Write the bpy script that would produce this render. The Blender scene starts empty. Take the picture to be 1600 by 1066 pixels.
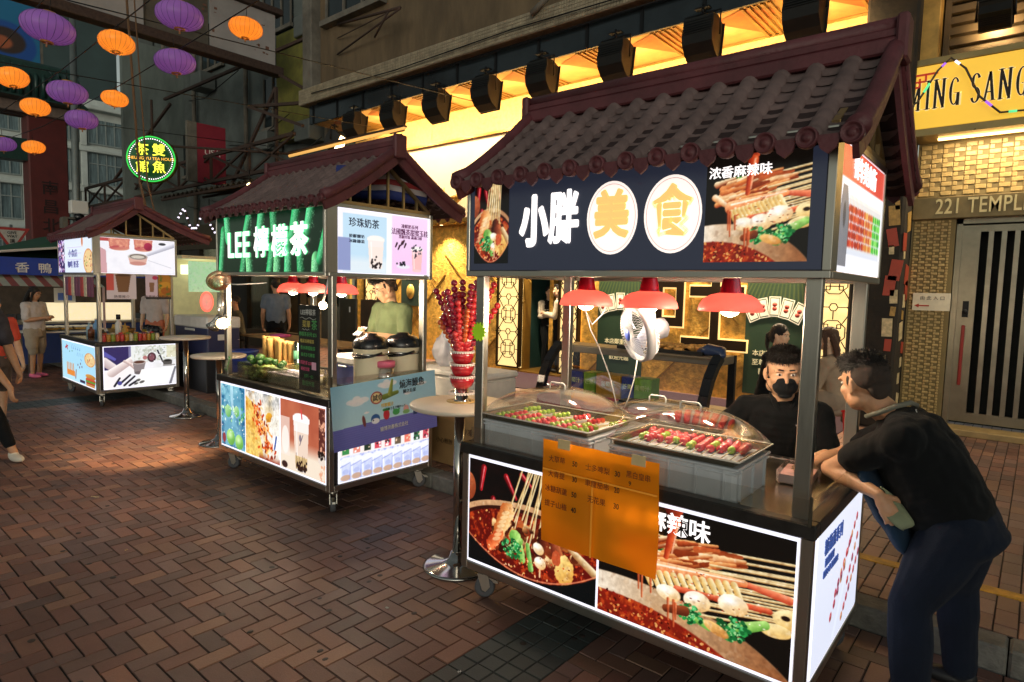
import bpy, bmesh, math, random
import numpy as np
from mathutils import Vector, Matrix, noise as mnoise

# ------------------------------------------------------------------ camera, world, exposure
S = bpy.context.scene
COL = S.collection
R_ = math.radians
rnd = random.Random(7)
cam_d = bpy.data.cameras.new("camera"); cam = bpy.data.objects.new("camera", cam_d); COL.objects.link(cam)
cam_d.sensor_width = 36.0; cam_d.lens = 21.96; cam_d.clip_start = 0.05; cam_d.clip_end = 400
_R = Vector((0.76339386, 0.64551184, 0.02332997)); _U = Vector((-0.07080683, 0.04772761, 0.99634756)); _F = Vector((-0.64204066, 0.76225753, -0.08214161))
cam.matrix_world = Matrix(((_R.x, _U.x, -_F.x, 0.0), (_R.y, _U.y, -_F.y, 0.0), (_R.z, _U.z, -_F.z, 1.762), (0, 0, 0, 1)))
S.camera = cam
world = bpy.data.worlds.new("World"); S.world = world; world.use_nodes = True
wn = world.node_tree.nodes; wl = world.node_tree.links
bg = wn["Background"]
sky = wn.new("ShaderNodeTexSky"); sky.sky_type = 'NISHITA'; sky.sun_disc = False
sky.sun_elevation = R_(3.0); sky.sun_rotation = R_(140)
hsv = wn.new("ShaderNodeHueSaturation"); hsv.inputs["Saturation"].default_value = 0.25
tint = wn.new("ShaderNodeMix"); tint.data_type = 'RGBA'; tint.blend_type = 'MULTIPLY'; tint.inputs[0].default_value = 1.0
tint.inputs[7].default_value = (0.93, 1.0, 0.94, 1)
wl.new(sky.outputs[0], hsv.inputs["Color"]); wl.new(hsv.outputs[0], tint.inputs[6]); wl.new(tint.outputs[2], bg.inputs[0])
bg.inputs[1].default_value = 0.15
S.view_settings.view_transform = 'Standard'; S.view_settings.look = 'None'
S.view_settings.exposure = 0.35; S.view_settings.gamma = 1.0
S.render.engine = 'CYCLES'
S.cycles.use_denoising = True
try: S.cycles.denoiser = 'OPENIMAGEDENOISE'
except Exception: pass
S.cycles.max_bounces = 7; S.cycles.diffuse_bounces = 3; S.cycles.glossy_bounces = 4
S.cycles.transmission_bounces = 6; S.cycles.transparent_max_bounces = 12
S.cycles.caustics_reflective = False; S.cycles.caustics_refractive = False
S.cycles.sample_clamp_indirect = 4.0; S.cycles.use_light_tree = True

# ------------------------------------------------------------------ colour and materials
def lin(c):
    c = np.asarray(c, float)
    return np.where(c <= 0.04045, c / 12.92, ((c + 0.055) / 1.055) ** 2.4)
def hexc(h): return tuple(int(h[i:i+2], 16) / 255 for i in (0, 2, 4))
def L3(c):
    if isinstance(c, str): c = hexc(c)
    return tuple(float(x) for x in lin(c))
_M = {}
def M(key, col=None, rough=0.5, metal=0.0, em=0.0, emcol=None, var=0.15, ns=6.0, bump=0.0, bs=40.0, stretch=None, trans=0.0, alpha=1.0, coat=0.0, sheen=0.0, dirt=0.0):
    """Principled material with a noise that varies colour and roughness; col is an sRGB hex."""
    if key in _M: return _M[key]
    m = bpy.data.materials.new(key); m.use_nodes = True; _M[key] = m
    n = m.node_tree.nodes; l = m.node_tree.links; b = n["Principled BSDF"]
    c = L3(col)
    b.inputs["Base Color"].default_value = (*c, 1); b.inputs["Roughness"].default_value = rough; b.inputs["Metallic"].default_value = metal
    if trans: b.inputs["Transmission Weight"].default_value = trans; b.inputs["IOR"].default_value = 1.35
    if alpha < 1: b.inputs["Alpha"].default_value = alpha
    if coat: b.inputs["Coat Weight"].default_value = coat; b.inputs["Coat Roughness"].default_value = 0.15
    if sheen: b.inputs["Sheen Weight"].default_value = sheen
    if em:
        b.inputs["Emission Color"].default_value = (*(L3(emcol) if emcol else c), 1); b.inputs["Emission Strength"].default_value = em
    if var or bump:
        tc = n.new("ShaderNodeTexCoord"); mp = n.new("ShaderNodeMapping"); l.new(tc.outputs["Object"], mp.inputs[0])
        if stretch: mp.inputs["Scale"].default_value = stretch
        nz = n.new("ShaderNodeTexNoise"); nz.inputs["Scale"].default_value = ns; nz.inputs["Detail"].default_value = 6; nz.inputs["Roughness"].default_value = 0.6
        l.new(mp.outputs[0], nz.inputs["Vector"])
        if var:
            cr = n.new("ShaderNodeValToRGB"); e = cr.color_ramp.elements
            e[0].position = 0.28; e[1].position = 0.72
            e[0].color = (*[x * (1 - var) for x in c], 1); e[1].color = (*[min(1, x * (1 + var)) for x in c], 1)
            l.new(nz.outputs["Fac"], cr.inputs[0]); src = cr.outputs[0]
            if dirt:
                n2 = n.new("ShaderNodeTexNoise"); n2.inputs["Scale"].default_value = ns * 0.35; n2.inputs["Detail"].default_value = 9; n2.inputs["Roughness"].default_value = 0.72
                l.new(mp.outputs[0], n2.inputs["Vector"])
                c2 = n.new("ShaderNodeValToRGB"); c2.color_ramp.elements[0].position = 0.45; c2.color_ramp.elements[1].position = 0.68
                l.new(n2.outputs["Fac"], c2.inputs[0])
                mx = n.new("ShaderNodeMix"); mx.data_type = 'RGBA'; mx.inputs[7].default_value = (*[x * 0.35 for x in c], 1)
                mlt = n.new("ShaderNodeMath"); mlt.operation = 'MULTIPLY'; mlt.inputs[1].default_value = dirt
                l.new(c2.outputs[0], mlt.inputs[0]); l.new(mlt.outputs[0], mx.inputs[0]); l.new(src, mx.inputs[6]); src = mx.outputs[2]
            l.new(src, b.inputs["Base Color"])
            if not trans:
                mr = n.new("ShaderNodeMapRange"); mr.inputs[3].default_value = max(0.03, rough * 0.8); mr.inputs[4].default_value = min(1, rough * 1.25)
                l.new(nz.outputs["Fac"], mr.inputs[0]); l.new(mr.outputs[0], b.inputs["Roughness"])
        if bump:
            nb = n.new("ShaderNodeTexNoise"); nb.inputs["Scale"].default_value = bs; nb.inputs["Detail"].default_value = 5
            l.new(mp.outputs[0], nb.inputs["Vector"])
            bp = n.new("ShaderNodeBump"); bp.inputs["Strength"].default_value = bump; bp.inputs["Distance"].default_value = 0.02
            l.new(nb.outputs["Fac"], bp.inputs["Height"]); l.new(bp.outputs[0], b.inputs["Normal"])
    return m
def colmat(key, em=0.0, rough=0.45, metal=0.0, bump=0.0, bs=60, fac=1.0):
    """material driven by the mesh's own colour attribute (printed panels, bricks)"""
    if key in _M: return _M[key]
    m = bpy.data.materials.new(key); m.use_nodes = True; _M[key] = m
    n = m.node_tree.nodes; l = m.node_tree.links; b = n["Principled BSDF"]
    at = n.new("ShaderNodeAttribute"); at.attribute_name = "Col"
    b.inputs["Roughness"].default_value = rough; b.inputs["Metallic"].default_value = metal
    tc = n.new("ShaderNodeTexCoord"); nz = n.new("ShaderNodeTexNoise"); nz.inputs["Scale"].default_value = bs; nz.inputs["Detail"].default_value = 6
    l.new(tc.outputs["Object"], nz.inputs["Vector"])
    if em:
        sc = n.new("ShaderNodeMix"); sc.data_type = 'RGBA'; sc.blend_type = 'MULTIPLY'; sc.inputs[0].default_value = 1; sc.inputs[7].default_value = (.25, .25, .25, 1)
        l.new(at.outputs["Color"], sc.inputs[6]); l.new(sc.outputs[2], b.inputs["Base Color"])
        l.new(at.outputs["Color"], b.inputs["Emission Color"]); b.inputs["Emission Strength"].default_value = em
    else:
        if bump: nz.inputs['Roughness'].default_value = .7; n2 = n.new('ShaderNodeTexNoise'); n2.inputs['Scale'].default_value = .55; n2.inputs['Detail'].default_value = 9; n2.inputs['Roughness'].default_value = .68; l.new(tc.outputs['Object'], n2.inputs['Vector'])
        mr = n.new("ShaderNodeMapRange"); mr.inputs[3].default_value = 0.72 if bump else 0.94; mr.inputs[4].default_value = 1.25 if bump else 1.04
        l.new(nz.outputs["Fac"], mr.inputs[0])
        sc = n.new("ShaderNodeVectorMath"); sc.operation = 'SCALE'; l.new(at.outputs["Color"], sc.inputs[0]); l.new(mr.outputs[0], sc.inputs["Scale"])
        if bump:      # worn and stained patches
            m2 = n.new("ShaderNodeMapRange"); m2.inputs[1].default_value = .35; m2.inputs[2].default_value = .66; m2.inputs[3].default_value = 1.12; m2.inputs[4].default_value = .74; l.new(n2.outputs["Fac"], m2.inputs[0])
            s2 = n.new("ShaderNodeVectorMath"); s2.operation = 'SCALE'; l.new(sc.outputs[0], s2.inputs[0]); l.new(m2.outputs[0], s2.inputs["Scale"]); sc = s2
            r2 = n.new("ShaderNodeMapRange"); r2.inputs[3].default_value = rough*.62; r2.inputs[4].default_value = min(1, rough*1.4); l.new(n2.outputs["Fac"], r2.inputs[0]); l.new(r2.outputs[0], b.inputs["Roughness"])
        l.new(sc.outputs[0], b.inputs["Base Color"])
    if bump:
        bp = n.new("ShaderNodeBump"); bp.inputs["Strength"].default_value = bump; bp.inputs["Distance"].default_value = 0.01
        l.new(nz.outputs["Fac"], bp.inputs["Height"]); l.new(bp.outputs[0], b.inputs["Normal"])
    return m
def glass(key, col="ffffff", a=0.12, rough=0.05, gl_=0.4):
    """thin clear plastic or glass sheet: mostly see-through with a real gloss"""
    if key in _M: return _M[key]
    m = bpy.data.materials.new(key); m.use_nodes = True; _M[key] = m
    n = m.node_tree.nodes; l = m.node_tree.links
    for x in list(n):
        if x.type == 'BSDF_PRINCIPLED': n.remove(x)
    out = [x for x in n if x.type == 'OUTPUT_MATERIAL'][0]
    tr = n.new("ShaderNodeBsdfTransparent"); gl = n.new("ShaderNodeBsdfGlossy"); gl.inputs["Roughness"].default_value = rough; gl.inputs["Color"].default_value = (*L3(col), 1)
    tr.inputs["Color"].default_value = (.93, .93, .92, 1)
    fr = n.new("ShaderNodeLayerWeight"); fr.inputs["Blend"].default_value = 0.35
    mr = n.new("ShaderNodeMapRange"); mr.inputs[3].default_value = a; mr.inputs[4].default_value = min(1, a + gl_)
    l.new(fr.outputs["Fresnel"], mr.inputs[0])
    mx = n.new("ShaderNodeMixShader"); l.new(mr.outputs[0], mx.inputs[0]); l.new(tr.outputs[0], mx.inputs[1]); l.new(gl.outputs[0], mx.inputs[2]); l.new(mx.outputs[0], out.inputs[0])
    return m

# ------------------------------------------------------------------ objects and tags
def tag(o, label=None, cat=None, group=None, kind=None):
    if label: o["label"] = label
    if cat: o["category"] = cat
    if group: o["group"] = group
    if kind: o["kind"] = kind
    return o
def thing(name, label, cat, loc=(0, 0, 0), rz=0.0, group=None):
    o = bpy.data.objects.new(name, None); COL.objects.link(o); o.location = loc; o.rotation_euler = (0, 0, rz); o.empty_display_size = 0.1
    return tag(o, label, cat, group)
def link(name, me, parent=None, loc=None, rot=None):
    o = bpy.data.objects.new(name, me); COL.objects.link(o)
    if parent: o.parent = parent
    if loc is not None: o.location = loc
    if rot is not None: o.rotation_euler = rot
    return o
_kids = {}
def copy_tree(o, parent=None, loc=None, rz=None, label=None, top=True):
    c = o.copy(); COL.objects.link(c)
    if parent is not None: c.parent = parent
    if loc is not None: c.location = loc
    if rz is not None: c.rotation_euler = (c.rotation_euler[0], c.rotation_euler[1], rz)
    if label: c["label"] = label
    for ch in o.children: copy_tree(ch, c, top=False)
    return c
class MB:
    """collects shapes into ONE mesh"""
    def __init__(s): s.v = []; s.f = []; s.m = []; s.s = []; s.cur = 0; s.T = None; s.parts = []
    def add(s, vs, fs, smooth=False):
        b = len(s.v); s.parts.append((b, len(s.f)))
        if s.T is not None: vs = [s.T @ Vector(p) for p in vs]
        s.v += [tuple(p) for p in vs]; s.f += [tuple(b + i for i in f) for f in fs]; s.m += [s.cur] * len(fs); s.s += [smooth] * len(fs); return s
    def box(s, x0, x1, y0, y1, z0, z1, bev=0.0):
        if x0 > x1: x0, x1 = x1, x0
        if y0 > y1: y0, y1 = y1, y0
        if z0 > z1: z0, z1 = z1, z0
        bev = min(bev, (x1-x0)*.45, (y1-y0)*.45, (z1-z0)*.45)
        if bev <= 0:
            v = [(x, y, z) for z in (z0, z1) for y in (y0, y1) for x in (x0, x1)]
            return s.add(v, [(0, 2, 3, 1), (4, 5, 7, 6), (0, 1, 5, 4), (2, 6, 7, 3), (0, 4, 6, 2), (1, 3, 7, 5)])
        v = []; f = []
        X = (x0, x1); Y = (y0, y1); Z = (z0, z1); idx = {}
        for i in (0, 1):
            for j in (0, 1):
                for k in (0, 1):
                    dx = bev if i == 0 else -bev; dy = bev if j == 0 else -bev; dz = bev if k == 0 else -bev
                    idx[i, j, k, 0] = len(v); v.append((X[i], Y[j]+dy, Z[k]+dz))
                    idx[i, j, k, 1] = len(v); v.append((X[i]+dx, Y[j], Z[k]+dz))
                    idx[i, j, k, 2] = len(v); v.append((X[i]+dx, Y[j]+dy, Z[k]))
        def q(*a): f.append(a)
        for i in (0, 1):
            a = [idx[i, 0, 0, 0], idx[i, 1, 0, 0], idx[i, 1, 1, 0], idx[i, 0, 1, 0]]; q(*(a if i else a[::-1]))
            a = [idx[0, i, 0, 1], idx[1, i, 0, 1], idx[1, i, 1, 1], idx[0, i, 1, 1]]; q(*(a[::-1] if i else a))
            a = [idx[0, 0, i, 2], idx[1, 0, i, 2], idx[1, 1, i, 2], idx[0, 1, i, 2]]; q(*(a if i else a[::-1]))
        for i in (0, 1):
            for j in (0, 1):
                q(idx[i, j, 0, 0], idx[i, j, 1, 0], idx[i, j, 1, 1], idx[i, j, 0, 1])
                q(idx[i, 0, j, 0], idx[i, 1, j, 0], idx[i, 1, j, 2], idx[i, 0, j, 2])
                q(idx[0, i, j, 1], idx[1, i, j, 1], idx[1, i, j, 2], idx[0, i, j, 2])
                for k in (0, 1): q(idx[i, j, k, 0], idx[i, j, k, 1], idx[i, j, k, 2])
        return s.add(v, f)
    def tube(s, pts, r, n=8, cap=True):
        pts = [Vector(p) for p in pts]; rs = r if isinstance(r, (list, tuple)) else [r] * len(pts)
        v = []; f = []; up = None
        for i, p in enumerate(pts):
            t = (pts[min(i+1, len(pts)-1)] - pts[max(i-1, 0)]).normalized()
            if up is None:
                a = Vector((0, 0, 1)) if abs(t.z) < .9 else Vector((1, 0, 0)); up = (a - t * a.dot(t)).normalized()
            else: up = (up - t * up.dot(t)).normalized()
            w = t.cross(up)
            for k in range(n):
                an = 2 * math.pi * k / n; v.append(p + (up * math.cos(an) + w * math.sin(an)) * rs[i])
        for i in range(len(pts) - 1):
            for k in range(n): f.append((i*n+k, i*n+(k+1) % n, (i+1)*n+(k+1) % n, (i+1)*n+k))
        if cap: f.append(tuple(range(n))[::-1]); f.append(tuple((len(pts)-1)*n+k for k in range(n)))
        return s.add(v, f, True)
    def lathe(s, prof, n=24, c=(0, 0, 0), ax='z', sx=1.0, sy=1.0, smooth=True):
        v = []; f = []; m = len(prof)
        for r, z in prof:
            for k in range(n):
                a = 2*math.pi*k/n; x, y = r*math.cos(a)*sx, r*math.sin(a)*sy
                p = (x, y, z) if ax == 'z' else ((z, x, y) if ax == 'x' else (x, z, y))
                v.append((c[0]+p[0], c[1]+p[1], c[2]+p[2]))
        for i in range(m-1):
            for k in range(n):
                q = (i*n+k, i*n+(k+1) % n, (i+1)*n+(k+1) % n, (i+1)*n+k); f.append(q if ax != 'y' else q[::-1])
        return s.add(v, f, smooth)
    def ball(s, c, r, n=10, m=6, sc=(1, 1, 1)):
        pr = [(r*math.sin(math.pi*i/m)+1e-5, -r*math.cos(math.pi*i/m)) for i in range(m+1)]
        v = []; f = []
        for rr, z in pr:
            for k in range(n):
                a = 2*math.pi*k/n; v.append((c[0]+rr*math.cos(a)*sc[0], c[1]+rr*math.sin(a)*sc[1], c[2]+z*sc[2]))
        for i in range(m):
            for k in range(n): f.append((i*n+k, i*n+(k+1) % n, (i+1)*n+(k+1) % n, (i+1)*n+k))
        return s.add(v, f, True)
    def quad(s, a, b, c, d): return s.add([a, b, c, d], [(0, 1, 2, 3)])
    def poly(s, pts2, z0, z1, plane='xy'):
        """prism from a 2-D outline; plane says which axes it lies in"""
        mp = {'xy': lambda p, z: (p[0], p[1], z), 'xz': lambda p, z: (p[0], z, p[1]), 'yz': lambda p, z: (z, p[0], p[1])}[plane]
        n = len(pts2); v = [mp(p, z0) for p in pts2] + [mp(p, z1) for p in pts2]
        f = [tuple(range(n))[::-1], tuple(range(n, 2*n))] + [(i, (i+1) % n, n+(i+1) % n, n+i) for i in range(n)]
        return s.add(v, f)
    def bar(s, a, b, w, h=None, up=(0, 0, 1)):
        """square bar between two points"""
        a = Vector(a); b = Vector(b); h = h or w; t = (b-a).normalized(); u = Vector(up)
        if abs(t.dot(u)) > .98: u = Vector((1, 0, 0))
        x = t.cross(u).normalized()*w/2; y = x.cross(t).normalized()*h/2
        v = [a-x-y, a+x-y, a+x+y, a-x+y, b-x-y, b+x-y, b+x+y, b-x+y]
        return s.add(v, [(0, 3, 2, 1), (4, 5, 6, 7), (0, 1, 5, 4), (1, 2, 6, 5), (2, 3, 7, 6), (3, 0, 4, 7)])
    def mesh(s, name, mats):
        me = bpy.data.meshes.new(name); me.from_pydata(s.v, [], s.f)
        for m in (mats if isinstance(mats, (list, tuple)) else [mats]): me.materials.append(m)
        me.polygons.foreach_set("material_index", s.m); me.polygons.foreach_set("use_smooth", s.s); me.update()
        return me
    def each(s, name, mats, parent=None):
        """every shape added becomes a part of its own"""
        out = []; P = s.parts+[(len(s.v), len(s.f))]
        for (v0, f0), (v1, f1) in zip(P[:-1], P[1:]):
            q = MB(); q.v = s.v[v0:v1]; q.f = [tuple(i-v0 for i in f) for f in s.f[f0:f1]]; q.m = s.m[f0:f1]; q.s = s.s[f0:f1]; out.append(q.build(name, mats, parent))
        return out
    def build(s, name, mats, parent=None, loc=None, rot=None, fix=True):
        me = s.mesh(name, mats)
        if fix:
            bm = bmesh.new(); bm.from_mesh(me); bmesh.ops.recalc_face_normals(bm, faces=bm.faces); bm.to_mesh(me); bm.free()
        return link(name, me, parent, loc, rot)

# ------------------------------------------------------------------ lettering
_T = {}
def text_mesh(txt, bold=0.0, spacing=1.0, extrude=0.0):
    k = (txt, bold, spacing, extrude)
    if k in _T: return _T[k]
    c = bpy.data.curves.new("lettering", 'FONT'); c.body = txt; c.offset = bold; c.space_character = spacing; c.extrude = extrude
    c.align_x = 'CENTER'; c.align_y = 'CENTER'; c.resolution_u = 3; c.size = 1.0
    o = bpy.data.objects.new("lettering", c); COL.objects.link(o)
    dg = bpy.context.evaluated_depsgraph_get(); me = bpy.data.meshes.new_from_object(o.evaluated_get(dg))
    bpy.data.objects.remove(o); _T[k] = me
    return me
FRONT = Matrix(((1, 0, 0), (0, 0, -1), (0, 1, 0))).to_4x4()       # text plane faces -Y, reads along +X
RIGHT = Matrix(((0, 0, 1), (1, 0, 0), (0, 1, 0))).to_4x4()        # faces +X, reads along +Y
def letters(jobs, mats, parent, face, name="lettering", extrude=0.002):
    """jobs: (text, origin(3), size, bold, width_scale, material index, spin) all joined in one lettering mesh"""
    bm = bmesh.new(); mi = []
    for j in jobs:
        txt, org, size = j[:3]; bold = j[3] if len(j) > 3 else 0; ws = j[4] if len(j) > 4 else 1; k = j[5] if len(j) > 5 else 0; spin = j[6] if len(j) > 6 else 0
        strikes = [(0, 0)] if bold <= .02 else [(math.cos(i*math.pi/4)*(bold-.012), math.sin(i*math.pi/4)*(bold-.012)) for i in range(8)]+[(0, 0)]
        me = text_mesh(txt, min(bold, .012), j[7] if len(j) > 7 else 1.0, extrude / size)
        for q, (dx, dy) in enumerate(strikes):      # heavy glyphs are struck several times, each a hair proud of the last
            t = me.copy(); t.transform(Matrix.Translation(org) @ face @ Matrix.Rotation(spin, 4, 'Z') @ Matrix.Diagonal((size*ws, size, size, 1)) @ Matrix.Translation((dx, dy, .0004*q/size)))
            n0 = len(bm.faces); bm.from_mesh(t); bpy.data.meshes.remove(t)
            bm.faces.ensure_lookup_table()
            for f in bm.faces[n0:]: f.material_index = k
    me = bpy.data.meshes.new(name); bm.to_mesh(me); bm.free()
    for m in (mats if isinstance(mats, (list, tuple)) else [mats]): me.materials.append(m)
    return link(name, me, parent)

# ------------------------------------------------------------------ printed pictures: numpy canvas -> fine colour mesh
class Art:
    def __init__(s, aspect, h, bgc):
        s.h = h; s.w = max(2, int(round(h*aspect))); s.a = s.w/s.h
        s.c = np.ones((s.h, s.w, 3)) * np.array(hexc(bgc) if isinstance(bgc, str) else bgc)
        s.X, s.Y = np.meshgrid((np.arange(s.w)+.5)/s.h, (np.arange(s.h)+.5)/s.h)
        s.g = np.random.RandomState(5)
    def _c(s, c): return np.array(hexc(c) if isinstance(c, str) else c)
    def put(s, mask, col, a=1.0):
        m = (np.clip(mask, 0, 1)*a)[..., None]; s.c = s.c*(1-m) + (col if isinstance(col, np.ndarray) and col.ndim == 3 else s._c(col))*m; return s
    def noise(s, k, seed=0, oct=3):
        g = np.random.RandomState(seed); o = np.zeros((s.h, s.w)); amp = 1; tot = 0
        for q in range(oct):
            n = max(2, int(k*2**q)); mw = max(2, int(n*s.a)); G = g.rand(n+2, mw+2)
            y = s.Y*n; x = s.X*n; y = np.clip(y, 0, n); x = np.clip(x, 0, mw)
            i = y.astype(int); j = x.astype(int); fy = y-i; fx = x-j; fy = fy*fy*(3-2*fy); fx = fx*fx*(3-2*fx)
            i = np.minimum(i, n); j = np.minimum(j, mw)
            o += amp*((G[i, j]*(1-fx)+G[i, j+1]*fx)*(1-fy)+(G[i+1, j]*(1-fx)+G[i+1, j+1]*fx)*fy); tot += amp; amp *= .55
        return o/tot
    def ell(s, x, y, rx, ry, col, ang=0, col2=None, soft=1.2, a=1.0, rough=0.0, seed=1, lx=-.4, ly=.6):
        ca, sa = math.cos(ang), math.sin(ang); dx = s.X-x; dy = s.Y-y; u = (dx*ca+dy*sa)/rx; v = (-dx*sa+dy*ca)/ry
        d = np.sqrt(u*u+v*v)
        if rough: d = d + (s.noise(26, seed)-.5)*rough
        m = np.clip((1-d)*min(rx, ry)*s.h/soft+.5, 0, 1)
        if col2 is not None:
            t = np.clip(.5+.55*((dx/rx)*lx+(dy/ry)*ly), 0, 1)[..., None]; c = s._c(col2)*(1-t)+s._c(col)*t
            return s.put(m, c, a)
        return s.put(m, col, a)
    def cap(s, x0, y0, x1, y1, r0, r1, col, col2=None, soft=1.2, a=1.0, rough=0.0, seed=2, stripes=0):
        dx, dy = x1-x0, y1-y0; L = dx*dx+dy*dy+1e-9; t = np.clip(((s.X-x0)*dx+(s.Y-y0)*dy)/L, 0, 1); r = r0+(r1-r0)*t
        ex = s.X-x0-t*dx; ey = s.Y-y0-t*dy; d = np.sqrt(ex*ex+ey*ey)
        if rough: d = d + (s.noise(30, seed)-.5)*rough*r
        m = np.clip((r-d)*s.h/soft+.5, 0, 1)
        if col2 is not None:
            side = np.clip(.5+.6*(-dy*ex+dx*ey)/(math.sqrt(L)*r+1e-9), 0, 1)
            if stripes: side = np.clip(side*(.72+.4*np.sin(t*stripes*6.283+side*2.2)), 0, 1)
            c = s._c(col2)*(1-side[..., None])+s._c(col)*side[..., None]
            return s.put(m, c, a)
        return s.put(m, col, a)
    def rect(s, x0, y0, x1, y1, col, a=1.0, soft=1.0):
        k = s.h/soft; m = np.clip((s.X-x0)*k+.5, 0, 1)*np.clip((x1-s.X)*k+.5, 0, 1)*np.clip((s.Y-y0)*k+.5, 0, 1)*np.clip((y1-s.Y)*k+.5, 0, 1)
        return s.put(m, col, a)
    def poly(s, pts, col, a=1.0):
        ins = np.zeros((s.h, s.w), bool); n = len(pts)
        for i in range(n):
            x0, y0 = pts[i]; x1, y1 = pts[(i+1) % n]
            c = ((y0 > s.Y) != (y1 > s.Y)) & (s.X < (x1-x0)*(s.Y-y0)/((y1-y0) if abs(y1-y0) > 1e-9 else 1e-9)+x0); ins ^= c
        return s.put(ins.astype(float), col, a)
    def grad(s, c0, c1, ax='y'):
        t = (s.Y if ax == 'y' else s.X/s.a)[..., None]; s.c = s._c(c0)*(1-t)+s._c(c1)*t; return s
    def speck(s, mask, n, r, cols, seed=3):
        g = np.random.RandomState(seed); k = 0
        for _ in range(n*6):
            if k >= n: break
            x, y = g.rand()*s.a, g.rand(); i, j = min(s.h-1, int(y*s.h)), min(s.w-1, int(x*s.h))
            if mask[i, j] < .5: continue
            rr = r*(.5+g.rand()); x0 = max(0, int((x-rr*2)*s.h)); x1 = min(s.w, int((x+rr*2)*s.h)+2); y0 = max(0, int((y-rr*2)*s.h)); y1 = min(s.h, int((y+rr*2)*s.h)+2)
            X = s.X[y0:y1, x0:x1]; Y = s.Y[y0:y1, x0:x1]; an = g.rand()*3.1; u = (X-x)*math.cos(an)+(Y-y)*math.sin(an); v = -(X-x)*math.sin(an)+(Y-y)*math.cos(an)
            m = np.clip((1-np.sqrt((u/rr)**2+(v/rr/.6)**2))*rr*s.h+.5, 0, 1)[..., None]
            s.c[y0:y1, x0:x1] = s.c[y0:y1, x0:x1]*(1-m)+s._c(cols[g.randint(len(cols))])*m; k += 1
        return s
    def photo(s, amt=1.0, seed=31):
        lum = s.c.mean(2); t = (s.noise(34, seed, 3)-.5)*.75+(s.noise(s.h/6, seed+1, 2)-.5)*.4; s.c = s.c*(1+amt*t*np.clip(lum*3, 0, 1))[..., None]
        sp = np.clip((s.noise(s.h/7, seed+2, 2)-.68)*7, 0, 1)*np.clip((lum-.32)*3, 0, 1)*amt; s.put(sp, "fff2e0", .75)
        dk = np.clip((s.noise(s.h/8, seed+3, 2)-.69)*6, 0, 1)*np.clip((lum-.2)*3, 0, 1)*amt; s.put(dk, "3a160c", .55)
        s.c = np.clip(s.c, 0, 1); s.c = s.c*s.c*(3-2*s.c)*.45+s.c*.55; return s
    def grain(s, k, amt, seed=4): s.c = s.c*(1+(s.noise(k, seed)-.5)[..., None]*amt); return s
    def mesh(s, name, origin, ux, uy, mat):
        """grid mesh spanning origin + [0,1]*ux + [0,1]*uy, one vertex per canvas pixel"""
        W, H = s.w, s.h; o = np.array(origin, float); ux = np.array(ux, float); uy = np.array(uy, float)
        gx, gy = np.meshgrid(np.arange(W)/(W-1), np.arange(H)/(H-1)); co = o+gx[..., None]*ux+gy[..., None]*uy
        me = bpy.data.meshes.new(name); me.vertices.add(W*H); me.vertices.foreach_set("co", co.reshape(-1))
        i = np.arange((W-1)*(H-1)); r = i//(W-1); c = i % (W-1); a = r*W+c
        q = np.stack([a, a+1, a+W+1, a+W], 1).astype(np.int32)
        nf = len(q); me.loops.add(nf*4); me.loops.foreach_set("vertex_index", q.reshape(-1)); me.polygons.add(nf); me.polygons.foreach_set("loop_start", np.arange(nf, dtype=np.int32)*4); me.polygons.foreach_set("use_smooth", np.zeros(nf, bool))
        me.update(calc_edges=True)
        at = me.attributes.new("Col", 'FLOAT_COLOR', 'POINT'); cl = np.ones((W*H, 4), np.float32); cl[:, :3] = lin(np.clip(s.c, 0, 1)).reshape(-1, 3); at.data.foreach_set("color", cl.reshape(-1))
        me.materials.append(mat); return me
    def build(s, name, origin, ux, uy, mat, parent): return link(name, s.mesh(name, origin, ux, uy, mat), parent)
LIT = colmat("backlit_print", em=0.82, rough=0.25)
LITB = colmat("bright_backlit_print", em=1.0, rough=0.25)
LITD = colmat("dim_backlit_print", em=0.62, rough=0.3)
PRINT = colmat("printed_paper", rough=0.55)
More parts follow.
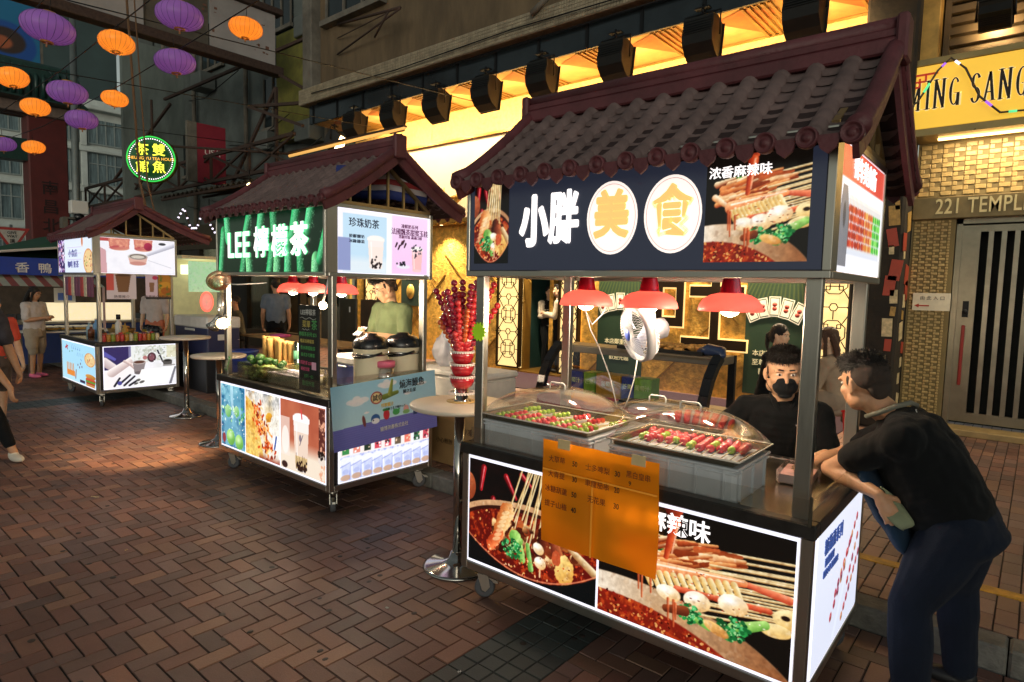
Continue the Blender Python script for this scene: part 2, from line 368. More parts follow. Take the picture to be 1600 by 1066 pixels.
# ------------------------------------------------------------------ ground
def bricks(name, cells, z0, dark=None, th=0.03):
    """cells: (x, y, w, d) paving units; each unit keeps its own vertices, chamfer and colour"""
    n = len(cells); g = np.random.RandomState(11); c = np.array(cells, float)
    gap = 0.0026; inset = 0.0026
    x0 = c[:, 0]+gap; x1 = c[:, 0]+c[:, 2]-gap; y0 = c[:, 1]+gap; y1 = c[:, 1]+c[:, 3]-gap
    top = z0+g.normal(0, .0011, n); tl = g.normal(0, .0007, (n, 4))
    V = np.zeros((n, 8, 3)); xs = [x0, x1, x1, x0]; ys = [y0, y0, y1, y1]; sx = [1, -1, -1, 1]; sy = [1, 1, -1, -1]
    for k in range(4):
        V[:, k, 0] = xs[k]+sx[k]*inset; V[:, k, 1] = ys[k]+sy[k]*inset; V[:, k, 2] = top+tl[:, k]
        V[:, k+4, 0] = xs[k]; V[:, k+4, 1] = ys[k]; V[:, k+4, 2] = top-.006
    b = (np.arange(n)*8)[:, None, None]
    F = np.array([[0, 1, 2, 3], [4, 5, 1, 0], [5, 6, 2, 1], [6, 7, 3, 2], [7, 4, 0, 3]])[None]+b; F = F.reshape(-1, 4).astype(np.int32)
    me = bpy.data.meshes.new(name); me.vertices.add(n*8); me.vertices.foreach_set("co", V.reshape(-1))
    me.loops.add(F.size); me.loops.foreach_set("vertex_index", F.reshape(-1)); me.polygons.add(len(F)); me.polygons.foreach_set("loop_start", np.arange(len(F), dtype=np.int32)*4); me.polygons.foreach_set("use_smooth", np.zeros(len(F), bool)); me.update(calc_edges=True)
    pal = lin(np.array([hexc(x) for x in ("866052", "7b5b50", "8d6553", "74594f", "80645a", "6e564e", "8f6b57", "7a5649")]))
    col = pal[g.randint(0, len(pal), n)]*(0.8+.4*g.rand(n))[:, None]*1.0
    if dark is not None: dk = dark(c); col[dk] = lin(np.array(hexc("4d5350")))*(0.75+.4*g.rand(dk.sum()))[:, None]
    at = me.attributes.new("Col", 'FLOAT_COLOR', 'POINT'); cl = np.ones((n*8, 4), np.float32); cl[:, :3] = np.repeat(col, 8, 0); at.data.foreach_set("color", cl.reshape(-1))
    me.materials.append(colmat("paving_brick", rough=0.5, bump=0.22, bs=110)); o = link(name, me); tag(o, kind="structure"); return o
def street():
    cells = []; nx0, nx1, ny0, ny1 = -235, 16, -10, 37
    # phase fitted so that one brick starts at x=-2.91, y=1.47
    bands = [(-20, -16), (-110, -104)]
    for i in range(nx0, nx1):
        for j in range(ny0, ny1):
            x = i*.1-.01; y = j*.1-.03
            if any(a <= i < b for a, b in bands): cells.append((x, y, .1, .1)); continue
            k = (i-(-29)-(j-15)) % 4
            ib = lambda q: any(a <= q < b for a, b in bands)
            if k == 0: cells.append((x, y, .1 if ib(i+1) else .2, .1))
            elif k == 3: cells.append((x, y, .1, .2 if j+1 < ny1 else .1))
            elif k == 1 and ib(i-1): cells.append((x, y, .1, .1))
    d = lambda c: ((c[:, 0] > -2.02) & (c[:, 0] < -1.62)) | ((c[:, 0] > -11.02) & (c[:, 0] < -10.42))
    bricks("street", cells, 0.0, d)
street()
def pavement():
    cells = []
    for i in range(-230, 26):
        off = (i % 2)*.1
        for j in range(0, 34):
            y = 3.86+j*.2+off
            if y < 10.6: cells.append((i*.1+.03, y, .1, .2))
        if off: cells.append((i*.1+.03, 3.86, .1, .1))
    bricks("pavement", cells, 0.12)
pavement()
mort = M("mortar_bed", "2e2a27", rough=.95, var=.3, ns=9)
tag(MB().box(-60, 40, -40, 3.68, -.3, -.0065).build("ground", mort), kind="structure")
tag(MB().box(-60, 40, 3.857, 60, -.3, .1135).build("pavement_bed", mort), kind="structure")
k = MB()
for i in range(-30, 5): k.box(i*.8+.003, i*.8+.797, 3.685, 3.855, -.3, .122, .012)
tag(k.build("kerb", M("kerb_granite", "6f6d66", rough=.75, var=.35, ns=14, bump=.4, bs=60, dirt=.5)), kind="structure")
yl = MB(); yl.box(-13, 2.4, 4.36, 4.45, .1, .1255)
tag(yl.build("pavement_marking", M("worn_yellow_paint", "b8892a", rough=.6, var=.4, ns=18, dirt=.9)), kind="structure")

# ------------------------------------------------------------------ shared building materials
m_gold = M("hammered_gold", "d6a54c", rough=.42, metal=.25, var=.5, ns=11, bump=.9, bs=26)
m_goldp = M("gold_plaster", "c9a25a", rough=.5, var=.2, ns=5, bump=.2)
m_brass = M("brass_edge", "9a7433", rough=.35, metal=.5)
m_dark = M("dark_recess", "10130f", rough=.8)
m_mos = M("old_mosaic_band", "8f836d", rough=.7, var=.25, ns=12, dirt=.5)
m_brown = M("stained_brown_render", "6d5c45", rough=.85, var=.3, ns=2.2, bump=.3, bs=14, stretch=(1.2, 1.2, .35), dirt=.6)
m_conc = M("weathered_concrete", "6f6a60", rough=.9, var=.3, ns=3, bump=.4, bs=18, dirt=.7)
m_grey = M("grey_tenement_render", "5d6461", rough=.9, var=.3, ns=1.3, bump=.3, bs=12, dirt=.7)
m_steeld = M("rusty_steel", "4a3a33", rough=.7, metal=.4, var=.4, ns=16)
m_blk = M("black_metal", "17181a", rough=.45, metal=.5)
m_win = M("dark_window_glass", "1a2224", rough=.08, var=.3, ns=3)
m_steel = M("brushed_steel", "b9b7b2", rough=.3, metal=1.0, var=.04, ns=30, stretch=(6, 6, .25))
m_white = M("white_enamel", "dcdad4", rough=.4, var=.06)

# ------------------------------------------------------------------ gold gaming parlour with lattice pillars
GY = 9.7
parlour = thing("gaming_parlour", "gold clad parlour front with glowing lattice pillars under the tenement", "building", (-7.6, GY, .12))
def par(mb, name, mats, p=None, each=False):
    if each:
        for o in mb.each(name, mats, parlour): o.location = (7.6, -GY, -.12)
        return
    o = mb.build(name, mats, p or parlour); o.matrix_parent_inverse = Matrix.Identity(4); o.location = (7.6, -GY, -.12) if p is None else (0, 0, 0); return o
w = MB()
for a, b in ((-13.4, -7.95), (-6.85, -1.9)): w.box(a, b, GY, GY+.25, .12, 3.15)
w.box(-7.95, -6.85, GY, GY+.25, 2.55, 3.15)
par(w, "gold_wall", m_gold)
w = MB()   # diagonal fretwork cut into the gold wall
for i in range(26):
    x = -13.2+i*.46
    if -8.4 < x < -6.4: continue
    w.bar((x, GY-.012, .3+(i % 3)*.5), (x+.75, GY-.012, 1.05+(i % 3)*.5), .022); w.bar((x+.3, GY-.014, 2.5-(i % 2)*.6), (x+.9, GY-.014, 1.9-(i % 2)*.6), .022)
par(w, "wall_fretwork", m_brass, each=True)
w = MB().box(-13.4, -1.9, GY+.02, GY+.2, 3.15, 4.93); par(w, "upper_wall", M("pale_upper_wall", "e2d6c4", rough=.7, var=.05))
w = MB().box(-13.4, -1.3, GY-.06, GY+.2, 4.93, 5.555)
for x in (-10.6, -7.7, -4.6): w.box(x, x+.02, GY-.066, GY-.05, 4.94, 5.55)
par(w, "gold_fascia", M("gold_leaf_fascia", "d6b06a", rough=.5, metal=.2, var=.3, ns=16, bump=.3))
w = MB().box(-13.4, -1.3, GY-.10, GY-.06, 4.90, 4.945); w.box(-13.4, -1.3, GY-.08, GY-.06, 5.53, 5.555); par(w, "fascia_edge", m_brass)
# small canopy under the white wall
w = MB().box(-13.4, -1.9, GY-.55, GY, 3.12, 3.2); par(w, "entrance_canopy", m_brass)
w = MB()
for i in range(40): w.box(-13.2+i*.28, -13.06+i*.28, GY-.5, GY-.45, 3.09, 3.12)
par(w, "canopy_slat", m_gold, each=True)
# ceiling between street beam and parlour: coffers of copper and gold
w = MB(); w.box(-13.5, -1.3, 8.42, GY-.06, 5.56, 5.62)
par(w, "ceiling_panel", M("gold_ceiling", "d8b06c", rough=.35, metal=.55, var=.25, ns=4))
w = MB()
for i in range(9):
    x = -13.2+i*1.32
    w.add([(x+.15, 8.75, 5.553), (x+.62, 8.55, 5.553), (x+1.05, 8.75, 5.553), (x+.62, 9.45, 5.553)], [(0, 1, 2, 3)])
par(w, "ceiling_inlay", each=True, mats=M("copper_inlay", "a85c28", rough=.3, metal=.6, var=.3, ns=9))
w = MB()
for i in range(9):
    x = -12.6+i*1.32
    for q in range(5): w.box(x+.02+q*.09, x+.06+q*.09, 8.5, 9.6, 5.535, 5.555)
par(w, "ceiling_rib", m_brass, each=True)
LAT = M("lattice_backlight", "f5d894", rough=.5, em=1.0, emcol="f7d28a", var=.1)
def lattice(mb, x0, x1, z0, z1, y, t=.013):
    W = x1-x0; P = W*1.15; n = max(1, int((z1-z0)/P)); P = (z1-z0)/n; c = (x0+x1)/2
    def ring(cx, cz, r, k, rot=0, sz=1.0):
        pts = [(cx+r*math.cos(2*math.pi*i/k+rot), cz+r*math.sin(2*math.pi*i/k+rot)*sz) for i in range(k)]
        for i in range(k): mb.bar((pts[i][0], y, pts[i][1]), (pts[(i+1) % k][0], y, pts[(i+1) % k][1]), t, t, (0, 1, 0))
    def ln(a, b): mb.bar((a[0], y, a[1]), (b[0], y, b[1]), t, t, (0, 1, 0))
    for i in range(n):
        z = z0+(i+.5)*P; h = W/2
        ring(c, z, W*.16, 4, math.pi/4); ring(c, z, W*.34, 8, math.pi/8)
        for sx in (-1, 1):
            for sz in (-1, 1):
                ln((c+sx*W*.24, z+sz*W*.24), (c+sx*h*.98, z+sz*P*.49)); ring(c+sx*W*.16, z+sz*W*.16, W*.07, 4, math.pi/4)
            ln((c+sx*W*.34, z), (c+sx*h, z)); ring(c+sx*h*.92, z+P/2, W*.12, 4)
        ring(c, z+P/2, W*.11, 6); ln((c, z+W*.34), (c, z+P/2-W*.11)); ln((c-W*.11, z+P/2), (c-h, z+P/2)); ln((c+W*.11, z+P/2), (c+h, z+P/2))
    for x in (x0, x1): mb.box(x-.02, x+.02, y-.02, y+.08, z0, z1)
    mb.box(x0, x1, y-.02, y+.06, z0-.03, z0); mb.box(x0, x1, y-.02, y+.06, z1, z1+.03)
for i, (a, b) in enumerate(((-12.92, -12.4), (-8.47, -7.9), (-6.92, -6.5), (-2.47, -1.95))):
    o = par(MB().box(a, b, GY-.1, GY-.01, .2, 3.05), "lattice_pillar", LAT)
    q = MB(); lattice(q, a, b, .22, 3.02, GY-.118); g = q.build("lattice", M("lattice_bronze", "3a2a14", rough=.4, metal=.7), o)
# doorway recess
w = MB(); w.box(-8.1, -6.7, 11.6, 11.7, .12, 2.7); w.box(-8.1, -8.05, GY+.25, 11.6, .12, 2.7); w.box(-6.75, -6.7, GY+.25, 11.6, .12, 2.7); w.box(-8.1, -6.7, GY+.25, 11.6, 2.62, 2.7)
par(w, "doorway_recess", M("dark_teal_panelling", "1f3a36", rough=.5, var=.3, ns=4))
w = MB(); w.box(-7.62, -7.52, 10.2, 10.35, .12, 2.62); par(w, "inner_column", m_gold)
w = MB(); w.box(-7.97, -7.92, GY-.04, GY+.28, .12, 2.58); w.box(-6.89, -6.84, GY-.04, GY+.28, .12, 2.58); w.box(-7.97, -6.84, GY-.04, GY+.28, 2.54, 2.6); w.box(-7.97, -6.84, GY-.1, GY+1.8, .12, .15); par(w, "door_frame", m_brass)
for i in range(9):
    x = -12.6+i*1.3; t = thing("downlight", "%s round downlight counted from the left under the parlour canopy" % ("first second third fourth fifth sixth seventh eighth ninth".split()[i]), "downlight", (x, GY-.28, 3.12), 0, "downlights under the parlour canopy")
    MB().lathe([(.05, -.012), (.07, -.012), (.07, 0), (.05, 0)], 16).build("trim", m_brass, t); MB().lathe([(.0001, -.006), (.05, -.006), (.05, -.002), (.0001, -.002)], 16).build("lens", M("downlight_lens", "fff0d0", em=12, emcol="ffdfa8", var=0), t)
    ld = bpy.data.lights.new("downlight_beam", 'SPOT'); ld.energy = 330; ld.color = (1, .80, .52); ld.spot_size = R_(120); ld.spot_blend = .7; ld.shadow_soft_size = .06; lo = bpy.data.objects.new("downlight_beam", ld); COL.objects.link(lo); lo.parent = t; lo.location = (0, -.02, -.03); lo.rotation_euler = (R_(-6), 0, 0)
# big glyph on the wall
ob = letters([("旺", (-4.22, GY-.055, 1.62), 2.15, .02, .82)], M("neon_edge", "ffd98a", em=.8, emcol="ffd88c", var=0), parlour, FRONT, "sign_glow", .006); ob.location = (7.6, -GY, -.12)
ob = letters([("旺", (-4.22, GY-.075, 1.62), 2.15, .0, .82)], M("glyph_black", "2a1d0e", rough=.3, metal=.4), parlour, FRONT, "sign_glyph", .012); ob.location = (7.6, -GY, -.12)
# posters of the parlour
def poster(x0, x1, z0, z1, cards):
    a = Art((x1-x0)/(z1-z0), 150, "27402c"); n = a.noise(3, 4)
    for i in range(26): a.cap(a.a*(.2+.03*i), 1.02, a.a*(-.9+.09*i), .52, .003, .006, "8f8a3a", a=.55)
    a.put(n*.5, "1d3524"); p = a.build("poster", (x0, GY-.03, z0), (x1-x0, 0, 0), (0, 0, z1-z0), PRINT, parlour); p.location = (7.6, -GY, -.12)
    c = (x0+x1)/2
    jobs = [("歡迎光臨", (c, GY-.036, z1-.27), .15, .01)]
    for i, t in enumerate(("本店鄭重推出", "至尊貴賓優惠", "歡迎光臨")): jobs.append((t, (c, GY-.036, z0+(z1-z0)*.28-i*.14), .1, .004))
    o = letters(jobs, M("poster_cream_ink", "e8dcae", em=.25, var=0), p, FRONT, "lettering", .002)
    if cards:
        q = MB()
        for i in range(5):
            an = (i-2)*-.22; cx = c+(i-2)*.17*(x1-x0)/.85; cz = z0+(z1-z0)*.60-abs(i-2)**1.6*.03
            q.T = Matrix.Translation((cx, GY-.04-.003*i, cz)) @ Matrix.Rotation(-an, 4, 'Y'); q.cur = 0; q.box(-.085, .085, -.0015, .0015, -.15, .15); q.cur = 1; q.box(-.07, .07, -.0025, -.0015, -.135, .135); q.cur = 0; q.box(-.06, .06, -.0035, -.0025, -.12, .12)
            q.cur = 2; q.lathe([(0.0001, 0), (.035, 0), (.035, .001)], 10, (0, -.004, .03), 'y'); q.lathe([(0.0001, 0), (.035, 0), (.035, .001)], 10, (0, -.004, -.03), 'y')
        q.T = None; q.build("card_fan", [M("card_white", "efe6cf", em=.2, rough=.5), M("card_green", "3d5a3c", rough=.5), M("card_red", "b0483a", rough=.5)], p)
poster(-6.12, -5.2, .25, 2.5, True); poster(-3.45, -2.6, .25, 2.5, True)
fp = thing("framed_notice", "dark green framed notice with a gold coin emblem on the gold wall", "notice", (-11.25, GY-.02, 1.3))
MB().box(-.36, .36, -.03, 0, 0, 1.0, .005).build("frame", m_brass, fp); MB().box(-.33, .33, -.038, -.02, .03, .97).build("panel", M("notice_green", "2b3a33", rough=.4), fp)
MB().lathe([(.0001, 0), (.17, 0), (.17, .01), (.0001, .01)], 24, (0, -.05, .36), 'y', sx=.8).build("emblem", M("coin_gold", "d8b25a", rough=.35, metal=.5, var=.3, ns=20), fp)
letters([("歡迎光臨", (0, -.042, .84), .13, .008), ("貴賓廳", (0, -.042, .68), .13, .008)], m_white, fp, FRONT)
# lantern sculptures standing on the little canopy
def wall_lantern(x, z, label):
    t = thing("palace_lantern", label, "lantern", (x, GY-.3, z), group="palace lanterns on the parlour canopy")
    g = MB()
    for a in range(6):
        an = a*math.pi/3; g.box(.15*math.cos(an)-.012, .15*math.cos(an)+.012, .15*math.sin(an)-.012, .15*math.sin(an)+.012, 0, .42)
    g.build("frame", m_brass, t); MB().lathe([(.0001, .02), (.13, .02), (.14, .4), (.0001, .4)], 6, (0, 0, 0), smooth=False).build("lamp_shade", M("lantern_amber", "f4c06a", em=1.6, var=.1), t)
    MB().lathe([(.26, .40), (.2, .45), (.1, .5), (.05, .56), (.0001, .6)], 6, (0, 0, 0), smooth=False).build("roof", m_gold, t)
wall_lantern(-10.35, 3.2, "gold six sided palace lantern above the tea stall roof")
# branch ornament beside it
b = MB(); b.tube([(-10.1, GY-.28, 3.22), (-9.7, GY-.3, 3.5), (-9.3, GY-.28, 3.75), (-8.95, GY-.3, 3.98)], [.07, .06, .05, .03], 8); b.tube([(-9.9, GY-.28, 3.3), (-9.92, GY-.3, 3.9)], .012, 6)
for i in range(26):
    b.ball((-9.9+i*.04+rnd.uniform(-.08, .08), GY-.3+rnd.uniform(-.1, .1), 3.42+i*.024+rnd.uniform(-.06, .1)), .06, 6, 4, (1.3, 1, .6))
tag(b.build("branch_ornament", m_gold), "gilded pine branch ornament leaning on the white lit wall", "ornament")

# ------------------------------------------------------------------ tenement above the parlour
ten = thing("tenement_building", "old brown tenement with a mosaic band overhanging the gold parlour", "building", (-7.4, 8.4, 5.6))
def tp(mb, name, mats, off=(7.4, -8.4, -5.6), each=False):
    if each:
        for o in mb.each(name, mats, ten): o.location = off
        return
    o = mb.build(name, mats, ten); o.location = off; return o
w = MB(); w.box(-13.45, -1.3, 8.38, 8.42, 5.52, 5.93); tp(w, "soffit_glazing", M("smoked_fascia", "2b3236", rough=.2, var=.3, ns=2, metal=.3))
w = MB()
for i in range(13): x = -13.3+i*.95; w.box(x, x+.05, 8.36, 8.38, 5.53, 5.92)
tp(w, "fascia_mullion", m_blk, each=True)
w = MB(); w.box(-13.62, -1.3, 8.2, 9.2, 5.93, 6.28, .01); tp(w, "mosaic_band", m_mos)
w = MB()   # mosaic joints as real grooves' raised tiles
for i in range(245):
    x = -13.6+i*.05
    for j in range(6): w.box(x+.004, x+.046, 8.190, 8.2, 5.945+j*.055, 5.99+j*.055)
tp(w, "mosaic_tile", M("mosaic_tile", "9c9078", rough=.5, var=.35, ns=9, dirt=.6))
w = MB(); w.box(-13.25, -1.3, 8.55, 9.2, 6.28, 13); tp(w, "render_wall", m_brown)
w = MB(); w.box(-13.62, -13.25, 8.3, 9.2, 6.28, 13, .02); w.box(-1.75, -1.3, 8.35, 9.2, 6.28, 13); tp(w, "corner_pier", m_conc, each=True)
for x0, x1 in ((-12.9, -10.9), (-8.2, -6.2), (-4.8, -2.8)):
    w = MB(); w.box(x0, x1, 8.5, 8.54, 7.75, 9.4); o = tp(w, "window", m_win)
    g = MB(); g.box(x0-.1, x1+.1, 8.35, 8.54, 7.62, 7.74)
    for k in range(4): xx = x0+(x1-x0)*k/3; g.box(xx-.03, xx+.03, 8.46, 8.51, 7.75, 9.4)
    g.box(x0, x1, 8.46, 8.51, 8.9, 8.95); g.build("window_frame", m_conc, o)
w = MB(); w.tube([(-6.1, 8.16, 13), (-6.1, 8.16, 6.6), (-6.3, 8.12, 6.35), (-6.6, 8.14, 6.2)], .05, 8); w.tube([(-3.9, 8.45, 13), (-3.9, 8.45, 6.3)], .06, 8); tp(w, "drain_pipe", m_conc, each=True)
w = MB(); w.tube([(-12.5, 8.5, 7.6), (-9.6, 7.9, 7.0)], .03, 6); w.tube([(-12.5, 8.5, 6.95), (-9.6, 7.9, 6.98)], .02, 6); w.tube([(-12.5, 8.5, 7.3), (-9.6, 7.9, 7.02)], .012, 6); w.tube([(-9.9, 7.85, 6.97), (-10.5, 8.0, 6.7)], .02, 6); tp(w, "flag_bracket", m_steeld, each=True)
w = MB(); w.tube([(-13.0, 8.15, 6.1), (-10, 8.12, 6.0), (-7, 8.14, 6.06), (-4, 8.12, 5.98), (-1.4, 8.14, 6.05)], .012, 6); w.tube([(-13.0, 8.3, 5.9), (-8, 8.3, 5.86), (-1.4, 8.3, 5.9)], .015, 6); tp(w, "cable", m_blk, each=True)

# ------------------------------------------------------------------ floodlights under the soffit
def flood(x, z=5.22, y=8.28, label="", rz=0, tilt=-.15, sc=1.0, power=110):
    t = thing("floodlight", label, "floodlight", (x, y, z), rz, "black floodlights under the parlour soffit")
    prof = [(-.17, .20), (-.02, .24), (.16, .20), (.18, -.28), (.12, -.30), (-.02, -.24), (-.13, -.14), (-.17, -.02), (-.15, .1)]
    rot = Matrix.Rotation(tilt, 4, 'X')
    h = MB(); h.T = rot @ Matrix.Scale(sc, 4); n = len(prof)
    v = [(-.21, p[0], p[1]) for p in prof]+[(.21, p[0], p[1]) for p in prof]
    h.add(v, [tuple(range(n)), tuple(range(2*n-1, n-1, -1))]+[(i, n+i, n+(i+1) % n, (i+1) % n) for i in range(n)])
    for k in range(6): h.box(-.2, .2, -.185+.002*k, -.172, -.02+k*.035, -.008+k*.035)
    h.box(-.23, .23, .165, .185, -.3, .215); h.build("housing", M("flood_housing", "1c1b19", rough=.5, metal=.3, var=.3), t)
    q = MB(); q.T = rot @ Matrix.Scale(sc, 4); q.quad((-.19, .188, -.27), (.19, .188, -.27), (.19, .188, .19), (-.19, .188, .19)); q.build("lens", M("flood_lens", "ffe2a8", em=14, emcol="ffd596", var=0), t, fix=False)
    y_ = MB(); y_.tube([(-.25*sc, 0, -.02), (-.25*sc, 0, .3*sc), (.25*sc, 0, .3*sc), (.25*sc, 0, -.02)], .014, 6); y_.tube([(0, 0, .3*sc), (0, 0, .42*sc)], .02, 6); y_.box(-.1, .1, -.05, .05, .36*sc, .38*sc); y_.build("yoke", m_blk, t)
    ld = bpy.data.lights.new("floodlight_lamp", 'SPOT'); ld.energy = power; ld.color = (1.0, .72, .36); ld.spot_size = R_(150); ld.spot_blend = .6; ld.shadow_soft_size = .12
    lo = bpy.data.objects.new("floodlight_lamp", ld); COL.objects.link(lo); lo.parent = t; lo.location = (0, .3*sc, -.02); lo.rotation_euler = (R_(78), 0, 0)
    return t
FL = ["first floodlight from the tenement corner, hung over the tea stall roof", "second floodlight from the tenement corner, left of the stall ridge", "third floodlight from the tenement corner, above the stall ridge end", "middle floodlight of the row, above the white lit wall", "floodlight just left of the large stall roof peak line", "large floodlight above the left end of the big tiled ridge", "big black floodlight over the middle of the big tiled ridge", "nearest floodlight, cut by the top edge of the photo"]
for x, lb in zip((-11.57, -10.28, -9.0, -7.72, -6.48, -5.1, -3.75, -2.45), FL): flood(x, label=lb)
flood(-12.75, 5.1, 8.6, "lone floodlight turned sideways at the end of the soffit", R_(-60), -.5, .9, 40)

# ------------------------------------------------------------------ right-hand doorway building
db = thing("doorway_building", "yellow lit building entrance with basket weave tiles and steel gate", "building", (0, 9.5, .12))
def dp(mb, name, mats): o = mb.build(name, mats, db); o.location = (0, -9.5, -.12); return o
m_weave = M("weave_tile", "b59a63", rough=.35, var=.2, ns=20)
m_weave2 = M("weave_joint", "7d6c45", rough=.8)
def weave(mb, x0, x1, z0, z1, y, u=.036):
    nx = int((x1-x0)/u); nz = int((z1-z0)/u)
    for i in range(nx):
        for j in range(nz):
            X = x0+i*u; Z = z0+j*u
            k = (i+2*j) % 4
            if k == 0: mb.box(X+.004, X+2*u-.004 if i < nx-1 else X+u-.004, y-.012, y, Z+.004, Z+u-.004, .004)
            elif k == 2 and False: pass
            elif k == 2: mb.box(X+.006, X+u-.006, y-.008, y, Z+.004, Z+u-.004, .004)
dp(MB().box(-1.33, -.87, 9.5, 9.95, .12, 2.8), "pier", m_weave2); dp(MB().box(-1.33, 3, 9.56, 9.9, 3.02, 3.75), "lintel_wall", m_weave2)
w = MB(); weave(w, -1.31, -.88, .16, 2.78, 9.5); dp(w, "weave_tile", m_weave); w = MB(); weave(w, -1.3, 2.4, 3.06, 3.72, 9.56, .058); dp(w, "weave_tile", m_weave)
w = MB().box(-1.33, 3, 9.42, 9.9, 2.76, 3.03, .008); dp(w, "lintel", M("bronze_lintel", "7d6c4a", rough=.35, metal=.5, var=.2))
ob = letters([("221 TEMPLE STREET", (-.30, 9.415, 2.9), .26, .008, .66, 0, 0, 1.06)], M("lintel_letters", "d8c592", rough=.35, metal=.5), db, FRONT, "address_lettering", .01); ob.location = (0, -9.5, -.12)
w = MB().box(-1.45, 3, 9.05, 9.55, 3.72, 3.80); w.box(-1.45, 3, 9.05, 9.55, 4.55, 4.62); w.box(-1.45, 3, 9.08, 9.5, 3.80, 4.55); dp(w, "sign_box", M("sign_steel", "a58f5e", rough=.3, metal=.6))
o = dp(MB().box(-1.42, 3, 9.06, 9.08, 3.81, 4.54), "sign_face", M("yellow_sign_face", "e8b93c", em=.62, emcol="e9b840", var=.08, ns=2))
def slab(mb, word, x, z, h, w, y, pad):
    """slab serif capitals drawn as strokes"""
    for chx in word:
        if chx == ' ': x += w*.55; continue
        T, t = .19*w+pad, .07*w+pad; st = lambda u: mb.box(x+u*w-T/2, x+u*w+T/2, y-.004, y, z-pad, z+h+pad); sf = lambda u, v, l=.24: mb.box(x+u*w-l*w-pad, x+u*w+l*w+pad, y-.0045, y, z+v*h-t/2-(.0 if v else -t/2), z+v*h+t/2-(t/2 if v else 0)); dg = lambda a, b, q=T: mb.bar((x+a[0]*w, y-.002, z+a[1]*h), (x+b[0]*w, y-.002, z+b[1]*h), q, .004, (0, 1, 0))
        def arc(cx, cz, rx, rz, a0, a1):
            P = [(x+(cx+rx*math.cos(R_(a0+(a1-a0)*i/14)))*w, z+(cz+rz*math.sin(R_(a0+(a1-a0)*i/14)))*h) for i in range(15)]
            v = []; 
            for i, (px, pz) in enumerate(P):
                a = R_(a0+(a1-a0)*i/14); th = (t+(T-t)*abs(math.cos(a)))/2; nx, nz = math.cos(a), math.sin(a); v += [(px+nx*th, y-.0042, pz+nz*th), (px-nx*th, y-.0042, pz-nz*th)]
            mb.add(v, [(2*i, 2*i+1, 2*i+3, 2*i+2) for i in range(14)])
        adv = 1.0
        if chx == 'I': st(.25); sf(.25, 0); sf(.25, 1); adv = .62
        elif chx == 'M': st(.12); st(.98); dg((.12, .96), (.55, .06)); dg((.55, .06), (.98, .96), t*1.4); [sf(u, v, .2) for u in (.12, .98) for v in (0, 1)]; adv = 1.32
        elif chx == 'N': st(.1); st(.74); dg((.1, .96), (.74, .04)); sf(.1, 0, .2); sf(.1, 1, .2); sf(.74, 1, .2); adv = 1.05
        elif chx == 'G': arc(.42, .5, .32, .46, 40, 330); mb.box(x+.62*w-pad, x+.62*w+T*.8+pad, y-.0045, y, z-.0, z+.42*h+pad); sf(.64, .45, .2); adv = .98
        elif chx == 'S': arc(.36, .74, .25, .24, 20, 265); arc(.36, .26, .27, .25, 95, -160); adv = .82
        elif chx == 'A': dg((.1, 0), (.42, .98), t*1.5); dg((.74, 0), (.42, .98)); mb.box(x+.2*w, x+.65*w, y-.0045, y, z+.28*h, z+.28*h+t); sf(.1, 0, .17); sf(.74, 0, .2); adv = 1.0
        x += adv*w+w*.16
w = MB(); slab(w, "MING SANG", -1.42, 4.03, .33, .122, 9.057, .014); w.build("lettering_rim", M("sign_letter_rim", "f6dd9a", em=.5), o)
w = MB(); slab(w, "MING SANG", -1.42, 4.03, .33, .122, 9.050, .004); w.build("lettering", M("sign_black", "26190d", rough=.4), o)
w = MB()
for (a, b_) in (((-1.4, 4.44), (-1.12, 4.44)), ((-1.24, 4.44), (-1.24, 4.36)), ((-1.4, 4.36), (-1.24, 4.36)), ((-1.3, 4.40), (-1.3, 4.30)), ((-1.4, 4.3), (-1.3, 4.3))): w.bar((a[0], 9.05, a[1]), (b_[0], 9.05, b_[1]), .02)
ob = w.build("red_fret", M("fret_red", "c8402a", em=.3), o)
w = MB().box(-1.33, 3, 9.6, 9.95, 4.62, 13); dp(w, "upper_wall", m_brown)
w = MB()
for j in range(20): w.box(-1.1, 3, 9.45, 9.56, 4.72+j*.13, 4.80+j*.13)
w.box(-1.14, -1.08, 9.42, 9.58, 4.66, 7.4); dp(w, "louvre", M("dark_louvre", "5a4a33", rough=.5, metal=.3))
w = MB().box(-1.48, -1.16, 9.2, 9.6, 4.62, 13, .01); dp(w, "gold_pier", M("gold_tile_pier", "c79a4e", rough=.45, metal=.3, var=.3))
o = dp(MB().box(-.84, 2.2, 9.86, 9.9, .18, 2.72), "gate_void", m_dark)
o = dp(MB().box(-.86, -.80, 9.55, 9.7, .18, 2.76).box(-.80, -.62, 9.58, 9.64, .24, 2.68).box(-.62, 2, 9.58, 9.64, .24, .36).box(-.62, 2, 9.58, 9.64, 2.6, 2.68).box(-.86, 2, 9.55, 9.7, 2.7, 2.76), "gate", M("gate_steel", "8d8776", rough=.32, metal=.9, var=.15))
g = MB()
for i in range(14): x = -.54+i*.125; g.box(x, x+.05, 9.58, 9.63, .36, 2.6)
g.build("gate_bar", M("gate_bar_steel", "9a9484", rough=.3, metal=.9), o); g = MB().box(-.74, -.68, 9.54, 9.58, 1.55, 1.75); g.lathe([(.0001, 0), (.03, 0), (.03, .03), (.0001, .03)], 12, (-.71, 9.51, 1.62), 'y'); g.build("lock", m_blk, o)
MB().box(-.735, -.70, 9.53, 9.58, .7, 1.45, .008).build("handle", M("gate_pull_red", "8a2018", rough=.4), o)
w = MB().box(-1.0, 3, 9.2, 9.56, .12, .2, .01); dp(w, "door_step", M("step_stone", "a58a5a", rough=.6, var=.25, ns=9))
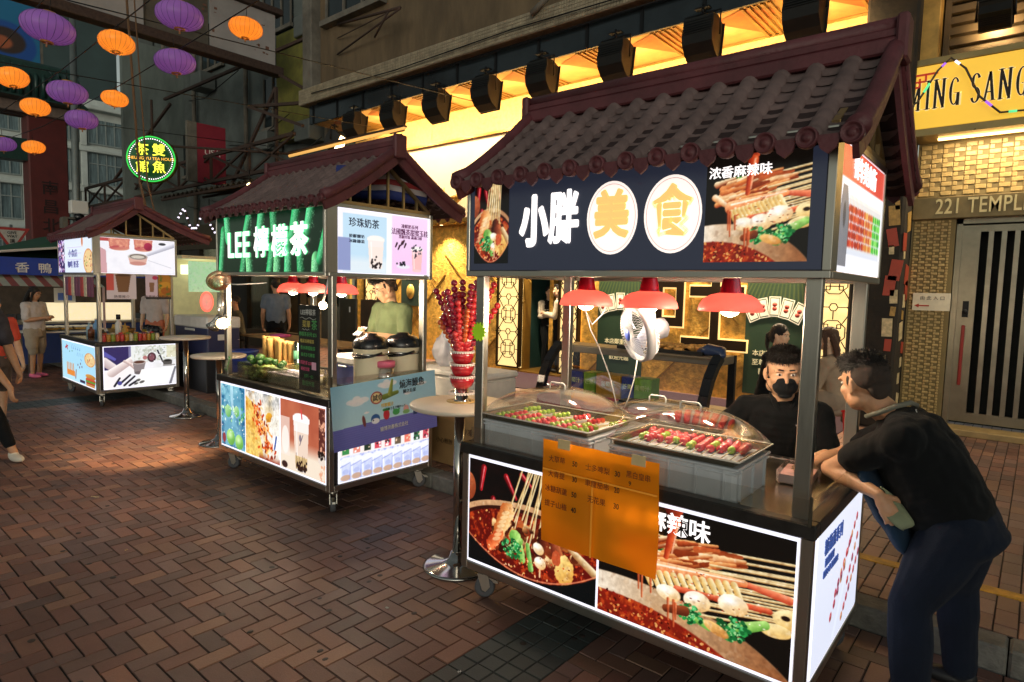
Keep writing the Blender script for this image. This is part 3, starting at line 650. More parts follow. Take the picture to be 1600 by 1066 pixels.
nt = tag(MB().box(-1.26, -.86, 9.468, 9.474, 1.62, 1.84).build("paper_notice", M("notice_paper", "e8dcc0", rough=.6)), "white paper notice with a red arrow taped to the tiled pier", "notice")
letters([("由 此 入 口", (-1.05, 9.466, 1.775), .055, 0)], M("ink_grey", "6a6058"), nt, FRONT); MB().poly([(-1.24, 1.68), (-1.19, 1.705), (-1.19, 1.688), (-1.08, 1.688), (-1.08, 1.672), (-1.19, 1.672), (-1.19, 1.655)], 9.464, 9.467, 'xz').build("arrow", M("arrow_red", "b03020"), nt)
flood(-.62, 4.95, 9.05, "floodlight aimed down at the yellow sign over the gate", 0, .9, .7, 60)
q = MB().box(-1.1, 2.4, 9.28, 9.34, 3.70, 3.718); q = dp(q, "soffit_light", M("soffit_tube", "ffe0a0", em=6, emcol="ffcf80", var=0))
ld = bpy.data.lights.new("soffit_lamp", 'AREA'); ld.shape = 'RECTANGLE'; ld.size = 3.2; ld.size_y = .1; ld.energy = 42; ld.color = (1, .82, .54); lo = bpy.data.objects.new("soffit_lamp", ld); COL.objects.link(lo); lo.parent = db; lo.location = (.65, -.25, 3.55); lo.rotation_euler = (R_(18), 0, 0)
# dark column with peeling bills between the two fronts
cn = MB(); cn.box(-1.9, -1.34, 8.95, 9.6, .12, 5.6, .03)
cn = tag(cn.build("street_column", M("grimy_dark_column", "2c241a", rough=.85, var=.5, ns=5, bump=.6, bs=14, dirt=.8)), "grimy dark column plastered with torn bills left of the gate", "column")
q = MB(); g = random.Random(3)
for i in range(16):
    z = .5+i*.2+g.uniform(-.06, .06); x = g.uniform(-1.48, -1.38); s_ = g.uniform(.05, .13); q.cur = g.choice((0, 1, 1, 2)); q.T = Matrix.Translation((-1.335, 9.0+g.uniform(.05, .5), z)) @ Matrix.Rotation(g.uniform(-.2, .2), 4, 'X'); q.box(-.002, .004, -s_, s_, -s_, s_)
    q.T = Matrix.Translation((x, 8.946, z+.05)) @ Matrix.Rotation(g.uniform(-.2, .2), 4, 'Y'); q.box(-s_*.5, s_*.5, -.004, .002, -s_, s_)
q.T = None; q.each("torn_bill", [M("bill_red", "a8402c"), M("bill_ochre", "b08a48", var=.4, ns=20), M("bill_paper", "c9b58a", var=.4, ns=20)], cn)
# rope of coloured lights on the sign
rp = [(-1.75, 9.0, 4.3), (-1.5, 9.0, 3.98), (-1.3, 9.0, 4.12), (-1.12, 9.0, 4.45), (-1.0, 9.0, 4.57), (-.85, 9.0, 4.42), (-.7, 9.0, 4.08), (-.5, 9.0, 3.87), (-.25, 9.0, 3.86), (0, 9.0, 4.1), (.3, 9.0, 4.5)]
ro = tag(MB().tube(rp, .012, 6).build("rope_light", M("rope_sleeve", "4a4038", rough=.3)), "rope of coloured lights looping over the yellow sign", "rope light")
q = MB()
for i, c in ((2, 0), (3, 1), (4, 2), (6, 1), (7, 0), (8, 1)):
    a = Vector(rp[i]); b_ = Vector(rp[i+1]); q.cur = c; q.tube([a.lerp(b_, .3), a.lerp(b_, .6)], .014, 6)
q.each("light_segment", [M("rope_green", "58d08a", em=1), M("rope_violet", "9a5ad0", em=1), M("rope_white", "e8e0f8", em=1.2)], ro)
# carpet in front of the parlour
cp = MB().box(-10.2, -1.75, 8.0, 9.56, .118, .132, .004); tag(cp.build("entrance_carpet", M("purple_carpet", "2c0c22", rough=.95, var=.25, ns=60, bump=.5, bs=220)), "purple carpet laid before the gold parlour entrance", "carpet")
# ------------------------------------------------------------------ food pictures printed on the light boxes
def broth(a, mask, seed=3, n=170, base="641710"):
    n_ = a.noise(22, seed); a.put(mask, base); a.put(mask*np.clip((n_-.5)*5, 0, 1), "a8441f"); a.speck(mask, n, .012, ("b8482a", "4a0f09", "c8703a", "8a2416", "d89a60"), seed)
def chili(a, x0, y0, x1, y1, r): a.cap(x0, y0, x1, y1, r, r*.55, "c22a34", "5a0c12"); a.cap(x0+r*.3, y0+r*.3, x1, y1+r*.2, r*.18, r*.08, "f0a0a0", a=.7)
def broccoli(a, x, y, r, seed, hx=.6, hy=-.4):
    a.cap(x, y, x+hx*r*1.9, y+hy*r*1.9, r*.42, r*.3, "a8cf7c", "6a9a48"); g = np.random.RandomState(seed)
    for i in range(60):
        an = g.rand()*6.28; d = math.sqrt(g.rand())*r; cx, cy = x+math.cos(an)*d*1.15, y+math.sin(an)*d*.85
        a.ell(cx, cy, r*.17, r*.15, ("1f6b3a", "2f8a4a", "17522c", "59b070")[g.randint(4)], soft=1.0)
    for i in range(30): a.ell(x+g.normal()*r*.45, y+g.normal()*r*.35, r*.05, r*.05, "b8e0a0", soft=1.0, a=.8)
def egg(a, x, y, rx, ry, ang=0): a.ell(x, y, rx, ry, "fff6e6", ang, "d8a468"); a.ell(x-rx*.25, y+ry*.3, rx*.4, ry*.28, "ffffff", ang, soft=6, a=.8)
def prawn(a, x0, y0, x1, y1, r, k=9):
    a.cap(x0, y0, x1, y1, r, r*.45, "f6b88a", "c8683c")
    for i in range(k):
        t = i/k; x, y = x0+(x1-x0)*t, y0+(y1-y0)*t; rr = r*(1-.55*t); a.cap(x-rr*.1, y-rr*.9, x+rr*.35, y+rr*.9, rr*.07, rr*.05, "e08858", a=.65)
    a.cap(x0, y0+r*.45, x1, y1+r*.2, r*.14, r*.05, "ffe8d0", a=.85)
def twist(a, x0, y0, x1, y1, r, k=13):
    for i in range(k):
        t = (i+.5)/k; x, y = x0+(x1-x0)*t, y0+(y1-y0)*t; a.cap(x-r*.5, y+r*.85, x+r*.45, y-r*.85, r*.52, r*.45, "f4dfb0", "c89a58")
def art_hotpot(asp, h):
    a = Art(asp, h, "15100f"); W = a.a; a.put(np.clip(a.noise(6, 9)-.45, 0, 1)*1.5, "2e1512")
    for q in ((.12, .93, .10, .72, .035), (.3, .9, .38, .72, .03), (.2, .66, .18, .55, .03), (.42, .95, .5, .86, .028), (.33, .6, .26, .66, .02), (.62, .94, .7, .8, .03)): chili(a, q[0]*W*1.05, q[1], q[2]*W*1.05, q[3], q[4])
    a.ell(-.01*W, .72, .1, .14, "c87850", col2="7a3a22")
    a.ell(W*.5, .29, W*.66, .40, "caa27c", col2="7a4a30"); a.ell(W*.5, .275, W*.62, .365, "3a1a12")
    m = np.clip((1-np.sqrt(((a.X-W*.5)/(W*.6))**2+((a.Y-.27)/.34)**2))*40, 0, 1); broth(a, m)
    for i in range(17):
        t = i/16; a.cap(W*(.47+.26*t+(.03 if i % 3 else -.02)), 1.02, W*(.30+.42*t), .38-.06*math.sin(t*3), .0085, .0085, "f0dcae", "b08a58")
    g = np.random.RandomState(17)
    for i in range(70): t = g.rand(); x = W*(.2+.68*t); y = .2+.30*g.rand(); a.ell(x, y, .03+.05*g.rand(), .02+.03*g.rand(), ('c87a48', '8a4426', 'e0a468', '5a2614', 'b85a34', 'f0c890', '3a1a10')[g.randint(7)], g.rand()*3, ('6a3018', '3a160c', 'a06030')[g.randint(3)], rough=.5, seed=i)
    a.cap(W*.33, .58, W*.25, .3, .085, .06, "f0c088", "b86838", rough=.5); a.cap(W*.27, .34, W*.2, .22, .055, .06, "f08858", "b04a26", rough=.5)
    for i in range(7): a.ell(W*.32-.018*i, .56-.045*i, .05, .018, "f8dcae", .4, a=.55)
    a.cap(W*.62, .5, W*.6, .3, .05, .06, "7a3a22", "3a160e", rough=.6); a.cap(W*.7, .44, W*.76, .2, .05, .06, "b86a44", "6a3020", rough=.6)
    a.cap(W*.4, .36, W*.46, .18, .07, .04, "a8d078", "5a9040", rough=.3); broccoli(a, W*.38, .25, .1, 5, .5, .5); a.cap(W*.5, .33, W*.53, .12, .022, .03, "9ac878", "5a8a40")
    egg(a, W*.585, .33, .062, .05, -.4); egg(a, W*.6, .205, .064, .055, -.2); a.cap(W*.6, .15, W*.6, .08, .008, .008, "e8b890")
    a.ell(W*.78, .22, .10, .13, "f8d890", col2="c88a40", rough=.35); a.ell(W*.72, .3, .05, .07, "b85a38", rough=.5); a.cap(W*.82, .42, W*1.02, .25, .03, .04, "e8d0a8", "9a7048")
    a.speck(m*(a.Y < .26), 120, .009, ("f0b080", "d84828", "701008"), 8)
    y = .02+.06*((a.X/W-.5)*2)**2*4; a.put(np.clip((y+.0-a.Y)*80, 0, 1)*1.0, "101214"); a.put(np.clip(1-np.abs(a.Y-y-.006)*90, 0, 1), "d88a68"); return a.photo(.32)
def art_skewers(asp, h, pour=.42):
    a = Art(asp, h, "17120e"); W = a.a
    rim = np.clip((1-np.sqrt(((a.X-W*.18)/(W*.95))**2+((a.Y+.32)/.68)**2))*60, 0, 1); a.put(rim, "b89878"); a.put(rim*np.clip((a.X/W-.45)*2, 0, 1), "8a5c3c"); a.put(rim*np.clip((.35-a.X/W)*2.2, 0, 1), "e8dccc"); a.put(rim*np.clip((a.noise(4, 2)-.5)*2, 0, 1)*.5, "c8783c")
    br = np.clip((1-np.sqrt(((a.X-W*.1)/(W*.85))**2+((a.Y+.42)/.62)**2))*50, 0, 1); broth(a, br, 6, 200, "7c2414")
    for i in range(11): y = .8-.045*i; a.cap(W*.5, y-.05-.006*i, W*1.03, y+.035, .0095, .009, "f2ddb0", "a88050")
    a.cap(W*.32, .72, W*.62, .74, .055, .04, "f2c896", "b87a48", rough=.4); a.cap(W*.5, .7, W*.66, .7, .045, .03, "d89058", "7a4424", rough=.6)
    broccoli(a, W*.33, .71, .075, 8, .2, -.4); a.cap(W*.25, .6, W*.62, .66, .04, .03, "f8dcb0", "c88a58", rough=.3); a.cap(W*.16, .58, W*.4, .6, .045, .05, "f0b888", "c06a40", rough=.5)
    g = np.random.RandomState(23)
    for i in range(46): t = g.rand(); x = W*(.12+.55*t); y = .52+.2*g.rand()+.08*t; a.cap(x, y, x+.12+.1*g.rand(), y+.03+.03*g.rand(), .018+.02*g.rand(), .012, ('f4c898', 'd88a54', 'e8a870', 'b85c34', 'f8e0b8', '8a4020')[g.randint(6)], ('a85a30', '7a3418')[g.randint(2)], rough=.5, seed=i)
    for i in range(7): y = .66-.05*i; a.cap(W*.62, y+.0, W*1.03, y+.075, .0085, .008, 'f2ddb0', 'a88050')
    a.cap(W*.1, .6, W*.22, .52, .03, .02, "f6e0c0", "c88858"); a.cap(W*.78, .6, W*.98, .58, .02, .03, "e88a68", "b04a30")
    prawn(a, W*.27, .5, W*.78, .6, .06); twist(a, W*.28, .41, W*.77, .53, .05); a.cap(W*.45, .4, W*.9, .46, .025, .02, "e07858", "9a3a20", rough=.4)
    for q in ((.98, .44, .10, .07), (.93, .34, .11, .05)): a.ell(W*q[0], q[1], q[2], q[3], "f6dfae", .1, "c89a58")
    a.ell(W*.97, .45, .03, .018, "2a1a10", .1)
    egg(a, W*.41, .345, .1, .06, -.05); egg(a, W*.56, .355, .105, .075, .1); egg(a, W*.735, .42, .11, .075, .05)
    broccoli(a, W*.53, .24, .085, 11, .9, -.3); broccoli(a, W*.74, .245, .105, 13, 1.1, .55); a.ell(W*.66, .2, .1, .04, "e8b878", -.3, "b07840"); a.cap(W*.4, .22, W*.5, .25, .03, .04, "8a4a2a", "5a2a18")
    for i in range(60): a.ell(W*(.3+.6*g.rand()), .3+.28*g.rand(), .004+.006*g.rand(), .004, ('fff0d8', 'c85030', '5a2010')[g.randint(3)], soft=1.0)
    for x, y0, y1 in ((.24, .47, .3), (.26, .46, .24), (.31, .42, .3), (.41, .3, .14), (.44, .3, .1), (.45, .28, .16)): a.cap(W*x, y0, W*(x+.005), y1, .012, .007, "d87850", "8a3a1c", a=.9)
    if pour: a.cap(W*pour, 1.05, W*(pour+.01), .9, .09, .045, "a84a2c", "5a1c10", rough=.6); a.cap(W*(pour+.01), .92, W*(pour-.03), .62, .04, .02, "d8683c", "8a2c16"); a.cap(W*(pour+.03), .92, W*pour, .66, .008, .006, "f0b090", a=.8)
    return a.photo(.32)
def art_cucumber(asp, h):
    a = Art(asp, h, "062012"); W = a.a; g = np.random.RandomState(4)
    for (u, y0, y1, r, ln, c) in ((.02, -.3, .74, .10, .02, 0), (.13, .60, 1.3, .115, -.03, 1), (.235, -.4, .34, .105, .03, 2), (.30, .66, 1.3, .10, .04, 0), (.36, -.4, .22, .115, -.02, 3), (.44, .56, 1.3, .12, .02, 1), (.505, -.4, .40, .10, .03, 0), (.59, .70, 1.3, .11, -.02, 2), (.60, -.4, .2, .115, .0, 3), (.70, -.4, .38, .11, .0, 1), (.745, .58, 1.3, .125, .03, 0), (.83, -.4, .3, .10, -.02, 2), (.875, .68, 1.3, .11, .02, 1), (.925, -.4, .2, .11, .0, 3), (.97, .2, .62, .09, .02, 0)):
        x = W*u+ln*.5; ln = (ln+.012)*5.5; c1 = ("28b566", "48d084", "1c9450", "88e498")[c]; a.cap(x, y0, x+ln, y1, r, r*1.08, c1, "033018", soft=2)
        for q in range(4): a.cap(x+(q-1.7)*r*.4, y0+.02, x+(q-1.7)*r*.4+ln, y1, .005, .005, "7fe0a0", a=.28, soft=3)
        a.cap(x-r*.3, y0+.02, x-r*.3+ln, y1-.04, r*.28, r*.28, "b0f4c8", a=.4, soft=12)
        for q in range(70): a.ell(x+ln*.5+g.uniform(-1, 1)*r, g.uniform(max(0, y0), min(1, y1)), .008, .008, ("b8f0c0", "0c5a30")[q % 2], a=.45)
    return a
def cup(a, x, y, w, h_, body, liq, pearls=True, lid="f4f0ec", seed=2):
    W2 = w/2; a.poly([(x-W2*.78, y), (x+W2*.78, y), (x+W2, y+h_), (x-W2, y+h_)], body); a.poly([(x-W2*.78, y), (x+W2*.78, y), (x+W2*.95, y+h_*.75), (x-W2*.95, y+h_*.75)], liq, .8)
    a.ell(x, y, W2*.78, W2*.2, body); a.rect(x-W2*1.08, y+h_*.97, x+W2*1.08, y+h_*1.07, lid); a.ell(x, y+h_*1.07, W2*.95, W2*.25, lid); a.cap(x-W2*.5, y+h_*.1, x-W2*.6, y+h_*.9, W2*.09, W2*.09, "ffffff", a=.5)
    if pearls:
        g = np.random.RandomState(seed)
        for i in range(26): a.ell(x+g.uniform(-.72, .72)*W2, y+g.rand()**1.6*h_*.42, W2*.11, W2*.11, "241a1c")
def art_milktea(asp, h):
    a = Art(asp, h, "f3f1fb"); W = a.a
    a.rect(W*.05, .0, W*.5, .93, "bfdcf0"); a.put(((a.X > W*.05) & (a.X < W*.5)).astype(float)*np.clip((.3-a.Y)*8, 0, 1), "dce8f0"); a.rect(W*.5, 0, W*.515, 1, "f8f8ff"); a.rect(W*.56, .02, W*.97, .98, "efc8ee"); a.put(((a.X > W*.56) & (a.X < W*.97)).astype(float)*np.clip((a.Y-.2), 0, 1)*.5, "f8e4fb")
    a.rect(W*.0, .04, W*.125, .55, "8d97c4"); cup(a, W*.385, .1, W*.17, .45, "f0e6e2", "f4e2d8"); cup(a, W*.85, .08, W*.13, .36, "f2c8cc", "f0b8b8", False)
    g = np.random.RandomState(3)
    for i in range(22): a.ell(W*(.85+g.normal()*.03), .43+g.normal()*.05, .02, .012, "241e30", g.rand()*3)
    a.ell(W*.69, .14, W*.075, .035, "e8e4f0"); 
    for i in range(16): a.ell(W*(.69+g.normal()*.025), .16+abs(g.normal())*.03, .018, .016, "1c1826")
    for q in ((.6, .47), (.63, .43), (.66, .5), (.7, .47), (.68, .52)): a.cap(W*q[0], q[1], W*q[0]+.03, q[1]+.06, .014, .018, "3a2030")
    return a
def art_mojito(asp, h):
    a = Art(asp, h, "3f86a8"); W = a.a; n = a.noise(5, 3); a.put(np.clip((n-.4)*2.5, 0, 1), "9fd8e4"); a.put(np.clip((a.noise(9, 5)-.55)*4, 0, 1), "1c5a86")
    a.rect(W*.12, .05, W*.85, .95, "a8dcea", .35); a.cap(W*.45, .95, W*.5, .5, .05, .03, "d8f4ff", a=.5)
    for i in range(40):
        g = np.random.RandomState(i); a.ell(W*g.rand(), .42+.25*g.rand(), .025, .02, ("5ab85a", "2f8a48", "a8e0a0", "e8fff0")[i % 4], g.rand()*3)
    for x, y, r in ((.3, .57, .1), (.66, .6, .085)): a.ell(W*x, y, r, r, "c8ecb0", 0, "58a858")
    for x, y, r in ((.4, .16, .13), (.75, .12, .12)): a.ell(W*x, y, r*1.1, r, "b8f08a", 0, "4a9a3c"); a.ell(W*x-.02, y+.03, r*.5, r*.35, "e8ffd0", soft=8, a=.7)
    a.ell(W*.12, .12, .06, .08, "8a3a44"); a.speck(np.ones_like(a.X), 60, .012, ("ffffff", "d0f4ff"), 6); return a
def art_fried(asp, h):
    a = Art(asp, h, "f0e8dc"); W = a.a; a.put(np.clip((a.noise(4, 8)-.45)*3, 0, 1), "d8c4a0"); a.put(np.clip((a.Y-.75)*4, 0, 1)*np.clip((a.noise(6, 3)-.3)*3, 0, 1), "6a727c")
    a.poly([(0, 0), (W*.55, 0), (W*.3, .8), (0, .9)], "e8c070"); a.put(((a.X < W*.3)).astype(float)*np.clip((a.noise(8, 2)-.4)*3, 0, 1)*.8, "c88a3c")
    g = np.random.RandomState(9)
    for i in range(150): t = g.rand(); a.ell(W*(.35+.35*t+g.normal()*.09), .72-.6*t+g.normal()*.07, .03+.02*g.rand(), .02, ("d8602c", "e88a48", "b8401c", "f0a868", "8a3014", "f4c890")[g.randint(6)], g.rand()*3)
    a.ell(W*.7, .66, .1, .07, "e8b048", .3, "b87828"); a.ell(W*.85, .62, .1, .08, "f8f4ea", 0, "c8c0b0"); a.rect(W*.8, .2, W*1, .42, "fdfdfd"); a.cap(W*.85, .22, W*.9, .4, .02, .02, "3a5a9a"); a.put(np.clip((.1-a.Y)*9, 0, 1)*(a.X > W*.4), "8a3a2a"); return a.photo(.4)
def art_boba(asp, h):
    a = Art(asp, h, "c06a4c"); W = a.a; a.put(np.clip((a.noise(3, 8)-.35)*2, 0, 1), "a8503a"); a.put(np.clip((.45-a.Y)*5, 0, 1), "f0e0cc"); a.rect(0, .2, W*.22, .75, "f4e4da", .7); a.ell(W*.12, .42, .1, .2, "fff4ee", a=.8)
    cup(a, W*.48, .07, W*.34, .68, "f8ece6", "e8cdb8", False, "ffffff"); g = np.random.RandomState(2)
    a.poly([(W*.355, .06), (W*.605, .06), (W*.615, .24), (W*.345, .24)], "d8b878", .8)
    for i in range(44): a.ell(W*(.36+.24*g.rand()), .05+.13*g.rand()**1.4, .02, .02, "2a1a16")
    for i in range(7): a.cap(W*(.37+.035*i), .06, W*(.37+.035*i), .2+.08*g.rand(), .008, .004, "3a2018", a=.8)
    a.ell(W*.46, .5, .03, .05, "585068", a=.7); a.cap(W*.45, .4, W*.52, .55, .006, .006, "484058"); a.cap(W*.5, .78, W*.48, .9, .016, .016, "d84848"); a.rect(W*.86, .25, W*1, .98, "5a2a24"); a.put((a.X > W*.86)*np.clip((a.noise(20, 4)-.5)*6, 0, 1), "e8a888")
    a.ell(W*.93, .3, .1, .08, "e8d8cc"); 
    for i in range(18): a.ell(W*(.92+.07*g.normal()*.6), .36+.05*g.normal()*.6, .022, .022, "1e1412")
    a.ell(W*.1, .06, .08, .05, "3a2420"); return a
def art_bottles(asp, h):
    a = Art(asp, h, "e6e8fb"); W = a.a; a.put(np.clip((a.noise(30, 3)-.45)*4, 0, 1), "a8b4ea"); g = np.random.RandomState(6)
    for i in range(9):
        x = W*(.06+.112*i); a.poly([(x-.1, .0), (x+.1, .0), (x+.11, .25), (x-.11, .25)], "cfd8fa", .8); a.cap(x-.07, .03, x-.08, .24, .012, .012, "ffffff", a=.8); a.cap(x+.07, .03, x+.08, .22, .02, .012, "7f8ce0", a=.6); a.ell(x, .05, .08, .04, "c89a78", a=.8); a.ell(x, .13, .05, .035, "8a96d8", a=.35)
        a.ell(x, .27, .11, .05, "f4f6ff", a=.9); a.cap(x-.09, .2, x+.09, .25, .008, .008, "6f7cd0", a=.5); a.rect(x-.108, .34, x+.108, .66, ("f8ece8", "f0f0f4")[i % 2]); c = ("3f8a4c", "e88a78", "2a3a2c", "d84a5a", "e05868", "6a5a48", "e87a68", "3a6a48", "c84858")[i]
        a.rect(x-.055, .36, x+.055, .64, c)
        for q in range(12): a.ell(x+g.uniform(-.05, .05), .38+.24*g.rand(), .018, .014, ("ffffff", "f0d0b0", "2a2a2a", c)[g.randint(4)], g.rand()*3)
    return a
def art_pans(asp, h):
    a = Art(asp, h, "ecebf2"); W = a.a; a.put(np.clip((a.noise(4, 5)-.5)*2, 0, 1)*.5, "d0cfdc"); a.poly([(0, .0), (W*.16, 0), (W*.15, .65), (W*.05, .75), (0, .7)], "c79aa0"); a.cap(0, .85, W*.05, .78, .05, .05, "a8aec4")
    a.rect(W*.08, .9, W*.2, 1, "b04a4a")
    for x, rx in ((.31, .13), (.6, .12)): a.poly([(W*(x-rx*.9), .72), (W*(x+rx*.9), .72), (W*(x+rx), 1.02), (W*(x-rx), 1.02)], "c87a6a"); a.ell(W*x, .72, W*rx*.9, .07, "a83a48", col2="d8a080"); a.put(((np.abs(a.X-W*x) < W*rx*.8) & (a.Y > .74)).astype(float)*np.clip((a.noise(14, 7)-.45)*3, 0, 1)*.7, "e8b090")
    a.ell(W*.66, .8, .1, .12, "b03050", col2="7a2038")
    a.poly([(W*.43, .3), (W*.63, .3), (W*.65, .5), (W*.41, .5)], "d4a89a"); a.ell(W*.53, .3, W*.1, .06, "c0857a"); a.ell(W*.53, .5, W*.12, .09, "d8d4d0", col2="8a807c"); a.ell(W*.53, .5, W*.1, .07, "5a4a40"); a.ell(W*.53, .49, W*.085, .05, "c8c0b4"); a.speck((np.sqrt(((a.X-W*.53)/(W*.08))**2+((a.Y-.49)/.045)**2) < 1).astype(float), 20, .016, ("f0ece0", "8a8070"), 3)
    a.cap(W*.66, .58, W*1.0, .9, .05, .07, "e8e8f2", "a8a8b8"); a.ell(W*.84, .9, .09, .04, "3a3a40"); a.cap(W*.66, .4, W*.95, .2, .01, .01, "c8c8d4"); return a
def art_barista(asp, h):
    a = Art(asp, h, "efeef4"); W = a.a; a.put(np.clip((a.noise(6, 2)-.5)*2, 0, 1)*.5, "cfd2c8"); a.rect(0, .45, W*.33, 1, "352c5c"); a.rect(W*.33, .62, W*.36, 1, "7a76a0"); a.cap(W*.0, .85, W*.14, .7, .05, .03, "5a58a8")
    a.rect(W*.36, .6, W*1, 1, "e6e9e8"); a.put((a.X > W*.4)*(a.Y > .62)*np.clip((a.noise(16, 4)-.48)*4, 0, 1), "b8bcae"); a.rect(W*.86, .68, W*1.0, .98, "d8d2a8", .6)
    a.poly([(0, 0), (W*.1, 0), (W*.3, .3), (W*.42, .38), (W*.36, .75), (W*.22, .6), (W*.1, .45), (0, .4)], "f3eef0"); a.cap(W*.0, .66, W*.12, .5, .1, .09, "e8dcdc", "b8a4a8"); a.cap(W*.1, .38, W*.33, .62, .1, .08, "f6ecea", "c0aaa8"); 
    for i in range(4): a.cap(W*(.27+.03*i), .64-.03*i, W*(.36+.02*i), .56-.05*i, .03, .024, "f2e0da", "b89c98")
    a.poly([(W*.4, .34), (W*.52, .34), (W*.56, .6), (W*.38, .6)], "8a7f80"); a.ell(W*.46, .34, W*.06, .04, "6a6062"); a.ell(W*.47, .6, W*.09, .05, "c8bcb8"); a.ell(W*.47, .6, W*.075, .035, "5a3a30")
    a.ell(W*.645, .7, W*.062, .12, "5f3c44", col2="38242c"); a.ell(W*.645, .7, W*.04, .08, "80505a"); a.ell(W*.55, .7, .05, .05, "a85a5a", a=.8)
    a.cap(W*.73, .86, W*.8, .58, .018, .018, "23212a"); a.ell(W*.87, .6, W*.07, .04, "c8c4c0"); a.poly([(W*.81, .46), (W*.93, .46), (W*.94, .6), (W*.8, .6)], "54504e"); a.ell(W*.87, .6, W*.055, .03, "2a2826"); a.rect(W*.8, .47, W*.98, .5, "9a9694")
    a.poly([(W*.5, .42), (W*.97, .44), (W*.86, .04), (W*.4, .02)], "f8f7f6"); a.poly([(W*.97, .44), (W*1, .44), (W*.92, .0), (W*.88, .0)], "7a7a84")
    for q in ((.2, .1, .34, .3), (.26, .06, .4, .26), (.13, .06, .2, .24), (.33, .05, .44, .16)): a.cap(W*q[0], q[1], W*q[2], q[3], .025, .022, "3a3644", "16141c")
    for q in ((.45, .16, .05, .03), (.5, .11, .06, .03), (.42, .08, .05, .025)): a.ell(W*q[0], q[1], q[2], q[3], "5a5654", .3)
    a.ell(W*.2, .12, .05, .05, "4a4890"); a.speck(np.ones_like(a.X)*(a.Y > .5)*(a.X > W*.55), 30, .012, ("ffffff", "c8b8a8", "8a8a90"), 5); return a
def pizza(a, x, y, rx, ry): a.ell(x, y, rx, ry, "d8945a"); a.ell(x, y, rx*.86, ry*.88, "e8c890", rough=.2); a.speck((((a.X-x)/rx)**2+((a.Y-y)/ry)**2 < .65).astype(float), 40, .03, ("c84838", "b83a30", "f4e8c0", "6a9a48"), 4)
def art_fastfood(asp, h):
    a = Art(asp, h, "a9dcf4"); W = a.a; a.put(np.clip((.5-a.Y), 0, 1), "c8ecfa"); pizza(a, W*.85, .66, W*.15, .17)
    a.ell(W*.86, .16, W*.14, .07, "c87838", col2="8a4a20"); a.rect(W*.72, .1, W*.99, .14, "5a9a3c"); a.rect(W*.73, .06, W*.98, .1, "a83a28"); a.ell(W*.86, .25, W*.14, .06, "e0a050", col2="a86a2c"); a.rect(W*.73, .17, W*.98, .2, "d8483a"); a.rect(W*.73, .0, W*.97, .06, "c88a48")
    for i in range(5): a.cap(W*(.16+.05*i), .2, W*(.16+.05*i), .42, .035, .035, "f0a848", "b86a1c")
    a.rect(W*.15, .12, W*.4, .26, "e8842c", .9); a.cap(W*.42, .1, W*.44, .3, .035, .03, "a8543a", "6a2a1a")
    for q in ((.5, .45), (.58, .5), (.55, .4), (.62, .43)): a.ell(W*q[0], q[1], .035, .03, "4a2a5a", 0, "8a4a6a")
    a.cap(W*.12, .82, W*.2, .88, .03, .02, "b83a48"); a.cap(W*.15, .9, W*.18, .8, .02, .03, "a82a3a"); a.ell(W*.25, .74, .03, .02, "3a7a6a", .5); a.ell(W*.33, .77, .03, .02, "2a6a4a", -.5); a.rect(W*.55, .03, W*.7, .1, "3a3050")
    for i in range(5): a.cap(W*(.32+.06*i), .86-.01*i, W*(.34+.06*i), .94-.012*i, .006, .006, "3a5ac8"); a.ell(W*(.33+.06*i), .84, .016, .018, "3a5ac8")
    for i in range(4): a.cap(W*(.48+.06*i), .68, W*(.5+.05*i), .76, .008, .006, "3a68d0")
    a.ell(W*.6, .6, .05, .012, "3a68d0", -.5); return a
def art_menu(asp, h):
    a = Art(asp, h, "dfe9fb"); W = a.a; pizza(a, W*.86, .32, W*.17, .36); a.ell(W*.66, .9, .1, .16, "e8b898"); a.ell(W*.66, .9, .07, .11, "c87858")
    for i in range(3): a.rect(W*.1, .74-.18*i, W*.62, .75-.18*i, "c8a8d8")
    return a
def art_fruitmenu(asp, h):
    a = Art(asp, h, "dde2f4"); W = a.a; g = np.random.RandomState(3); a.put(np.clip(a.Y-.2, 0, 1)*.6, "eef1fc")
    a.poly([(W*.40, .04), (W*.46, .03), (W*.98, .86), (W*.93, .9)], "e4eaf8"); 
    for (x0, y0, x1, y1, n) in ((.44, .38, .88, .80, 9), (.36, .24, .62, .5, 5), (.62, .1, .97, .46, 8), (.56, .46, .74, .66, 4), (.72, .34, .92, .62, 5)):
        for i in range(n):
            t = i/(n-1); x = W*(x0+(x1-x0)*t); y = y0+(y1-y0)*t; c = (("c8324a", "8a1a34"), ("a83058", "6a1838"), ("e0a070", "a85a3a"), ("d84a50", "8a2028"))[(i+int(x0*10)) % 4]; a.ell(x, y, .036, .034, c[0], 0, c[1]); a.ell(x-.008, y+.01, .008, .006, "ffd8e0")
            a.ell(x+.024, y-.018, .01, .01, "3a7a48", a=.7)
    return a
def art_meat(asp, h):
    a = Art(asp, h, "f4f4fb"); W = a.a; a.rect(0, .74, W, 1, "e05545"); a.rect(W*.1, .15, W*.97, .6, "dfe3ee"); g = np.random.RandomState(2)
    for i in range(26):
        x = W*(.2+.75*i/25); c = ("c8402c", "d85a34", "a83020") if i < 12 else (("e8b060", "d8803c", "c8502c") if i < 19 else ("5ac848", "3aa838", "8ae068"))
        a.cap(x, .2, x+.01, .62, .008, .008, "e8d8b8")
        for q in range(5): a.ell(x+g.normal()*.004, .24+.07*q, .03, .035, c[g.randint(3)])
    a.poly([(W*.02, .05), (W*.18, .05), (W*.2, .45), (W*.14, .68), (W*.05, .68), (0, .4)], "6a6a70", .85); a.ell(W*.1, .45, .05, .1, "3a3a40", a=.7); return a

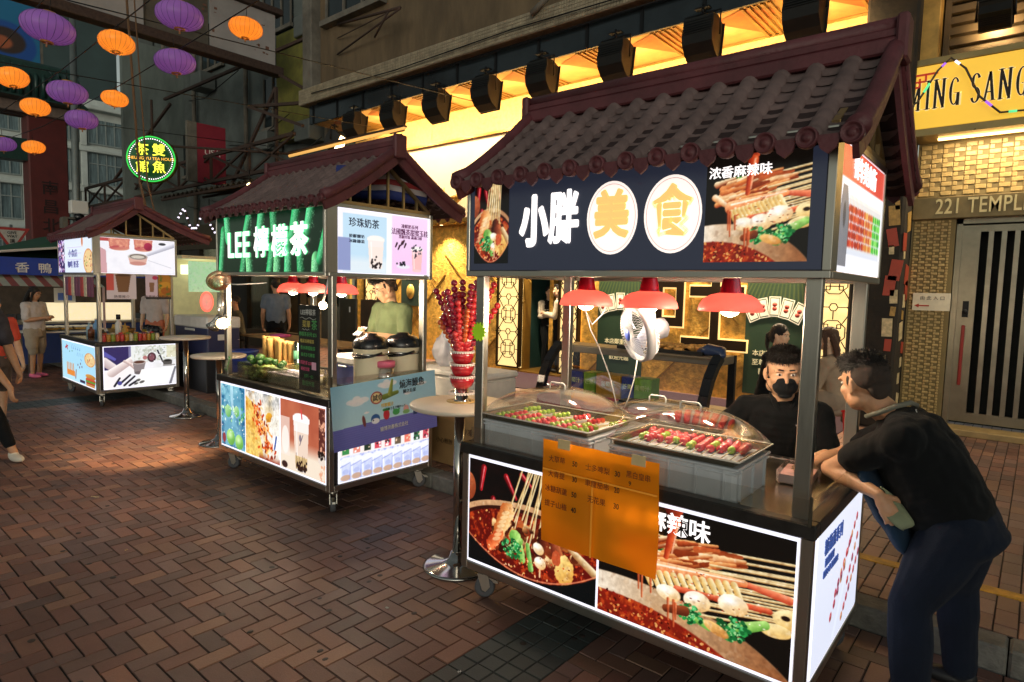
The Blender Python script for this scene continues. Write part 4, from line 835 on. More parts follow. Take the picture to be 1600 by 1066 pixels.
# ------------------------------------------------------------------ the tiled roof carts
m_tile = M("maroon_roof_tile", "6a5754", rough=.62, var=.35, ns=5, bump=.15, bs=90, dirt=.35)
m_tilem = M("maroon_ridge", "602f34", rough=.55, var=.3, ns=7, bump=.2, bs=50, dirt=.3)
m_frame = M("cart_steel", "c2bdb2", rough=.3, metal=1.0, var=.04, ns=22, stretch=(5, 5, .3))
m_dframe = M("cart_dark_trim", "4b4846", rough=.35, metal=.8, var=.2, ns=20)
m_top = M("counter_steel", "bdb6a6", rough=.22, metal=1.0, var=.12, ns=10)
m_panelw = M("lit_white_border", "f2f0ff", rough=.3, em=.84, emcol="f0efff", var=0)
m_rub = M("grey_rubber", "55565a", rough=.7)
m_gold_tube = M("gable_tube", "b59a6c", rough=.35, metal=.8, var=.15)
def tiled_roof(root, x0, x1, ye, yr, yb, ze, zr, zb, pitch, r, nseg, ends=True):
    t = MB(); und = MB(); L = x1-x0; n = max(2, int(round(L/pitch))); p = L/n
    for side in (0, 1):
        a_y, a_z = (ye, ze) if side == 0 else (yb, zb)
        def P(s): return a_y+(yr-a_y)*s, a_z+(zr-a_z)*(s**1.18)
        sg = 1 if side == 0 else -1
        for i in range(n):            # curved pans, stepped like overlapping tiles
            xa, xb = x0+i*p, x0+(i+1)*p
            for k in range(nseg):
                s0, s1 = k/nseg, (k+1)/nseg; (ya, za), (yb_, zb_) = P(s0), P(s1)
                q = 5; v = []; f = []
                for j in range(q+1):
                    u = j/q; sag = -r*.5*math.sin(math.pi*u); v.append((xa+(xb-xa)*u, ya-sg*.012*(1-4*(u-.5)**2), za+sag+.022)); v.append((xa+(xb-xa)*u, yb_, zb_+sag+.002)); v.append((xa+(xb-xa)*u, ya-sg*.012*(1-4*(u-.5)**2), za+sag+.002))
                for j in range(q): f += [(j*3, j*3+3, j*3+4, j*3+1), (j*3, j*3+2, j*3+5, j*3+3)]
                t.add(v, f, True)
        for i in range(n+1):          # barrel tiles
            xc = x0+i*p
            for k in range(nseg):
                s0, s1 = k/nseg, (k+1.12)/nseg; (ya, za), (yb_, zb_) = P(s0), P(min(1.02, s1)); m = 7; v = []; f = []
                for j in range(m+1):
                    an = math.pi*(-.08+1.16*j/m); cx, cz = math.cos(an), math.sin(an)
                    v += [(xc+cx*r*1.06, ya, za+cz*r*1.06+.006), (xc+cx*r*.95, yb_, zb_+cz*r*.95+.004)]
                for j in range(m): f.append((j*2, j*2+1, j*2+3, j*2+2))
                f.append(tuple(j*2 for j in range(m+1)))
                t.add(v, f, True)
        o = 0
        d = MB()
        for i in range(n+1):
            xc = x0+i*p; y = a_y-sg*.01
            d.lathe([(.0001, -.012), (r*.35, -.012), (r*.42, -.006), (r*.8, -.006), (r*.9, -.016), (r*1.04, -.014), (r*1.08, .0), (r*1.02, .02), (.0001, .02)], 16, (xc, y, a_z+r*.35), 'y')
            if i < n:
                xa, xb = xc+r*.8, xc+p-r*.8; zc = a_z-.004; pts = [(xa, zc+.02), (xa+.2*(xb-xa), zc-.026), ((xa+xb)/2, zc-.046), (xb-.2*(xb-xa), zc-.026), (xb, zc+.02)]
                d.poly(pts, y-.008, y+.006, 'xz')
        d.build("eave_tile", m_tilem, root)
    t.build("roof", m_tile, root, fix=False)
    for (a_y, a_z) in ((ye, ze), (yb, zb)):
        und.add([(x0, a_y, a_z-.015), (x1, a_y, a_z-.015), (x1, yr, zr-.035), (x0, yr, zr-.035)], [(0, 1, 2, 3)])
    und.build("roof_lining", M("roof_lining", "33201f", rough=.8), root, fix=False)
    rg = MB(); rg.box(x0-.03, x1+.03, yr-.05, yr+.05, zr-.02, zr+.045, .008); rg.box(x0-.04, x1+.04, yr-.038, yr+.038, zr+.045, zr+.085, .008); rg.tube([(x0-.05, yr, zr+.1), (x1+.05, yr, zr+.1)], .036, 10); rg.box(x0-.055, x0-.01, yr-.06, yr+.06, zr-.05, zr+.13, .01); rg.box(x1+.01, x1+.055, yr-.06, yr+.06, zr-.05, zr+.13, .01)
    rg.build("ridge", m_tilem, root)
    for xe in (x0-.01, x1+.01):
        vb = MB()
        for (a_y, a_z) in ((ye, ze), (yb, zb)):
            pts = [(xe, a_y+(yr-a_y)*s, a_z+(zr-a_z)*(s**1.18)+.03) for s in [i/8 for i in range(9)]]
            vb.tube(pts, [.042]+[.036]*8, 10); 
            for q in range(8): vb.bar((xe, pts[q][1], pts[q][2]-.055), (xe, pts[q+1][1], pts[q+1][2]-.055), .022, .1)
        vb.build("verge_board", m_tilem, root)
def caster(root, x, y, rz):
    c = MB(); c.T = Matrix.Translation((x, y, 0)) @ Matrix.Rotation(rz, 4, 'Z')
    c.box(-.045, .045, -.035, .035, .165, .183); c.lathe([(.0001, .14), (.03, .14), (.03, .165), (.0001, .165)], 12)
    for s in (-1, 1): c.poly([(-.03, .145), (.03, .145), (.045, .07), (.02, .04), (0, .05)], s*.026-.003, s*.026+.003, 'xz')
    c.poly([(.03, .12), (.085, .1), (.09, .085), (.04, .09)], -.012, .012, 'xz')
    f = c.build("caster", m_frame, root); w = MB(); w.T = Matrix.Translation((x, y, 0)) @ Matrix.Rotation(rz, 4, 'Z')
    w.lathe([(.025, -.02), (.048, -.021), (.058, -.014), (.058, .014), (.048, .021), (.025, .02)], 18, (.012, 0, .06), 'y'); w.lathe([(.0001, -.023), (.026, -.022), (.026, .022), (.0001, .023)], 12, (.012, 0, .06), 'y'); w.build("wheel", m_rub, f)
def cart(name, label, X0, Y0, rz, L, W, roof, front_art, right_art, base_front, base_right, strip=.1, sx=(0, 0), sy=0.0, post_in=.065):
    t = thing(name, label, "food cart", (X0, Y0, 0), rz, "tiled roof food carts along the kerb"); BB, BT, SB, ST = .185, .90, 1.859, 2.348
    # base carcass
    b = MB(); b.box(.012, L-.012, .012, W-.012, BB+.05, BT-.03); b.build("carcass", m_dframe, t)
    b = MB()
    for x in (0, L-.045):
        for y in (0, W-.045): b.box(x, x+.045, y, y+.045, BB, BT-.055, .004)
    for z in (BB,): b.box(.045, L-.045, 0, .03, z, z+.045, .004); b.box(.045, L-.045, W-.03, W, z, z+.045, .004); b.box(0, .03, .045, W-.045, z, z+.045, .004); b.box(L-.03, L, .045, W-.045, z, z+.045, .004)
    b.build("base_frame", m_frame, t)
    b = MB(); b.box(-.012, L+.012, -.012, .05, BT-.055, BT+.004, .006); b.box(-.012, L+.012, W-.05, W+.012, BT-.055, BT+.004, .006); b.box(-.012, .05, .05, W-.05, BT-.055, BT+.004, .006); b.box(L-.05, L+.012, .05, W-.05, BT-.055, BT+.004, .006)
    b.build("counter_rim", m_dframe, t); MB().box(.05, L-.05, .05, W-.05, BT-.03, BT-.012).build("counter", m_top, t)
    # lit panels of the base
    z0, z1 = BB+.05, BT-.06
    bx = MB().box(.04, L-.04, .004, .014, z0, z1).build("light_box", m_panelw, t); n = len(base_front); x = .055
    for art, frac in base_front:
        wd = (L-.11-.012*(n-1))*frac; a = art(wd/(z1-z0-.03), 190 if name == "snack_cart" else 120); a.build("picture", (x, 0.002, z0+.015), (wd, 0, 0), (0, 0, z1-z0-.03), LIT, bx); x += wd+.012
    if base_right:
        bx = MB().box(L-.014, L-.004, .085, W-.03, z0, z1).build("light_box", m_panelw, t); art, hh = base_right; a = art((W-.13)/(z1-z0-.02), hh); a.build("picture", (L-.002, .095, z0+.01), (0, W-.135, 0), (0, 0, z1-z0-.02), LIT, bx)
    else: bx = None
    for (x, y, r) in ((.09, .09, .6), (L-.09, .09, -.5), (.09, W-.09, 2.2), (L-.09, W-.09, .9)): caster(t, x, y, r)
    # posts
    for x in (post_in, L-post_in):
        for y in (.07, W-.07): MB().box(x-.03, x+.03, y-.022, y+.022, BT-.02, SB+.01, .004).build("post", m_frame, t)
    # canopy sign box
    a0, a1 = sx[0], L+sx[1]; y0 = sy
    f = MB()
    for z in (SB-.03, ST): f.box(a0, a1, y0, y0+.035, z, z+.03, .003); f.box(a0, a1, W-.035, W, z, z+.03, .003); f.box(a0, a0+.035, y0+.035, W-.035, z, z+.03, .003); f.box(a1-.035, a1, y0+.035, W-.035, z, z+.03, .003)
    f.box(a0, a0+.022, y0, y0+.022, SB, ST, .002); f.box(a1-.03, a1, y0, y0+.03, SB, ST, .002); f.box(a1-.03, a1, W-.03, W, SB, ST, .002); f.box(a0, a0+.03, W-.03, W, SB, ST, .002)
    f.box(a1-.012, a1-.002, y0+.03, y0+strip, SB, ST); f.build("canopy_frame", m_frame, t)
    bx = MB(); bx.box(a0+.02, a1-.03, W-.02, W-.008, SB, ST); bx.box(a0+.004, a0+.016, y0+.03, W-.03, SB, ST); bx.build("canopy_panel", m_dframe, t)
    fs = MB().box(a0+.022, a1-.03, y0+.008, y0+.02, SB, ST).build("front_sign", M("sign_backing", "1f2430", rough=.35), t)
    front_art(fs, a0+.026, a1-.034, y0+.006, SB+.003, ST-.003)
    rs = MB().box(a1-.02, a1-.008, y0+strip, W-.03, SB, ST).build("side_sign", m_panelw, t); right_art(rs, a1-.006, y0+strip+.004, W-.034, SB+.004, ST-.004)
    cl = MB(); cl.box(a0+.035, a1-.035, y0+.035, W-.035, SB+.46, SB+.475); cl.build("canopy_ceiling", M("cart_ceiling", "5e5348", rough=.6), t)
    # roof
    x0, x1, ye, yr, yb, ze, zr, zb, pitch, r, ns = roof
    tiled_roof(t, x0, x1, ye, yr, yb, ze, zr, zb, pitch, r, ns)
    for xg in (a1-.02, a0+.02):
        g = MB(); zt = zr-.09; zb0 = ST+.04; yl, yrr = y0+.03, W-.03; ym = min(max(yr, yl+.2), yrr-.2)
        g.bar((xg, yl, zb0), (xg, yrr, zb0), .03); g.bar((xg, yl, zb0), (xg, ym, zt), .026, .026, (1, 0, 0)); g.bar((xg, yrr, zb0), (xg, ym, zt), .026, .026, (1, 0, 0))
        for u in (.2, .38, .56, .72, .86):
            y = yl+(yrr-yl)*u; h = (y-yl)/(ym-yl) if y < ym else (yrr-y)/(yrr-ym); g.bar((xg, y, zb0), (xg, y, zb0+(zt-zb0)*h), .018, .018, (1, 0, 0))
        g.build("gable_frame", m_gold_tube, t)
    return t
m_navy = M("navy_sign_face", "2a2d36", rough=.35, em=.30, emcol="3c4256", var=.06)
m_signw = M("lit_white_lettering", "ffffff", em=1.0, emcol="fff6f4", var=0)
m_orange = M("lit_orange_lettering", "f4bb6a", em=.75, emcol="f6bd70", var=0)
def disc(mb, cx, cz, rx, rz, y, n=40, ring=None):
    if ring is None: return mb.add([(cx+rx*math.cos(2*math.pi*i/n), y, cz+rz*math.sin(2*math.pi*i/n)) for i in range(n)], [tuple(range(n))])
    v = []; 
    for i in range(n):
        c, s_ = math.cos(2*math.pi*i/n), math.sin(2*math.pi*i/n); v += [(cx+rx*c, y, cz+rz*s_), (cx+(rx-ring)*c, y, cz+(rz-ring)*s_)]
    return mb.add(v, [(2*i, 2*((i+1) % n), 2*((i+1) % n)+1, 2*i+1) for i in range(n)])
def sign1(fs, x0, x1, y, z0, z1):
    H = z1-z0; Lw = x1-x0; MB().quad((x0, y, z0), (x1, y, z0), (x1, y, z1), (x0, y, z1)).build("sign_face", m_navy, fs)
    art_hotpot(.24/.42, 110).build("picture", (x0+.03, y-.003, z0+.035), (.24, 0, 0), (0, 0, .42), LIT, fs)
    art_skewers(.40/.43, 130, .45).build("picture", (x1-.45, y-.003, z0+.03), (.40, 0, 0), (0, 0, .43), LIT, fs)
    c1, c2 = x0+.88, x0+1.175; zc = z0+.235
    d = MB(); d.cur = 0
    for c in (c1, c2): disc(d, c, zc, .132, .165, y-.003)
    d.cur = 1
    for c in (c1, c2): disc(d, c, zc, .122, .153, y-.0035, ring=.0025)
    d.build("sign_disc", [M("lit_disc", "fdf0ea", em=.74, emcol="fff0e8", var=0), M("disc_ring", "c88a8a", em=.4, var=0)], fs)
    letters([("小", (x0+.435, y-.003, zc-.01), .26, .05, .68, 0), ("胖", (x0+.615, y-.003, zc), .26, .035, .68, 0), ("美", (c1, y-.006, zc), .22, .045, .82, 1), ("食", (c2, y-.006, zc), .22, .045, .82, 1), ("浓香麻辣味", (x1-.315, y-.006, z1-.10), .050, .008, 1, 0)], [m_signw, m_orange], fs, FRONT)
def side1(rs, x, y0, y1, z0, z1):
    art_meat((y1-y0)/(z1-z0), 110).build("picture", (x, y0, z0), (0, y1-y0, 0), (0, 0, z1-z0), LIT, rs); letters([("餐车美食街", (x+.002, (y0+y1)/2, z1-.07), .1, .006, .9)], m_signw, rs, RIGHT)
def sign2(fs, x0, x1, y, z0, z1):
    art_cucumber((x1-x0)/(z1-z0), 110).build("picture", (x0, y-.001, z0), (x1-x0, 0, 0), (0, 0, z1-z0), LITB, fs); g = M("lit_green_rim", "8ef0b0", em=.9, emcol="6ee8a0", var=0)
    z = (z0+z1)/2-.02; X = lambda u: x0+(x1-x0)*u; J = [("LEE", (X(.24), y-.011, z), .31, .016, .82, 1.12), ("檸", (X(.475), y-.011, z+.005), .27, .02, .95), ("檬", (X(.645), y-.011, z+.005), .27, .02, .95), ("茶", (X(.815), y-.011, z+.01), .27, .025, .95)]
    letters([(q[0], (q[1][0], q[1][1]+.008, q[1][2]), q[2], q[3]+.010, q[4], 0, 0)+q[5:] for q in J]+[q[:5]+(1, 0)+q[5:] for q in J], [g, m_signw], fs, FRONT)
def side2(rs, x, y0, y1, z0, z1):
    W = y1-y0; H = z1-z0; art_milktea(W/H, 110).build("picture", (x, y0, z0), (0, W, 0), (0, 0, H), LIT, rs); nb = M("print_navy", "26304f", em=.1)
    Y = lambda u: y0+W*u; letters([("珍珠奶茶", (x+.002, Y(.26), z0+H*.79), .075, .006, .95, 0), ("凍鮮奶系列", (x+.002, Y(.76), z0+H*.82), .036, .002, 1, 1), ("法國飄茶甜蜜玉桂", (x+.002, Y(.765), z0+H*.72), .056, .003, .88, 1), ("黑糖珍珠 滿滿口感", (x+.002, Y(.77), z0+H*.64), .03, 0, 1, 1)]+[("冰鎮", (x+.002, Y(.14+.045*i), z0+H*.5), .03, 0, 1, 0) for i in range(3)]+[("鮮奶", (x+.002, Y(.14+.045*i), z0+H*.58), .03, 0, 1, 0) for i in range(3)], [nb, M("print_plum", "7a3a70", em=.15)], rs, RIGHT)
def sign3(fs, x0, x1, y, z0, z1):
    W = x1-x0; art_menu(W/(z1-z0)*.8, 80).build("picture", (x0+W*.2, y-.001, z0), (W*.8, 0, 0), (0, 0, z1-z0), LIT, fs)
    a = Art(W*.2/(z1-z0), 80, "3a2a5a"); a.speck(np.ones_like(a.X), 90, .05, ("d8c8f0", "e8a0c0", "f0e8ff", "8a5ab0", "2a1a3a"), 5); a.build("picture", (x0, y-.001, z0), (W*.2, 0, 0), (0, 0, z1-z0), LIT, fs)
    letters([("小食店", (x0+W*.46, y-.004, z0+.27), .12, 0, 1.3), ("咖啡 奶茶", (x0+W*.46, y-.004, z0+.11), .11, 0, 1.2)], M("print_violet", "6a6ab0", em=.2), fs, FRONT)
def side3(rs, x, y0, y1, z0, z1): art_pans((y1-y0)/(z1-z0), 100).build("picture", (x, y0-.09, z0), (0, y1-y0+.09, 0), (0, 0, z1-z0), LIT, rs)
X1, Y1, L1, W1 = -2.42, 2.49, 1.831, .978
cart1 = cart("snack_cart", "large skewer snack cart with dark navy sign and maroon tiled roof", -.592-1.831*math.cos(.011), 2.49-1.831*math.sin(.011), .011, L1, W1,
             (.05, 1.90, -.12, .51, 1.2, 2.30, 2.765, 2.29, .143, .036, 9), sign1, side1, [(art_hotpot, .49), (art_skewers, .51)], (art_fruitmenu, 110), strip=.1)
C1 = lambda x, y, z=0: Vector((-.592+(x-1.831)*math.cos(.011)-y*math.sin(.011), 2.49+(x-1.831)*math.sin(.011)+y*math.cos(.011), z))
L2, W2 = 1.855, 1.042; cart2 = cart("tea_cart", "lemon tea cart with green cucumber sign and milk tea pictures", -4.028-1.855*math.cos(.011), 2.668+1.855*math.sin(.011), -.011, L2, W2,
             (.0, 1.935, -.11, .56, 1.27, 2.37, 2.815, 2.40, .118, .030, 11), sign2, side2, [(art_mojito, .27), (art_fried, .345), (art_boba, .385)], (art_bottles, 120), strip=.11, sx=(.03, -.03), sy=-.015)
C2 = lambda x, y, z=0: Vector((-4.028+(x-1.855)*math.cos(.011)+y*math.sin(.011), 2.668-(x-1.855)*math.sin(.011)+y*math.cos(.011), z))
L3_, W3 = 1.772, 1.073; cart3 = cart("breakfast_cart", "farther cart with pan photo sign and hamburger menu panel", -9.858-1.772*math.cos(.024), 2.841+1.772*math.sin(.024), -.024, L3_, W3,
             (-.1, 1.83, -.08, .55, 1.52, 2.38, 2.80, 2.40, .118, .028, 9), sign3, side3, [(art_fastfood, 1.0)], (art_barista, 110), strip=.09)
C3 = lambda x, y, z=0: Vector((-9.858+(x-1.772)*math.cos(.024)+y*math.sin(.024), 2.841-(x-1.772)*math.sin(.024)+y*math.cos(.024), z))
# small print on the base panels
bx = [c for c in cart1.children if c.name.startswith("light_box")]
letters([("浓香麻辣味", (1.19, -.001, .755), .1, .012, 1)], m_signw, bx[0], FRONT)
letters([("糖葫蘆系列", (L1+.001, .36, .745), .075, 0, .85, 0), ("酸甜開胃", (L1+.001, .3, .68), .04, 0, 1, 0), ("新鮮水果 脆脆糖衣", (L1+.001, .33, .635), .035, 0, .9, 0)], M("print_blue", "4a68b8", em=.15), bx[1], RIGHT)
# ------------------------------------------------------------------ heat lamps
def translucent(key, col, mix=.55, em=0.0):
    if key in _M: return _M[key]
    m = bpy.data.materials.new(key); m.use_nodes = True; _M[key] = m; n = m.node_tree.nodes; l = m.node_tree.links; b = n["Principled BSDF"]; out = [x for x in n if x.type == 'OUTPUT_MATERIAL'][0]
    c = L3(col); b.inputs["Base Color"].default_value = (*c, 1); b.inputs["Roughness"].default_value = .35
    if em: b.inputs["Emission Color"].default_value = (*c, 1); b.inputs["Emission Strength"].default_value = em
    t = n.new("ShaderNodeBsdfTranslucent"); t.inputs["Color"].default_value = (*c, 1); mx = n.new("ShaderNodeMixShader"); mx.inputs[0].default_value = mix
    l.new(b.outputs[0], mx.inputs[1]); l.new(t.outputs[0], mx.inputs[2]); l.new(mx.outputs[0], out.inputs[0]); return m
m_shade = translucent("red_lamp_plastic", "fbaaa4", .68); m_cap = M("red_lamp_cap", "c01830", rough=.3, coat=.4)
m_bulb = M("glowing_bulb", "fff0d8", em=26, emcol="ffe6c0", var=0); m_cord = M("white_cord", "d8d4cc", rough=.5)
def heat_lamp(loc, label, sc=1.0, em=None):
    t = thing("heat_lamp", label, "lamp", loc, 0, "red heat lamps hung inside the carts"); s = sc*.84
    MB().lathe([(.172*s, 0), (.178*s, .004), (.17*s, .03), (.15*s, .058), (.11*s, .078), (.06*s, .088), (.06*s, .085), (.108*s, .074), (.147*s, .054), (.166*s, .028), (.172*s, 0)], 36).build("lamp_shade", m_shade, t)
    MB().lathe([(.064*s, .082), (.058*s, .1), (.047*s, .15), (.045*s, .16), (.028*s, .172), (.0001, .172)], 24).build("lamp_cap", m_cap, t)
    MB().ball((0, 0, .012), .056*s, 16, 10, (1, 1, .8)).build("bulb", m_bulb, t)
    MB().tube([(0, 0, .14), (0, 0, .215)], .006, 6).build("cord", m_cord, t)
    ld = bpy.data.lights.new("heat_lamp_glow", 'POINT'); ld.energy = 21 if em is None else em; ld.color = (1, .80, .56); ld.shadow_soft_size = .05; lo = bpy.data.objects.new("heat_lamp_glow", ld); COL.objects.link(lo); lo.parent = t; lo.location = (0, 0, -.045*s)
    return t
for (x, y), lb in zip(((.49, .46), (.88, .45), (1.30, .46)), ("red heat lamp at the left end of the large snack cart", "red heat lamp in the middle of the snack cart, above the fan", "red heat lamp nearest the mask wearing seller")): heat_lamp(C1(x, y, 1.682), lb)
for (x, y), lb in zip(((.62, .42), (.94, .43), (1.36, .44)), ("leftmost red heat lamp of the three in the tea cart", "red heat lamp behind the blackboard menu in the tea cart", "red heat lamp beside the man in the green shirt")): heat_lamp(C2(x, y, 1.69), lb, .95, 26)
hb = thing("bare_bulb", "bare glowing bulb above the chalk menu board", "bulb", C2(1.52, .16, 1.6)); MB().ball((0, 0, 0), .032, 12, 8).build("bulb", M("bare_bulb_glow", "ffe8c0", em=30, emcol="ffdca8", var=0), hb); MB().tube([(0, 0, .03), (0, .02, .09), (0, .06, .26)], .008, 6).build("cord", m_cord, hb)
# ------------------------------------------------------------------ hanging fan
fan = thing("hanging_fan", "white caged fan hung over the snack trays", "fan", C1(.79, .52, 1.545)); FR = Matrix.Rotation(R_(-38), 4, 'Z') @ Matrix.Rotation(R_(12), 4, 'X')
w = MB(); w.T = FR
for k in range(56):
    a = 2*math.pi*k/56; c, s = math.cos(a), math.sin(a); w.tube([(c*.03, -.062, s*.03), (c*.09, -.06, s*.09), (c*.135, -.045, s*.135), (c*.15, -.015, s*.15)], .0013, 4, False); w.tube([(c*.15, .025, s*.15), (c*.13, .06, s*.13), (c*.05, .07, s*.05)], .0013, 4, False)
w.lathe([(.147, -.02), (.156, -.02), (.156, .028), (.147, .028)], 44, (0, 0, 0), 'y'); w.build("cage", M("fan_cage", "8c8d92", rough=.4, var=0), fan)
w = MB(); w.T = FR; w.lathe([(.0001, -.066), (.03, -.066), (.032, -.06), (.0001, -.058)], 20, (0, 0, 0), 'y'); w.build("badge", M("fan_badge_blue", "3a55b0", rough=.35), fan)
w = MB(); w.T = FR; w.lathe([(.055, .06), (.06, .08), (.055, .15), (.035, .165), (.0001, .165)], 20, (0, 0, 0), 'y'); w.build("motor", M("fan_motor", "74747c", rough=.4), fan)
for k in range(3):
    b = MB(); b.T = FR @ Matrix.Rotation(k*2.094, 4, 'Y'); v = []; f = []
    for i in range(6):
        for j in range(5): u = i/5; q = j/4; r = .03+.1*u; an = (q-.5)*(.9+.5*u); v.append((r*math.cos(an), -.01+.03*(q-.5), r*math.sin(an)))
    for i in range(5):
        for j in range(4): f.append((i*5+j, i*5+j+1, i*5+j+6, i*5+j+5))
    b.add(v, f, True); b.build("blade", M("fan_blade", "8a90a4", rough=.35, alpha=1), fan)
w = MB(); w.T = FR; w.tube([(0, .1, .05), (0, .1, .3)], .012, 8); w.box(-.03, .03, .08, .12, .25, .3); w.build("bracket", m_white, fan)
MB().tube([(0, .0, -.14), (-.015, 0, -.25), (-.05, .01, -.36), (-.08, .02, -.42)], .0035, 6).build("pull_cord", m_cord, fan)
tag(MB().tube([C1(.52, .4, 1.68), C1(.53, .45, 1.55), C1(.56, .5, 1.45), C1(.62, .52, 1.3), C1(.66, .55, 1.12)], .0035, 6).tube([C1(.52, .4, 1.66), C1(.56, .42, 1.58), C1(.61, .44, 1.64), C1(.63, .46, 1.7)], .0035, 6).build("power_cord", m_cord), "thin white power cord dangling from the left red lamp", "cord")
# ------------------------------------------------------------------ grey crates, trays, skewers and domes on the snack cart
m_crate = M("grey_crate_plastic", "c2c5c8", rough=.4, var=.08); m_tray = M("steel_tray", "b5a58c", rough=.25, metal=1.0, var=.1); m_dome = glass("clear_dome", "ffffff", .10, .08)
m_red = M("candied_tomato", "d63a3c", rough=.12, coat=.8, var=.25, ns=40); m_grn = M("candied_grape", "9cb83a", rough=.12, coat=.8, var=.2, ns=40); m_org = M("candied_orange", "d8602c", rough=.15, coat=.8, var=.2, ns=40); m_drk = M("candied_plum", "a01e38", rough=.12, coat=.8, var=.25, ns=40); m_stick = M("bamboo_stick", "d8bd84", rough=.6)
def ball_mesh(mat, sc=(1, 1, 1)): k = ("ball", mat.name, sc); _M.setdefault(k, MB().ball((0, 0, 0), 1.0, 12, 8, sc).mesh("fruit", mat)); return _M[k]
def skewer(name, label, group, p0, p1, fruits, r, stick_r=.0022, step=1.98, start=.0, cat="skewer"):
    """thin stick from p0 to p1; fruits: materials threaded from the p1 end"""
    p0 = Vector(p0); p1 = Vector(p1); t = thing(name, label, cat, p0, 0, group); d = (p1-p0); L = d.length; d.normalize()
    MB().tube([(0, 0, 0), d*L], stick_r, 5).build("stick", m_stick, t)
    for i, m in enumerate(fruits):
        o = link("fruit", ball_mesh(m), t); c = d*(L-start-r*(.9+step*i)); o.location = c; o.scale = (r*rnd.uniform(.92, 1.06), r*rnd.uniform(.92, 1.06), r*rnd.uniform(.9, 1.0))
    return t
def crate(x, y, w, d, label, zt=1.06):
    t = thing("storage_crate", label, "crate", C1(x, y, .888), .011, "grey crates lifting the fruit trays"); h = zt-.888; b = MB()
    b.poly([(.03, .012), (w-.03, .012), (w-.012, .03), (w-.012, d-.03), (w-.03, d-.012), (.03, d-.012), (.012, d-.03), (.012, .03)], 0, h-.02, 'xy')
    b.box(0, w, 0, d, h-.03, h-.018, .004); b.box(.004, w-.004, .004, d-.004, h-.05, h-.04, .003); n = 5
    for i in range(n): xx = .06+(w-.12)*i/(n-1); b.box(xx-.004, xx+.004, .002, d-.002, .004, h-.03)
    for i in range(3): yy = .06+(d-.12)*i/2; b.box(.002, w-.002, yy-.004, yy+.004, .004, h-.03)
    b.build("body", m_crate, t); return t
def tray(x, y, w, d, z, label, rz=.011):
    t = thing("steel_tray", label, "tray", C1(x, y, z), rz, "steel trays of fruit skewers"); b = MB()
    for (i0, z0, i1, z1) in ((-.012, .002, 0, 0), (0, 0, .012, -.035),):
        v = []
        for q, zz in ((i0, z0), (i1, z1)): v += [(q, q, zz), (w-q, q, zz), (w-q, d-q, zz), (q, d-q, zz)]
        b.add(v, [(k, (k+1) % 4, 4+(k+1) % 4, 4+k) for k in range(4)])
    b.quad((.012, .012, -.035), (w-.012, .012, -.035), (w-.012, d-.012, -.035), (.012, d-.012, -.035)); b.tube([(-.012, -.012, .002), (w+.012, -.012, .002), (w+.012, d+.012, .002), (-.012, d+.012, .002), (-.012, -.012, .002)], .004, 6)
    b.build("pan", m_tray, t, fix=False); return t
def dome(x, y, w, d, h, z, label):
    t = thing("dome_cover", label, "cover", C1(x, y, z), .011, "clear domed covers over the fruit trays"); b = MB(); nx, ny = 24, 14; v = []; f = []
    for i in range(nx+1):
        for j in range(ny+1):
            u = -1+2*i/nx; q = -1+2*j/ny; k = (1-abs(u)**2.2)**.62*(1-abs(q)**4.5)**.5; v.append((w*(u+1)/2, d*(q+1)/2, h*k+.004))
    for i in range(nx):
        for j in range(ny): f.append((i*(ny+1)+j, (i+1)*(ny+1)+j, (i+1)*(ny+1)+j+1, i*(ny+1)+j+1))
    b.add(v, f, True); b.build("shell", m_dome, t, fix=False)
    e = MB(); e.tube([(0, 0, .004), (w, 0, .004), (w, d, .004), (0, d, .004), (0, 0, .004)], .0045, 6); e.build("rim", M("clear_rim", "d8cfc0", rough=.2, var=0), t)
    hh = MB(); hh.tube([(w/2-.05, d/2, h-.004), (w/2-.05, d/2, h+.022), (w/2-.04, d/2, h+.032), (w/2+.04, d/2, h+.032), (w/2+.05, d/2, h+.022), (w/2+.05, d/2, h-.004)], .0045, 8); hh.build("handle", m_white, t); return t
crate(.07, .06, .72, .46, "grey plastic crate under the left fruit dome"); crate(.90, .05, .62, .43, "grey ribbed plastic crate behind the orange price sheet"); 
tray(.09, .075, .68, .43, 1.068, "steel tray of grape and tomato skewers under the left dome"); tray(.915, .065, .585, .40, 1.068, "steel tray of red tomato skewers on the ribbed grey crate")
tray(.5, .58, .62, .32, 1.0, "empty looking tray at the back, beneath the rear dome")
g = random.Random(5)
for i in range(11):
    xb = .13+i*.057; m = [m_grn, m_red, m_grn, m_red, m_grn, m_red, m_red, m_grn, m_red, m_grn, m_grn][i]; m2 = m if g.random() < .7 else m_red; yo = g.uniform(-.02, .03)
    skewer("fruit_skewer", "%s fruit skewer in the left tray, %s" % ("green grape" if m is m_grn else "red tomato", "back half" if i % 2 else "front half"), "skewers lying in the trays", C1(xb+.03, .45+yo, 1.052+.004*(i % 2)), C1(xb+g.uniform(-.03, .01), .12+yo*.5, 1.054), [m, m, m2, m, m][:4+i % 2], .019)
    if i % 2 == 0: skewer("fruit_skewer", "%s fruit skewer laid across the left tray" % ("red tomato" if m is m_red else "green grape"), "skewers lying in the trays", C1(xb+.02, .2+yo, 1.07), C1(xb+.08, .42+yo, 1.068), [m, m2, m, m], .016)
